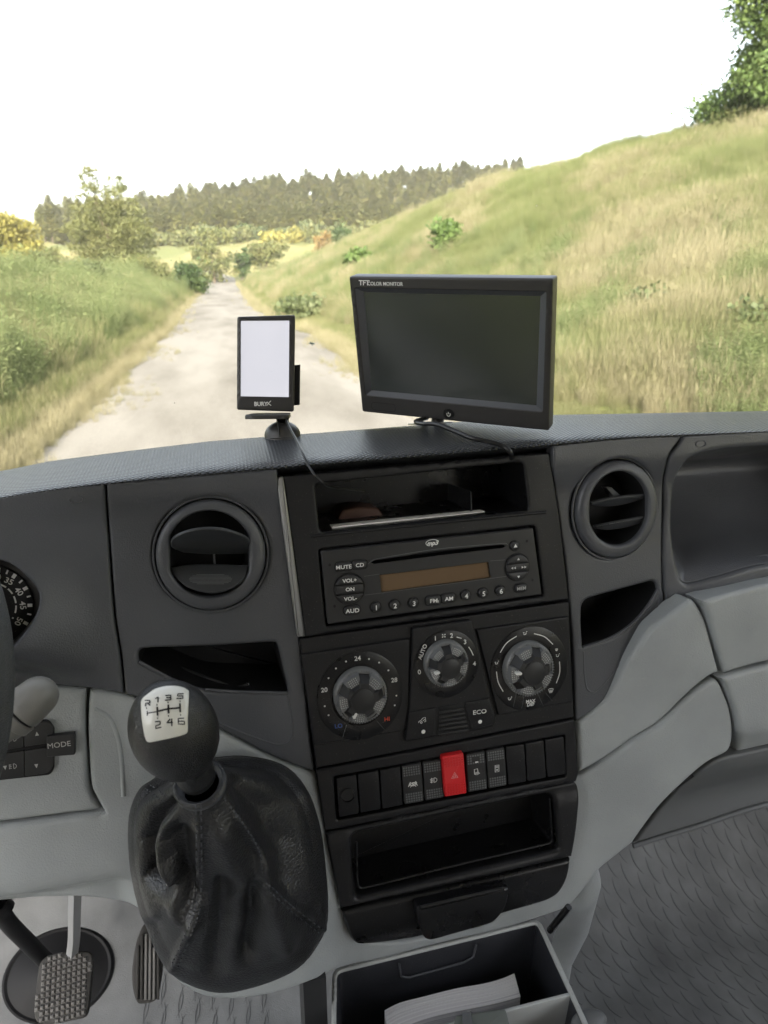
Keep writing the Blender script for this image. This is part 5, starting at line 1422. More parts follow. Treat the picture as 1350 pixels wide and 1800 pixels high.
# ------------------------------------------------------------------ row of rocker switches
swb = thing('switch_bank', 'row of black rocker switches with a red hazard switch', 'switches', FC.P(0, -.15, 0))
def zb(x, y): return (540 + .4 * x, 1300 + .4 * y)
edges_x = [130, 225, 322, 418, 510, 600, 700, 790, 876, 962, 1048, 1136]
def sw_corner(x, top):
    t = (x - 130) / (1136 - 130)
    yt = 163 + (-21 - 163) * t; yb = 352 + (160 - 352) * t
    return (x + (0 if top else 0 + 8 * 0), yt + 8 if top else yb - 8)
LEAN = 14
for i in range(11):
    x0, x1 = edges_x[i], edges_x[i + 1]
    xm = (x0 + x1) / 2
    pts = [zb(*sw_corner(x0 + 3 - LEAN * .4, 1)), zb(*sw_corner(x1 - 3 - LEAN * .4, 1)), zb(*sw_corner(x1 - 3 + LEAN * .4, 0)), zb(*sw_corner(x0 + 3 + LEAN * .4, 0))]
    hz = i == 5
    wsw = .006 if hz else (.0012 if i in (3, 4, 6, 7) else .0002)
    if hz:
        pts = [(777, 1331), (815, 1324), (821, 1395), (783, 1401.5)]
    o = ccw(H(fillet(pts, 3), wsw))
    nm = 'power_socket' if i == 0 else ('hazard_switch' if hz else ('rocker_switch' if i in (3, 4, 6, 7) else 'blanking_cover'))
    s = prism(nm, FC, o, -.008, wsw, M['red'] if hz else M['button' if i in (3, 4, 6, 7) else 'bezel'], swb, r=.0014 if hz else .0008, angle=60)
    cu = sum(p[0] for p in o) / len(o); cv = sum(p[1] for p in o) / len(o)
    Wd = max(p[0] for p in o) - min(p[0] for p in o); Hh = max(p[1] for p in o) - min(p[1] for p in o)
    if i == 0:
        c = FC.hit(611, 1398, wsw)
        lathe('socket_ring', FC, c[0], c[1], [(.0066, wsw - .001), (.0066, wsw + .0010), (.0056, wsw + .0012), (.0053, wsw + .0002), (.0053, wsw - .0004)], M['black'], s, 32)
        bm = bmesh.new(); bm.faces.new([bm.verts.new(FC.P(a, b, wsw + .0003)) for a, b in ellipse(c[0], c[1], .0054, .0054, 32)]); fin(bm, 'socket_hole', M['ink'], s, recalc=False, smooth=False)
    if i in (3, 4, 5, 6, 7):
        bm = bmesh.new(); dd = Wd * .075
        sk = -.08
        for blk in (1, -1):
            for r_ in range(4):
                for q in range(7):
                    uu = cu + (q - 3) * Wd * .118; vv = cv + blk * (Hh * .245 + r_ * Hh * .062)
                    if i == 6 and blk == 1 and r_ in (1, 2) and 2 <= q <= 4: continue
                    uu += -(vv - cv) * .06
                    add_prism(bm, FC, [(uu - dd / 2, vv - dd / 2), (uu + dd / 2, vv - dd / 2), (uu + dd / 2, vv + dd / 2), (uu - dd / 2, vv + dd / 2)], wsw - .0002, wsw + (.0005 if hz else .0003), 0)
        fin(bm, 'grip_dots', M['red'] if hz else M['darkgrey'], s, kind='stuff', smooth=False)
    k = .001
    def S(name, polys, wid=.0005, fills=()):
        strokes(name, FC, [[(cu + a * k, cv + b * k) for a, b in q] for q in polys], wid, wsw + .0002, M['white'], s, fills=[[(cu + a * k, cv + b * k) for a, b in q] for q in fills])
    if i == 3:
        text('ASR', FC, cu, cv, wsw + .0002, .0036, M['white'], s, bold=.02, sx=1.0)
        S('strike_mark', [[(-2.6, -2.6), (2.8, 2.4)], [(-2.6, 2.4), (2.8, -2.6)]])
    if i == 4:
        S('fog_lamp_symbol', [[(.3, 2.2), (.3, -2.0)], [(.3, 2.2), (1.8, 2.0), (3.0, .8), (3.0, -.6), (1.8, -1.8), (.3, -2.0)], [(-3.2, 1.4), (-.4, 1.6)], [(-3.2, 0), (-.4, .2)], [(-3.2, -1.5), (-.4, -1.3)], [(-1.9, 2.6), (-1.5, .9), (-2.1, -.6), (-1.7, -2.4)]])
    if i == 5:
        S('warning_triangle', [[(-3.0, -2.2), (3.0, -2.2), (0, 3.0), (-3.0, -2.2)], [(-1.4, -1.3), (1.4, -1.3), (0, 1.1), (-1.4, -1.3)]], .00035)
    if i == 6:
        S('mirror_heating_symbol', [[(-2.2, -1.8), (-2.4, 3.0), (.6, 3.3), (1.2, -.5)], [(-1.2, -2.4), (-.9, .2)], [(.1, -2.6), (.2, .3)], [(1.4, -2.2), (1.0, .1), (2.6, -1.6)]], .0006)
        S('status_light', [], fills=[[(-1.4, 9.2), (1.4, 9.2), (1.4, 10.4), (-1.4, 10.4)]])
    if i == 7:
        S('door_lock_symbol', [[(-1.7, -3.2), (1.9, -3.2), (1.9, 3.2), (-1.7, 3.2), (-1.7, -3.2)], [(-.9, .9), (1.0, .9), (1.0, 2.2), (-.9, 2.2), (-.9, .9)], [(-.6, -1.0), (.8, -1.0)], [(-.4, -1.0), (-.4, -2.0)], [(.6, -.6), (.6, -2.2)]], .0006)
def proj(P):
    P = Vector(P); z = P.dot(_f); return (CX + F_PX * P.dot(_r) / z, CY - F_PX * P.dot(_u) / z)
def raydist(px, py, t): return ray(px, py) * t

# ------------------------------------------------------------------ instrument cluster (edge of the rev counter)
clu = thing('instrument_cluster', 'black rev counter dial with white numerals behind the steering wheel', 'instrument dial', FC.P(*FC.hit(10, 1065), 0))
WI = -.016
bm = bmesh.new(); clo = ccw(cl); add_recess(bm, FC, clo, -.004, .014, .002, w=lambda u, v: w_driver(u, v) - .003); fin(bm, 'surround', plastic('cluster_mask', (.06, .058, .058), .35, .5, .1), clu, recalc=False)
cc = FC.hit(-11, 1065, WI); sa, sb = size_px(0, 1065, WI)
def rad_pt(a_deg, r_px): a = math.radians(a_deg); return FC.hit(-11 + r_px * math.cos(a), 1065 - r_px * math.sin(a), WI)
lathe('dial_face', FC, cc[0], cc[1], [(71 * sa, WI - .001), (71 * sa, WI + .0005), (70 * sa, WI + .0008), (0, WI + .0008)], M['bezel'], clu, 72, 1, sb / sa)
wi = WI + .0010
bmx = bmesh.new()
for k, a in enumerate([100, 91, 82, 68, 55.5, 42, 29, 15.5, 1.5, -12.5, -27.5]):
    big = k % 2 == 0
    A, B = rad_pt(a, 61 if not big else 60), rad_pt(a, 68.5)
    add_stroke(bmx, FC, [A, B], .0026 if big else .0013, wi)
fin(bmx, 'tick_marks', M['white'], clu, smooth=False, recalc=False)
bmx = bmesh.new()
for a0, a1 in ((88, 76), (73, 56), (50, 33), (26, 8), (2, -17), (-29, -33)):
    add_stroke(bmx, FC, [rad_pt(a0 + (a1 - a0) * i / 6, 38 + 2) for i in range(7)], .0012, wi)
fin(bmx, 'inner_arc', M['white'], clu, smooth=False, recalc=False)
for s, a in (('30', 84), ('35', 58), ('40', 30), ('45', 2), ('50', -31)):
    p = rad_pt(a, 52); text(s, FC, p[0], p[1], wi, .0044, M['white'], clu, rot=math.radians(a - 90), bold=.02, sx=1.1)

# ------------------------------------------------------------------ steering wheel rim
P0 = raydist(-20, 1185, .40)
whl = thing('steering_wheel', 'grained dark steering wheel rim at the left edge of the dash', 'steering wheel', P0)
Nw = Vector((.05, -.86, .50)).normalized(); Uw = Vector((1, 0, 0)); Uw = (Uw - Nw * Uw.dot(Nw)).normalized(); Vw = Nw.cross(Uw)
Rm, rm = .182, .0155
ctr = P0 - Uw * (Rm + rm * .0)
bm = bmesh.new(); seg, ms = 160, 20; rings = []
for i in range(seg):
    a = 2 * math.pi * i / seg; rd = Uw * math.cos(a) + Vw * math.sin(a)
    rings.append([bm.verts.new(ctr + rd * (Rm + rm * .85 * math.cos(2 * math.pi * j / ms)) + Nw * rm * math.sin(2 * math.pi * j / ms)) for j in range(ms)])
for i in range(seg):
    A, B = rings[i], rings[(i + 1) % seg]
    for j in range(ms): bm.faces.new((A[j], B[j], B[(j + 1) % ms], A[(j + 1) % ms]))
fin(bm, 'rim', M['wheel'], whl, angle=80)
fw = Frame(ctr - Nw * .02, Uw, Vw)
lathe('hub', fw, 0, 0, [(.07, -.03), (.075, .0), (.065, .018), (.03, .024), (0, .025)], M['panel'], whl, 48)
for a in (-155, -25, 25, 155):
    bm = bmesh.new(); d = Vector((math.cos(math.radians(a)), math.sin(math.radians(a))))
    add_tube(bm, [fw.P(d.x * .06, d.y * .06, .005), fw.P(d.x * .12, d.y * .12, .008), fw.P(d.x * Rm, d.y * Rm, .02)], [.022, .014, .012], 12, flat=.5); fin(bm, 'spoke', M['panel'], whl, angle=80)

# ------------------------------------------------------------------ stalk
A1, A0 = raydist(86, 1207, .462), raydist(-25, 1302, .45)
stk = thing('column_stalk', 'grimy grey rounded control stalk beside the steering wheel', 'stalk', A1)
d = (A0 - A1).normalized(); L = (A0 - A1).length; R0 = .0138
prof = []
for k in range(9):
    a = math.pi / 2 * k / 8; prof.append((R0 * 1.0 * (1 - math.cos(a)) * .95 - .004, R0 * .93 * math.sin(a)))
prof += [(.018, R0), (.0215, R0 * 1.0), (.0222, R0 * .94)]
bm = bmesh.new(); add_tube(bm, [A1 + d * x for x, _ in prof], [max(.0002, r_) for _, r_ in prof], 40); fin(bm, 'stalk_knob', M['stalk'], stk, angle=50)
bm = bmesh.new(); add_tube(bm, [A1 + d * .0222, A1 + d * .0236], [R0 * .93] * 2, 40); fin(bm, 'stalk_gap', M['ink'], stk)
bm = bmesh.new(); add_tube(bm, [A1 + d * x for x in (.0236, .0240, .0290, .0300, .0305, .034, .0345, L)], [R0 * q for q in (.98, 1.03, 1.03, 1.0, .92, .90, .80, .72)], 40); fin(bm, 'stalk_body', M['stalk'], stk, angle=40)

# ------------------------------------------------------------------ headlamp level / mode keys
pad = thing('key_pad', 'black block of lamp level keys with a MODE key', 'buttons', FC.P(*FC.hit(60, 1320), 0))
WK = -.006
prism('pad_base', FC, ccw(H(fillet([(-80, 1292), (84, 1265, 8), (95, 1280, 4), (95, 1352, 10), (88, 1362, 8), (-80, 1380)], 5), WK)), WK - .004, WK + .0005, M['matte'], pad, r=.0008)
def padkey(name, pts, w=WK + .0022, mat='button'): return prism(name, FC, ccw(H(fillet(pts, 2.5), w)), WK, w, M[mat], pad, r=.0005)
wq = WK + .0024
k1 = padkey('up_key', [(43, 1277), (83, 1267.5, 7), (93, 1277, 4), (94, 1305), (43, 1313)])
k2 = padkey('lamp_up_key', [(-60, 1294), (41.5, 1277), (41.5, 1313.5), (-60, 1330)])
k3 = padkey('down_key', [(43, 1320), (80, 1314), (94, 1330), (93, 1348, 7), (85, 1359, 6), (44, 1365)])
k4 = padkey('lamp_down_key', [(-60, 1336), (42, 1320), (43, 1365), (-60, 1378)])
k5 = padkey('mode_key', [(82, 1295), (131, 1289.5), (131.5, 1327), (82, 1331)], WK + .0045)
c = FC.hit(104, 1309, WK + .0047); text('MODE', FC, c[0], c[1], WK + .0047, .0044, M['dimwhite'], k5, bold=.0, sx=1.0)
for (px, py), sgn, kk in (((65, 1290), 1, k1), ((64, 1346), -1, k3), ((9, 1349), -1, k4)):
    c = FC.hit(px, py, wq); t_ = .0014
    strokes('arrow_mark', FC, [], .0003, wq, M['dimwhite'], kk, fills=[[(c[0] - t_, c[1] - sgn * t_), (c[0] + t_, c[1] - sgn * t_), (c[0], c[1] + sgn * t_ * 1.4)]])
for (px, py), kk in (((22, 1299), k2), ((22, 1347), k4)):
    c = FC.hit(px, py, wq); k = .001
    lp = [(c[0] + (.8 + 2.0 * math.cos(t)) * k if math.cos(t) > 0 else c[0] + .8 * k, c[1] + 2.0 * math.sin(t) * k) for t in [i * math.pi / 8 for i in range(17)]]
    L_ = [lp] + [[(c[0] + a * k, c[1] + b * k) for a, b in q] for q in ([(-2.6, 1.4), (-.6, 1.4)], [(-2.6, 0), (-.6, 0)], [(-2.6, -1.4), (-.6, -1.4)], [(-1.6, 2.0), (-2.2, -2.0)])]
    strokes('lamp_symbol', FC, L_, .00045, wq, M['dimwhite'], kk)

# ------------------------------------------------------------------ gear lever
Cc = raydist(352, 1378, .470); Kc = raydist(307, 1285, .430)
Ax = (Kc - Cc).normalized()
gear = thing('gear_lever', 'round gear knob with cream shift plate on a creased black leather boot', 'gear lever', FC.P(*FC.hit(403, 1540), 0))
Ka, Kb = .0258, .0375
KU = (Vector((1, 0, 0)) - Ax * Ax.x).normalized(); KV = Ax.cross(KU)
kf = Frame(Kc, KU, KV)
bm = bmesh.new(); prof = []
for k in range(25):
    a = -math.pi / 2 + math.pi * k / 24 * 1.0
    r_ = Ka * math.cos(a); h = Kb * math.sin(a)
    if h < -Kb * .80: r_ = max(r_, .0135)
    prof.append((r_, h))
prof = [(.0125, -.050), (.0125, -.040), (.0130, -.034)] + [p for p in prof if p[1] > -Kb * .80]
kf2 = Frame(Kc, KU, KV)   # N of kf2 is KU x KV = Ax
add_lathe(bm, kf2, 0, 0, prof, 64)
fin(bm, 'knob', M['knob'], gear, angle=60)
def on_knob(px, py, s=1.0):
    D = ray(px, py)
    def tr(v): return Vector((v.dot(KU) / (Ka * s), v.dot(KV) / (Ka * s), v.dot(Ax) / (Kb * s)))
    o = tr(-Kc); dd = tr(D); a = dd.dot(dd); b = 2 * o.dot(dd); c_ = o.dot(o) - 1; q = b * b - 4 * a * c_
    if q < 0: q = 0
    return D * ((-b - math.sqrt(q)) / (2 * a))
def zk(x, y): return (220 + x * .14815, 1180 + y * .14815)
plo = spline([(195, 335), (270, 265), (360, 205), (470, 175), (590, 170), (690, 190), (752, 230), (757, 260), (752, 400), (745, 560), (744, 700), (725, 740), (640, 772), (450, 815), (300, 843), (262, 835), (240, 800), (215, 690), (195, 560), (187, 430)], 4)
pl_px = [zk(*p) for p in plo]
def knob_patch(name, loop, s0, mat, parent, thick=True, step=2.2):
    lo_ = ccw(loop); cpx = (sum(p[0] for p in lo_) / len(lo_), sum(p[1] for p in lo_) / len(lo_))
    bm = bmesh.new(); rings = []
    rr = [1.0, 1.0, .975, .93, .8, .6, .4, .2]; ss = [s0 - .03, s0 - .006, s0, s0 + .004, s0 + .006, s0 + .007, s0 + .008, s0 + .008]
    for r_, s_ in zip(rr, ss):
        rings.append([bm.verts.new(on_knob(cpx[0] + (p[0] - cpx[0]) * r_, cpx[1] + (p[1] - cpx[1]) * r_, s_)) for p in lo_])
    n = len(lo_)
    for A, B in zip(rings[:-1], rings[1:]):
        for i in range(n): bm.faces.new((A[i], A[(i + 1) % n], B[(i + 1) % n], B[i]))
    bm.faces.new(rings[-1])
    return fin(bm, name, mat, parent, angle=60)
knob_patch('plate_gap', [(p[0] + (p[0] - 289) * .03, p[1] + (p[1] - 1255) * .03) for p in pl_px], 1.004, M['ink'], gear)
plate = knob_patch('shift_plate', pl_px, 1.016, M['cream'], gear)
def knob_strokes(name, polys, wid):
    bm = bmesh.new()
    for p in polys:
        p = resample([zk(*q) for q in p], 3, closed=False)
        n = len(p); Ls, Rs = [], []
        for i in range(n):
            a, b = Vector(p[max(i - 1, 0)]), Vector(p[min(i + 1, n - 1)]); t = (b - a).normalized(); nn = Vector((-t.y, t.x)) * wid * .14815 / 2
            q = Vector(p[i])
            if i == 0: q = q - t * wid * .05
            if i == n - 1: q = q + t * wid * .05
            Ls.append(bm.verts.new(on_knob(q.x + nn.x, q.y + nn.y, 1.029))); Rs.append(bm.verts.new(on_knob(q.x - nn.x, q.y - nn.y, 1.029)))
        for i in range(n - 1): bm.faces.new((Ls[i], Ls[i + 1], Rs[i + 1], Rs[i]))
    return fin(bm, name, M['ink'], plate, smooth=False)
knob_strokes('gate_lines', [[(262, 475), (262, 522)], [(262, 498), (380, 478), (515, 443), (652, 433)]], 14)
knob_strokes('gate_lines', [[(380, 428), (384, 520)], [(512, 402), (516, 494)], [(650, 385), (655, 480)], [(384, 475), (515, 444), (652, 433)]], 21)
knob_strokes('gate_lines', [[(252, 432), (256, 444)], [(376, 392), (378, 404)], [(508, 364), (510, 376)], [(650, 350), (652, 361)], [(383, 552), (385, 564)], [(514, 524), (516, 536)], [(657, 512), (659, 523)]], 12)
knob_strokes('gear_numbers', [[(236, 345), (290, 345), (290, 372), (262, 376), (292, 402)], [(240, 412), (243, 380), (262, 376)]], 13)
knob_strokes('gear_numbers', [[(362, 322), (391, 304), (388, 364)]], 14)
knob_strokes('gear_numbers', [[(480, 288), (541, 282), (541, 338), (476, 343)], [(492, 312), (541, 310)]], 14)
knob_strokes('gear_numbers', [[(690, 265), (625, 268), (622, 293), (684, 291), (686, 321), (612, 323)]], 14)
knob_strokes('gear_numbers', [[(358, 598), (414, 592), (414, 630), (366, 646), (362, 680), (424, 664)]], 15)
knob_strokes('gear_numbers', [[(530, 570), (494, 612), (562, 606)], [(552, 566), (554, 646)]], 15)
knob_strokes('gear_numbers', [[(694, 556), (630, 560), (632, 626), (704, 629), (702, 592), (640, 592)]], 15)
lever_top = Cc - Ax * .006
bm = bmesh.new(); add_tube(bm, [Kc - Ax * .055, Kc - Ax * .020], .0118, 24); fin(bm, 'lever_shaft', M['black'], gear)
kc = Frame(Cc, KU, KV)
lathe('collar', kc, 0, 0, [(.0125, .000), (.0150, .0022), (.0168, .0012), (.0172, -.0030), (.0160, -.0055), (.0120, -.006)], M['panel'], gear, 48, angle=60)
# leather boot
base_px = spline([(378, 1330), (427, 1327), (489, 1339), (529, 1371), (556, 1433), (571, 1522), (576, 1600), (569, 1640), (535, 1690), (489, 1718), (422, 1739), (378, 1741), (338, 1729), (305, 1706), (276, 1658), (251, 1584), (234, 1513), (229, 1450), (238, 1402), (268, 1368), (320, 1340)], 9)
base_px = base_px[::-1] if area2(base_px) > 0 else base_px
NT = 260
rs = []
Ltot = [0]
for i in range(len(base_px)): Ltot.append(Ltot[-1] + (Vector(base_px[(i + 1) % len(base_px)]) - Vector(base_px[i])).length)
for k in range(NT):
    s = Ltot[-1] * k / NT
    i = max(j for j in range(len(base_px)) if Ltot[j] <= s); f_ = (s - Ltot[i]) / max(1e-9, Ltot[i + 1] - Ltot[i])
    rs.append(Vector(base_px[i]).lerp(Vector(base_px[(i + 1) % len(base_px)]), f_))
def trimP(px, py, off=0.0):
    h = FC.hit(px, py, w_trim); return FC.P(h[0], h[1], w_trim(*h) + off)
Bs = [trimP(p.x, p.y, .0) for p in rs]
# base outline traced a little inside, because the boot bulges outward above it
bc = sum(Bs, Vector()) / len(Bs)
Bs = [bc + (b - bc) * .955 for b in Bs]
# collar ring angles matched by direction in the base plane
def ang(P): q = P - bc; return math.atan2(q.dot(FC.V), q.dot(FC.U))
cuff = Cc - Ax * .004
Cs = []
for b in Bs:
    q = b - bc; dirv = (q - Ax * q.dot(Ax)).normalized(); Cs.append(cuff + dirv * .0165)
folds = [([(338, 1402), (303, 1428), (288, 1465), (290, 1505), (305, 1540)], .011, 11), ([(316, 1404), (280, 1430), (266, 1475), (272, 1530), (292, 1562)], -.016, 13),
         ([(258, 1390), (244, 1440), (247, 1520), (268, 1600)], .006, 16), ([(318, 1470), (325, 1530), (342, 1575)], -.010, 18), ([(296, 1565), (316, 1604), (340, 1618)], .007, 14),
         ([(349, 1400), (349, 1500), (348, 1590), (330, 1640), (304, 1698)], .004, 8), ([(395, 1560), (388, 1640), (376, 1700)], -.009, 20),
         ([(445, 1560), (446, 1620), (436, 1680)], -.010, 17), ([(474, 1515), (480, 1590), (500, 1655)], .008, 20), ([(420, 1385), (465, 1425), (488, 1480), (490, 1545)], -.010, 26),
         ([(388, 1395), (428, 1445), (458, 1495), (466, 1540)], .006, 10), ([(466, 1548), (512, 1590), (574, 1632)], .004, 8), ([(385, 1450), (410, 1520), (430, 1555)], .007, 24), ([(530, 1400), (545, 1480), (548, 1560)], .005, 22)]
def seg_dist(p, poly):
    best = 1e9
    for a, b in zip(poly[:-1], poly[1:]):
        a, b = Vector(a), Vector(b); ab = b - a; t = max(0, min(1, (p - a).dot(ab) / ab.length_squared)); best = min(best, (p - a - ab * t).length)
    return best
NL = 72; bm = bmesh.new(); rows = []
NB = (FC.N + Vector((0, 0, .25))).normalized()
hC = (cuff - bc).dot(NB)
for j in range(NL + 1):
    t = j / NL; row = []
    s = t ** 1.15
    puff = .020 * math.sin(min(1, t * 3.0) * math.pi / 2) * (1 - t) + .016 * math.sin(math.pi * t ** .8)
    for k in range(NT):
        b, c_ = Bs[k], Cs[k]
        out = (b - bc); out = (out - NB * out.dot(NB)).normalized()
        hb = (b - bc).dot(NB); hc = (c_ - bc).dot(NB)
        flat = (b - NB * hb) * (1 - s) + (c_ - NB * hc) * s
        hh = hb * (1 - t) + hc * (t ** 1.35)
        P = flat + NB * (hh + puff) + out * .006 * math.sin(min(1, t * 5) * math.pi) 
        pp = Vector(proj(P)); dsp = 0.0
        env = min(1, t / .10) * min(1, (1 - t) / .10)
        for poly, amp, wd in folds:
            dd = seg_dist(pp, poly)
            if dd < wd * 3: dsp += 1.15 * amp * math.exp(-(dd / wd) ** 2)
        dsp += .0016 * noise.noise(P * 26)
        n_ = (NB * .8 + out * .4).normalized()
        row.append(P + n_ * dsp * env)
    rows.append([bm.verts.new(p) for p in row])
for A, B in zip(rows[:-1], rows[1:]):
    for k in range(NT): bm.faces.new((A[k], A[(k + 1) % NT], B[(k + 1) % NT], B[k]))
# cuff turned up round the shaft
last = rows[-1]
up = [bm.verts.new(v.co + Ax * .006 + (v.co - cuff).normalized() * .001) for v in last]
up2 = [bm.verts.new(cuff + (v.co - cuff) * .9 + Ax * .001) for v in up]
for k in range(NT):
    bm.faces.new((last[k], last[(k + 1) % NT], up[(k + 1) % NT], up[k])); bm.faces.new((up[k], up[(k + 1) % NT], up2[(k + 1) % NT], up2[k]))
from mathutils.bvhtree import BVHTree
bm.normal_update(); bvh = BVHTree.FromBMesh(bm)
boot = fin(bm, 'boot', M['leather'], gear, angle=120)
def on_boot(px, py):
    d = ray(px, py); h = bvh.ray_cast(Vector((0, 0, 0)), d.normalized()); return h[0], h[1]
bm = bmesh.new()
for line in ([(345, 1412), (346, 1500), (345, 1590), (327, 1640), (303, 1694)], [(353, 1412), (354, 1500), (352, 1590), (335, 1645), (312, 1700)], [(392, 1402), (425, 1445), (455, 1495), (462, 1540)], [(468, 1552), (514, 1594), (570, 1636)], [(464, 1556), (510, 1600), (562, 1642)], [(262, 1378), (292, 1400)], [(256, 1386), (286, 1408)]):
    pts = spline(line, 14, False); run = []
    for i, p in enumerate(pts):
        h, n_ = on_boot(*p)
        if h is None: continue
        run.append(h + n_ * (.0002 if n_.dot(h) < 0 else -.0002))
    for a, b in zip(run[:-1:2], run[1::2]):
        if (b - a).length < .01: add_tube(bm, [a, b], .0006, 5)
fin(bm, 'stitching', M['panel'], gear, kind='stuff')
ringp = [trimP(p.x, p.y, .0015) for p in rs[::3]]
ringp = [bc + (b - bc) * .975 for b in ringp]
bm = bmesh.new(); add_tube(bm, ringp + [ringp[0]], .0025, 8, cap=False); fin(bm, 'boot_piping', M['leather'], gear, angle=80)

# ------------------------------------------------------------------ small navigation unit on its cup
Og = raydist(466, 638, .620)
FG = Frame(Og, (.985, -.17, .0), (-.01, .12, 1))
gps = thing('display_unit', 'small upright black device with pale blank screen on a cup mount', 'display', raydist(498, 772, .6))
gb = ccw(FG.hits(fillet([(416.5, 556.5), (518.5, 553.5), (516, 724), (416, 720.5)], 4)))
gh = ccw(FG.hits([(423.5, 564), (508.5, 563.5), (507.5, 698), (423, 696.5)]))
panel('front_bezel', FG, gb, [gh], 0.0, M['device'], gps, r=.0016, step=.006, thick=.004, hole_r=.0003)
bm = bmesh.new(); add_recess(bm, FG, gh, 0, .0012); fin(bm, 'screen', M['glarescreen'], gps, recalc=False)
bm = bmesh.new(); add_prism(bm, FG, inset(gb, .0006), -.013, -.0030, 0); fin(bm, 'back_case', M['matte'], gps)
c = FG.hit(459, 710); text('BURY', FG, c[0], c[1], .0, .0036, M['white'], gps, bold=.04, sx=.95)
c = FG.hit(472, 709); strokes('logo_mark', FG, [[(c[0] - .0016, c[1] + .0012), (c[0] + .0022, c[1] - .0020)], [(c[0] - .0012, c[1] - .0018), (c[0] + .0004, c[1] + .0006), (c[0] + .0023, c[1] + .0022)]], .0006, 0, M['white'], gps)
o = ccw(FG.hits([(514, 642), (527, 641), (526, 712), (514, 713)], -.013)); 
bm = bmesh.new(); add_prism(bm, FG, o, -.022, -.012, .001); fin(bm, 'side_clip', M['matte'], gps)
FGh = Frame(raydist(468, 731, .62), FG.U, -FG.N)      # horizontal plate, N up
bm = bmesh.new(); a = FG.hit(431, 728); b = FG.hit(512, 733)
shp = [(FGh.U.dot(FG.P(a[0], a[1]) - FGh.o), -.012), (FGh.U.dot(FG.P(b[0], b[1]) - FGh.o), -.012), (.022, .012), (-.010, .012)]
add_prism(bm, FGh, ccw(fillet([(-.0178, -.010), (-.012, -.014), (.016, -.014), (.0205, -.008), (.0205, .012), (-.012, .012)], .003)), -.0018, .0018, .001); fin(bm, 'cradle', M['device'], gps)
cup = raydist(497, 771, .628)
fcup = Frame(cup, (1, 0, 0), (0, .975, -.22))
fcup = Frame(cup, (1, 0, 0), (0, .975, -.22)) if fcup.N.z > 0 else Frame(cup, (1, 0, 0), (0, -.975, .22))
domep = [(.0172, -.004), (.0172, .0), (.0160, .0008), (.0158, .003)] + [(.0158 * math.cos(a), .003 + .0125 * math.sin(a)) for a in [math.pi / 2 * k / 10 for k in range(1, 10)]] + [(0, .0156)]
lathe('suction_cup', fcup, 0, 0, domep, M['device'], gps, 48, angle=50)
bm = bmesh.new()
for s in (-1, 1): pass
pts = [fcup.P(-.004 + .0 * math.sin(t), -.0160 * math.cos(t), .003 + .0128 * math.sin(t)) for t in [math.pi / 2 * k / 8 for k in range(9)]]
add_tube(bm, pts, .0005, 6); fin(bm, 'cup_seam', M['ink'], gps)
bm = bmesh.new(); add_tube(bm, [fcup.P(.001, 0, .013), raydist(497, 742, .624) + Vector((0, 0, .003))], .0055, 16); fin(bm, 'ball_joint', M['black'], gps)

def cable(name, label, pts, rad, loc):
    bm = bmesh.new(); add_tube(bm, smooth3(pts, 10), rad, 10)
    o = fin(bm, name, M['cable'], None, angle=80); tag(o, label, 'cable'); return o
cable('thin_cable', 'thin black cable from the small upright device down into the tray', [raydist(503, 738, .612), raydist(508, 750, .602), raydist(520, 772, .585), raydist(531, 795, .563), raydist(543, 820, .554), raydist(556, 838, .550), raydist(572, 852, .556), raydist(590, 857, .575), raydist(640, 862, .60)], .00105, None)

# ------------------------------------------------------------------ monitor
q4 = [(613, 486), (972, 489.5), (964.5, 757.5), (636.5, 724)]
Rr = [ray(*p) for p in q4]
Mx = np.array([[Rr[0].x, -Rr[1].x, Rr[2].x], [Rr[0].y, -Rr[1].y, Rr[2].y], [Rr[0].z, -Rr[1].z, Rr[2].z]]); rhs = np.array([Rr[3].x, Rr[3].y, Rr[3].z])
t_ = np.linalg.solve(Mx, rhs); T4 = [t_[0], t_[1], t_[2], 1.0]
C4 = [Rr[i] * T4[i] for i in range(4)]
print('monitor aspect', (C4[1] - C4[0]).length / (C4[3] - C4[0]).length, 'skew', (C4[1] - C4[0]).normalized().dot((C4[3] - C4[0]).normalized()), 'depths', T4)
sc_ = .183 / (C4[1] - C4[0]).length
C4 = [c_ * sc_ for c_ in C4]
FM = Frame((C4[0] + C4[2]) / 2, C4[1] - C4[0], C4[0] - C4[3])
print('monitor centre', FM.o, 'N', FM.N, 'scale', sc_)
mon = thing('monitor', 'black rectangular colour monitor standing on the padded dash top', 'monitor', FM.P(0, -.06, -.02))
fo = ccw(FM.hits(fillet(q4, 4))); fh = ccw(FM.hits(fillet([(623.5, 506.5), (960, 513), (953.5, 724), (642.5, 694.5)], 4)))
panel('front_bezel', FM, fo, [fh], 0.0, M['device'], mon, r=.0016, step=.008, thick=.012, hole_r=.0008)
fs = ccw(FM.hits([(639, 514), (949.5, 521), (942.5, 713), (652.5, 686.5)], -.003))
bm = bmesh.new()
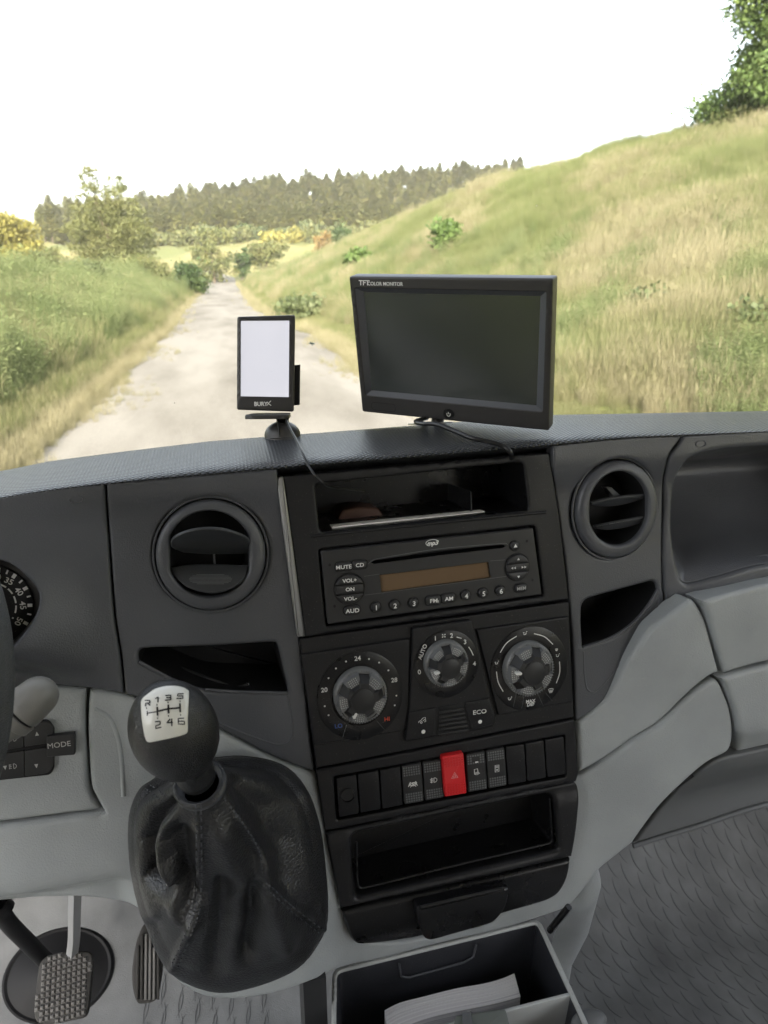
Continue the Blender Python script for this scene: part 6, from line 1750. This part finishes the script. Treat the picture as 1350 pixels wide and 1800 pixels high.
# bevelled surround between the bezel step and the screen
oo = [FM.P(*p, -.0006) for p in ccw(FM.hits([(623.5, 506.5), (960, 513), (953.5, 724), (642.5, 694.5)]))]; ii = [FM.P(*p, -.0040) for p in fs]
def match(oo, ii):
    k = min(range(4), key=lambda k: sum((oo[j] - ii[(j + k) % 4]).length for j in range(4))); return [ii[(j + k) % 4] for j in range(4)]
ii = match(oo, ii); A = [bm.verts.new(p) for p in oo]; B = [bm.verts.new(p) for p in ii]
for k in range(4): bm.faces.new((A[k], A[(k + 1) % 4], B[(k + 1) % 4], B[k]))
fin(bm, 'screen_surround', M['panel'], mon, smooth=False)
bm = bmesh.new(); add_prism(bm, FM, inset(fs, -.0005), -.008, -.0041); fin(bm, 'screen', M['screen'], mon, smooth=False)
bm = bmesh.new(); add_prism(bm, FM, inset(ccw(FM.hits(q4)), .0006), -.0135, -.0100, .0); fin(bm, 'back_case', M['matte'], mon)
bm = bmesh.new(); add_prism(bm, FM, inset(ccw(FM.hits(q4)), .028), -.022, -.0135, .003); fin(bm, 'back_hump', M['matte'], mon)
c = FM.hit(640.5, 497); text('TFT', FM, c[0], c[1], 0, .0044, M['white'], mon, bold=.03, shear=.1, sx=1.05)
c = FM.hit(677, 498.8); text('COLOR MONITOR', FM, c[0], c[1], 0, .0032, M['white'], mon, bold=.02, sx=.93)
c = FM.hit(789, 728)
pb = lathe('power_button', FM, c[0], c[1], [(.0052, -.001), (.0052, .0004), (.0047, .0003), (.0045, -.0006), (.0042, .0004), (0, .0006)], M['black'], mon, 32)
strokes('power_symbol', FM, [[(c[0] + .0017 * math.cos(t), c[1] + .0017 * math.sin(t)) for t in [math.radians(x) for x in range(125, 416, 20)]], [(c[0], c[1] + .0003), (c[0], c[1] + .0024)]], .0005, .0007, M['white'], pb)
c = FM.hit(674, 715.5); bm = bmesh.new(); add_stroke(bm, FM, pill(c[0], c[1], .0255, .0075, 0, 6, .003), .0004, -.00005, .0002, closed=True); fin(bm, 'sensor_window', M['black'], mon, smooth=False)
fpl = Frame(raydist(765, 744, .668), (1, 0, 0), (0, 1, -.2))
bm = bmesh.new(); add_prism(bm, fpl, ccw(fillet([(-.019, -.006), (.017, -.006), (.017, .03), (-.019, .03)], .003)), -.0008, .0008, .0003); fin(bm, 'foot_plate', M['bracket'], mon)
bm = bmesh.new(); add_tube(bm, [raydist(768, 744, .672), FM.P(-.01, -.030, -.024)], .006, 12); fin(bm, 'stand_neck', M['device'], mon)
cable('monitor_cable', 'black cable looping from under the monitor into the console', [raydist(750, 735, .67), raydist(731, 741, .64), raydist(744, 745, .622), raydist(768, 746, .610), raydist(800, 758, .600), raydist(830, 770, .590), raydist(862, 777, .588), raydist(884, 784, .587), raydist(897, 795, .586), raydist(899, 806, .596)], .0021, None)

# ------------------------------------------------------------------ things in the trays
c0, c1 = FC.hit(583, 929, -.014), FC.hit(851, 902, -.014)
vm = (c0[1] + c1[1]) / 2
bm = bmesh.new(); add_prism(bm, FC, [(c0[0], c0[1] - .0006), (c1[0], c1[1] - .0006), (c1[0], c1[1] + .0018), (c0[0], c0[1] + .0018)], -.024, -.012, .0003)
o = fin(bm, 'folded_card', plastic('card_white', (.82, .80, .76), .6, .3), None); tag(o, 'thin white edged card lying in the tray above the radio', 'card')
# wire spiral lying under the card
bm = bmesh.new(); pts = []
for i in range(90):
    t = i / 89; a = t * 2 * math.pi * 7
    u = c0[0] + .012 + t * (c1[0] - c0[0] - .024); pts.append(FC.P(u, c0[1] + (c1[1] - c0[1]) * t - .0030 + .0016 * math.sin(a), -.010 + .0030 * math.cos(a)))
add_tube(bm, pts, .0006, 5); o = fin(bm, 'wire_coil', M['cable'], None, angle=80); tag(o, 'black wire coil below the white card in the upper tray', 'wire')
bm = bmesh.new(); cw = FC.hit(613, 904, -.05)
add_prism(bm, FC, [(cw[0] - .014, cw[1] - .008), (cw[0] + .034, cw[1] - .007), (cw[0] + .026, cw[1] + .004), (cw[0] + .010, cw[1] + .0065), (cw[0] - .006, cw[1] + .005)], -.080, -.045, .003)  # made-up block; its brown stands in for a tan reflection
o = fin(bm, 'brown_reflection_block', plastic('brown_reflection_tone', (.10, .055, .04), .6, .3), None, angle=60); tag(o, 'made-up brown block standing in for a reflection at the back left of the upper tray', 'reflection block')
# pen in the left pocket
bm = bmesh.new(); a, b = FC.hit(318, 1178, -.03), FC.hit(405, 1206, -.02); add_tube(bm, [FC.P(*a, -.035), FC.P(*b, -.02)], .0012, 8)
o = fin(bm, 'slim_pen', M['button'], None); tag(o, 'slim black pen lying in the pocket left of the console', 'pen')
bm = bmesh.new(); a = FC.hit(420, 1209, -.02); fb = Frame(FC.P(*a, -.02), (1, .1, .2), (0, .17, 1))
add_prism(bm, fb, [(-.008, -.003), (.009, -.003), (.009, .003), (.004, .0035), (-.008, .003)], -.006, .004, .001); o = fin(bm, 'black_clip', M['black'], None); tag(o, 'small black clip beside the pen in the left pocket', 'clip')

# ------------------------------------------------------------------ open drawer with a thick booklet
hq = FC.hit(766, 1664, -.014); ZD = FC.P(*hq, -.014).z - .012
FD = Frame((0, 0, ZD), (1, 0, 0), (0, 1, 0))
def dz(px, py, z=0.0):
    p = at_z(px, py, ZD + z); return (p.x, p.y)
dq = [dz(584, 1702), dz(948, 1613), dz(1035, 1800), dz(1085, 1930), dz(580, 1960)]
dq = [dq[0], (dq[1][0], dq[1][1]), dq[2], dq[3], dq[4]]
draw = thing('drawer', 'open black drawer with pale rim below the console', 'drawer', (sum(p[0] for p in dq) / 5, sum(p[1] for p in dq) / 5, ZD - .1))
do_ = ccw(fillet(dq, .010)); di = inset(do_, .0042)
panel('drawer_rim', FD, do_, [di], 0.0, M['rim'], draw, r=.0012, step=.006, thick=.012, hole_r=.0012)
bm = bmesh.new(); add_recess(bm, FD, di, -.003, .115, .008); fin(bm, 'drawer_box', M['drawerin'], draw, recalc=False, angle=50)
bm = bmesh.new(); add_prism(bm, FD, inset(do_, .0015), -.12, -.117); n_ = None; fin(bm, 'drawer_floor', M['panel'], draw)
a, b = dz(700, 1822), dz(1003, 1745)
v_ = Vector((b[0] - a[0], b[1] - a[1])).normalized(); nn = Vector((-v_.y, v_.x)) * .0016
bm = bmesh.new(); add_prism(bm, FD, ccw([(a[0] - nn.x, a[1] - nn.y), (b[0] - nn.x, b[1] - nn.y), (b[0] + nn.x, b[1] + nn.y), (a[0] + nn.x, a[1] + nn.y)]), -.11, -.001, .0008); fin(bm, 'divider', M['rim'], draw)
# hollow of the finger grip on the rear wall
rw = []
bm = bmesh.new(); a, b = dz(700, 1697, -.012), dz(830, 1665, -.012)
pa, pb_ = Vector((a[0], a[1], ZD - .006)), Vector((b[0], b[1], ZD - .006))
uu = (pb_ - pa).normalized(); fr_ = Frame(pa + Vector((0, -.003, 0)), uu, (0, 0, 1)); L = (pb_ - pa).length
add_tube(bm, [fr_.P(0, 0, 0), fr_.P(.002, -.016, .001), fr_.P(.01, -.020, .001), fr_.P(L - .01, -.018, .001), fr_.P(L, -.014, .001), fr_.P(L + .003, 0, 0)], .0011, 8); fin(bm, 'grip_rim', M['panel'], draw, angle=80)
gx = at_z(1036, 1788, ZD - .004); fgr = Frame(gx, (1, 0, 0), (0, 1, 0))
lathe('corner_pull', fgr, 0, 0, [(.016, -.02), (.0165, -.004), (.015, -.001), (.012, .0005), (.004, .0008), (0, .0008)], M['darkgrey'], draw, 32, 1.0, .55, angle=60)
bk = thing('thick_booklet', 'thick white booklet with page edges up in the open drawer', 'booklet', (at_z(790, 1760, ZD - .04)))
topc = spline([(676, 1776), (702, 1763), (740, 1753), (800, 1738), (850, 1729), (880, 1721), (904, 1711)], 4, False)
botc = spline([(682, 1822), (708, 1806), (750, 1790), (800, 1778), (852, 1768), (886, 1760), (915, 1752)], 4, False)
NP = 16
for k in range(NP):
    f0, f1 = k / NP, (k + .82) / NP
    zz = -.028 - random.random() * .0022
    def edge(f): return [dz(a[0] * (1 - f) + b[0] * f, a[1] * (1 - f) + b[1] * f, zz) for a, b in zip(topc, botc)]
    e0, e1 = edge(f0), edge(f1); o_ = ccw(e0 + e1[::-1])
    bm = bmesh.new(); add_prism(bm, FD, o_, -.105, zz, .0); fin(bm, 'page_block', M['paper'], bk, smooth=False)
hold = thing('grey_holder', 'grey plastic holder with a strap lying over the drawer divider', 'holder', at_z(850, 1790, ZD))
o_ = ccw([dz(800, 1784, .004), dz(889, 1771, .004), dz(896, 1800, .004), dz(905, 1850, .004), dz(790, 1870, .004)])
prism('holder_body', FD, ccw(fillet(o_, .003)), -.006, .004, plastic('grey_green_plastic', (.16, .175, .16), .45), hold, r=.002)
o_ = ccw([dz(812, 1779, .006), dz(828, 1777, .006), dz(838, 1850, .006), dz(818, 1850, .006)]); prism('strap', FD, o_, .001, .0062, M['darkgrey'], hold, r=.0006)

# ------------------------------------------------------------------ footwell
ZF = -1.02
flo = thing('cab_floor', 'grey moulded vinyl floor of the cab with leaf tread', None, (0, 0, ZF), kind='structure')
bm = bmesh.new()
prof = [(-1.4, ZF), (.55, ZF), (.70, ZF), (.76, ZF + .012), (.82, ZF + .05), (.90, ZF + .13), (1.05, ZF + .32), (1.15, ZF + .52), (1.18, ZF + .66)]
pr = smooth3([(0, a, b) for a, b in prof], 5); xs = np.linspace(-.85, 1.45, 60); rows = []
for x in xs:
    tun = .10 * math.exp(-((x - .26) / .10) ** 4)
    rows.append([bm.verts.new((x, p.y, p.z + tun * (1 if p.y < .8 else max(0, 1 - (p.y - .8) * 3)))) for p in pr])
for A, B in zip(rows[:-1], rows[1:]):
    for i in range(len(A) - 1): bm.faces.new((A[i], B[i], B[i + 1], A[i + 1]))
bm.normal_update(); fbvh = BVHTree.FromBMesh(bm)
fin(bm, 'floor_covering', plastic('grey_vinyl', (.165, .17, .172), .55, .4, .7, 700, .28, .6), flo, angle=60)
def on_floor(px, py):
    h = fbvh.ray_cast(Vector((0, 0, 0)), ray(px, py).normalized()); return h[0], h[1]
bm = bmesh.new()
def tread(x0, x1, y0, y1, ang_, flip=1):
    ca, sa_ = math.cos(ang_), math.sin(ang_)
    pitchx, pitchy = .0235, .0300
    for i in range(int((x1 - x0) / pitchx) + 1):
        for j in range(int((y1 - y0) / pitchy) + 1):
            x = x0 + i * pitchx + random.uniform(-.0006, .0006); y = y0 + j * pitchy + (i % 2) * pitchy / 2
            pts = []
            for k in range(7):
                t = -1 + 2 * k / 6; lx = flip * .0050 * (1 - t * t) - flip * .0025; ly = .0175 * t
                X, Y = x + lx * ca - ly * sa_, y + lx * sa_ + ly * ca
                h = fbvh.ray_cast(Vector((X, Y, -.5)), Vector((0, 0, -1)))
                if h[0] is None: break
                pts.append(h[0] + Vector((0, 0, .0002)))
            if len(pts) == 7: add_tube(bm, pts, [.0003, .0008, .0011, .0012, .0011, .0008, .0003], 5)
tread(.40, 1.15, .42, .98, math.radians(18), -1)
tread(-.165, .02, .64, .82, math.radians(-14), 1)
tread(-.165, .02, .64, .82, math.radians(-14), -1)
fin(bm, 'leaf_tread', M['darkgrey'], flo, kind='stuff')
bulk = thing('bulkhead', 'dark front bulkhead and added light-blocking plates under the dashboard', None, (0, 1.2, -.5), kind='structure')
bm = bmesh.new()
def boxw(bm, x0, x1, y0, y1, z0, z1):
    v = [bm.verts.new((x, y, z)) for x in (x0, x1) for y in (y0, y1) for z in (z0, z1)]
    for f_ in ((0, 1, 3, 2), (4, 6, 7, 5), (0, 4, 5, 1), (2, 3, 7, 6), (0, 2, 6, 4), (1, 5, 7, 3)): bm.faces.new([v[i] for i in f_])
boxw(bm, -.9, 1.5, 1.19, 1.24, -1.1, -.33); fin(bm, 'bulkhead_sheet', M['matte'], bulk, smooth=False)
bm = bmesh.new(); boxw(bm, .52, 1.5, .62, 1.18, -.50, -.47); boxw(bm, -.85, .10, .66, 1.18, -.58, -.56); fin(bm, 'light_block_plates', M['matte'], bulk, smooth=False)  # dark plates added under the dash to block light
# grey duct leg beside the drawer
bm = bmesh.new()
lo_px = [(1046, 1490), (1054, 1535), (1050, 1567), (1035, 1632), (1004, 1684)]; ll_px = [(1015, 1540), (1006, 1580), (990, 1610), (974, 1642), (962, 1690)]
rowsd = []
a0_, b0_ = trimP(1012, 1574, -.012), trimP(1048, 1530, -.012)
rowsd.append([a0_.lerp(b0_, k / 10) + Vector((0, .012, .03)) for k in range(11)])
for j, (a, b) in enumerate(zip(ll_px[1:], lo_px[1:])):
    da, db = a0_.dot(_f) + .012 + .035 * j, b0_.dot(_f) + .03 + .045 * j
    A, B = ray(*a) * da, ray(*b) * db
    rowsd.append([A.lerp(B, t) + Vector((.3, -.9, .2)) * .016 * math.sin(t * math.pi) for t in [k / 10 for k in range(11)]])
rows = [[bm.verts.new(p) for p in r_] for r_ in rowsd]
rows.append([bm.verts.new(p + Vector((0, .02, -.3))) for p in rowsd[-1]])
for A, B in zip(rows[:-1], rows[1:]):
    for k in range(10): bm.faces.new((A[k], A[k + 1], B[k + 1], B[k]))
o = fin(bm, 'duct_leg', M['grey'], bulk, angle=80)
bm = bmesh.new(); P1, P2 = ray(1000, 1594) * .60, ray(966, 1636) * .62
add_tube(bm, [P1, P2], .0028, 8); fin(bm, 'drawer_runner', M['black'], bulk)
bm = bmesh.new(); P1 = ray(556, 1745) * .62; boxw(bm, P1.x - .011, P1.x + .009, P1.y, P1.y + .05, P1.z - .2, P1.z + .015); fin(bm, 'drawer_guide', M['button'], bulk)

# pedals
def toe(px, py):
    h, n_ = on_floor(px, py); return h
bcx = toe(104, 1712); hn = fbvh.ray_cast(Vector((0, 0, 0)), ray(104, 1712).normalized())[1]
if hn.dot(bcx) > 0: hn = -hn
fb = Frame(bcx, (1, 0, 0), Vector((1, 0, 0)).cross(hn) * -1)
if fb.N.dot(hn) < 0: fb = Frame(bcx, (1, 0, 0), Vector((1, 0, 0)).cross(hn))
depth_b = bcx.dot(_f); rx_ = 92 * depth_b / F_PX
sv_e = 1.0
# choose the second radius so that its picture height is right
test = fb.P(0, rx_, 0); hpx = abs(proj(test)[1] - proj(bcx)[1]); sv_e = 82 / hpx
lathe_g = thing('pedal_gaiter', 'large round black rubber gaiter behind the waffled pedal', 'gaiter', bcx)
lathe('gaiter_skin', fb, 0, 0, [(rx_, -.004), (rx_, .002), (rx_ * .95, .006), (rx_ * .90, .004), (rx_ * .82, .006), (rx_ * .5, .016), (rx_ * .3, .022), (0, .022)], M['matte'], lathe_g, 64, 1, sv_e)
pn = Vector((.04, -.66, .75)).normalized()
op = raydist(112, 1736, .84); fp = Frame(op, (1, 0, .0) - pn * pn.x if False else Vector((1, 0, 0)), pn.cross(Vector((1, 0, 0))))
bp = thing('brake_pedal', 'square worn pedal with waffle rubber pad and grey steel arm', 'pedal', op)
po = ccw(fp.hits(spline([(67, 1709), (71, 1693), (84, 1680), (110, 1674), (150, 1672), (161, 1678), (163, 1692), (160, 1735), (155, 1776), (149, 1788), (135, 1792), (100, 1799), (72, 1800), (62, 1790), (61, 1770)], 4)))
prism('pad', fp, po, -.008, .001, M['clutchrubber'], bp, r=.002)
bm = bmesh.new(); ins = inset(po, .0025)
us = [p[0] for p in po]; vs = [p[1] for p in po]; n_u, n_v = 11, 12
du, dv = (max(us) - min(us)) / n_u, (max(vs) - min(vs)) / n_v
for i in range(n_u + 2):
    for j in range(n_v + 2):
        u = min(us) + (i - .5) * du + (j - 6) * .0; v = min(vs) + (j - .5) * dv + (i - 5) * .0006
        if inside([(u, v)], ins)[0]:
            s = .46; b4 = [bm.verts.new(fp.P(u + a * du * s, v + b * dv * s, .001)) for a, b in ((-1, -1), (1, -1), (1, 1), (-1, 1))]
            t4 = [bm.verts.new(fp.P(u + a * du * .20, v + b * dv * .20, .0042)) for a, b in ((-1, -1), (1, -1), (1, 1), (-1, 1))]
            bm.faces.new(t4)
            for k in range(4): bm.faces.new((b4[k], b4[(k + 1) % 4], t4[(k + 1) % 4], t4[k]))
fin(bm, 'waffle_studs', M['dustyrubber'], bp, smooth=False, kind='stuff')
bm = bmesh.new(); add_tube(bm, smooth3([raydist(133, 1540, .74), raydist(131, 1600, .79), raydist(130, 1650, .84), raydist(125, 1690, .865)], 6), [.0068] * 19, 4); fin(bm, 'arm', M['steel'], bp, angle=30)
cp = thing('clutch_arm', 'black sleeved pedal arm slanting in from the left edge', 'pedal arm', raydist(40, 1645, .82))
bm = bmesh.new(); add_tube(bm, smooth3([raydist(-60, 1560, .80), raydist(-5, 1598, .83), raydist(20, 1628, .85), raydist(50, 1658, .88), raydist(92, 1700, .93)], 6), [.011, .010, .012, .0135, .0135] and [.012] * 25, 14, flat=.8); fin(bm, 'sleeve', M['matte'], cp, angle=60)
bm = bmesh.new(); add_tube(bm, [raydist(-6, 1592, .83), raydist(6, 1603, .835)], .0145, 14); fin(bm, 'sleeve_collar', M['black'], cp, angle=60)
an = Vector((.1, -.72, .68)).normalized(); oa = raydist(262, 1700, .87); fa = Frame(oa, Vector((1, 0, -.147)), an.cross(Vector((1, 0, -.147))))
ap = thing('accelerator_pedal', 'narrow ribbed accelerator pedal half hidden by the gear boot', 'pedal', oa)
ao = ccw(fa.hits(spline([(250, 1630), (256, 1624), (266, 1626), (278, 1655), (287, 1690), (284, 1722), (279, 1748), (271, 1760), (255, 1764), (242, 1763), (235, 1745), (232, 1715), (235, 1680), (241, 1652)], 4)))
prism('plate', fa, ao, -.008, 0, M['clutchrubber'], ap, r=.002)
for k in range(6):
    x0, x1 = 240 + k * 7.0, 243 + k * 7.4
    top_y = 1668 - 6 * math.sin(k / 5 * math.pi) - (18 if 0 < k < 4 else 0)
    a, b = fa.hit(x0 + 3, top_y - 6 + k * 1.5), fa.hit(x1 - 2, 1757)
    w_ = .0015; prism('rib', fa, ccw([(a[0] - w_, a[1]), (b[0] - w_, b[1]), (b[0] + w_, b[1]), (a[0] + w_, a[1])]), -.001, .0035, M['dustyrubber'] if k in (2, 3, 4) else M['clutchrubber'], ap, r=.0008)

# ------------------------------------------------------------------ cab shell round the seats
cab = thing('cab_shell', 'roof, pillars, doors and rear wall of the van cab, lengthened for light', None, (.3, 0, .3), kind='structure')
def sbox(name, x0, x1, y0, y1, z0, z1, mat):
    bm = bmesh.new(); boxw(bm, x0, x1, y0, y1, z0, z1); return fin(bm, name, M[mat], cab, smooth=False)
sbox('roof', -.85, 1.45, -2.55, .52, .52, .56, 'headliner')
sbox('rear_wall', -.85, 1.45, -2.58, -2.552, -1.05, .518, 'door')
for x0, x1 in ((-.88, -.852), (1.452, 1.48)):
    if x0 > 0: sbox('door_panel', x0, x1, -.45, 1.18, -1.05, -.36, 'door')      # the driver's door stands open
    sbox('side_wall', x0, x1, -.60, -.452, -1.05, .518, 'door')
    sbox('added_rear_side_wall', x0, x1, -2.55, -.602, -1.05, .518 if x0 < 0 else -.30, 'door')  # unseen rear length added; right side open above to let light in
    sbox('window_header', x0, x1, -.45, .62, .47, .518, 'headliner')
for x in (-.84, 1.44):
    bm = bmesh.new(); add_tube(bm, [(x, 1.16, -.34), (x, .86, .12), (x, .54, .50)], .035, 8); fin(bm, 'windscreen_pillar', M['headliner'], cab)
# windscreen pane
bm = bmesh.new(); rows = []
for i in range(25):
    x = -.83 + 2.26 * i / 24; bow = .05 * (1 - ((x - .3) / 1.13) ** 2)
    rows.append([bm.verts.new((x, y + bow, z)) for y, z in ((1.14, -.34), (.97, -.08), (.78, .20), (.55, .51))])
for A, B in zip(rows[:-1], rows[1:]):
    for k in range(3): bm.faces.new((A[k], B[k], B[k + 1], A[k + 1]))
bm.normal_update(); wbvh = BVHTree.FromBMesh(bm)
ws = fin(bm, 'windscreen', M['glass'], None, angle=80); tag(ws, 'dusty windscreen pane above the dashboard', 'windscreen')
h = wbvh.ray_cast(Vector((0, 0, 0)), ray(547, 604).normalized())[0]
bm = bmesh.new(); fbug = Frame(h - ray(547, 604) * .004, (1, 0, 0), (0, -.5, .8))
for pts in ([(-.004, .001), (0, 0), (.0045, .001)], [(-.002, .003), (.001, .0), (.002, -.004)], [(.001, .002), (.0045, -.001)]):
    add_tube(bm, [fbug.P(a, b, 0) for a, b in pts], [.0004, .0009, .0003][:len(pts)], 5)
o = fin(bm, 'squashed_insect', plastic('insect_grey', (.04, .08, .08), .6), None); tag(o, 'tiny dark squashed insect stuck on the windscreen beside the small device', 'insect')
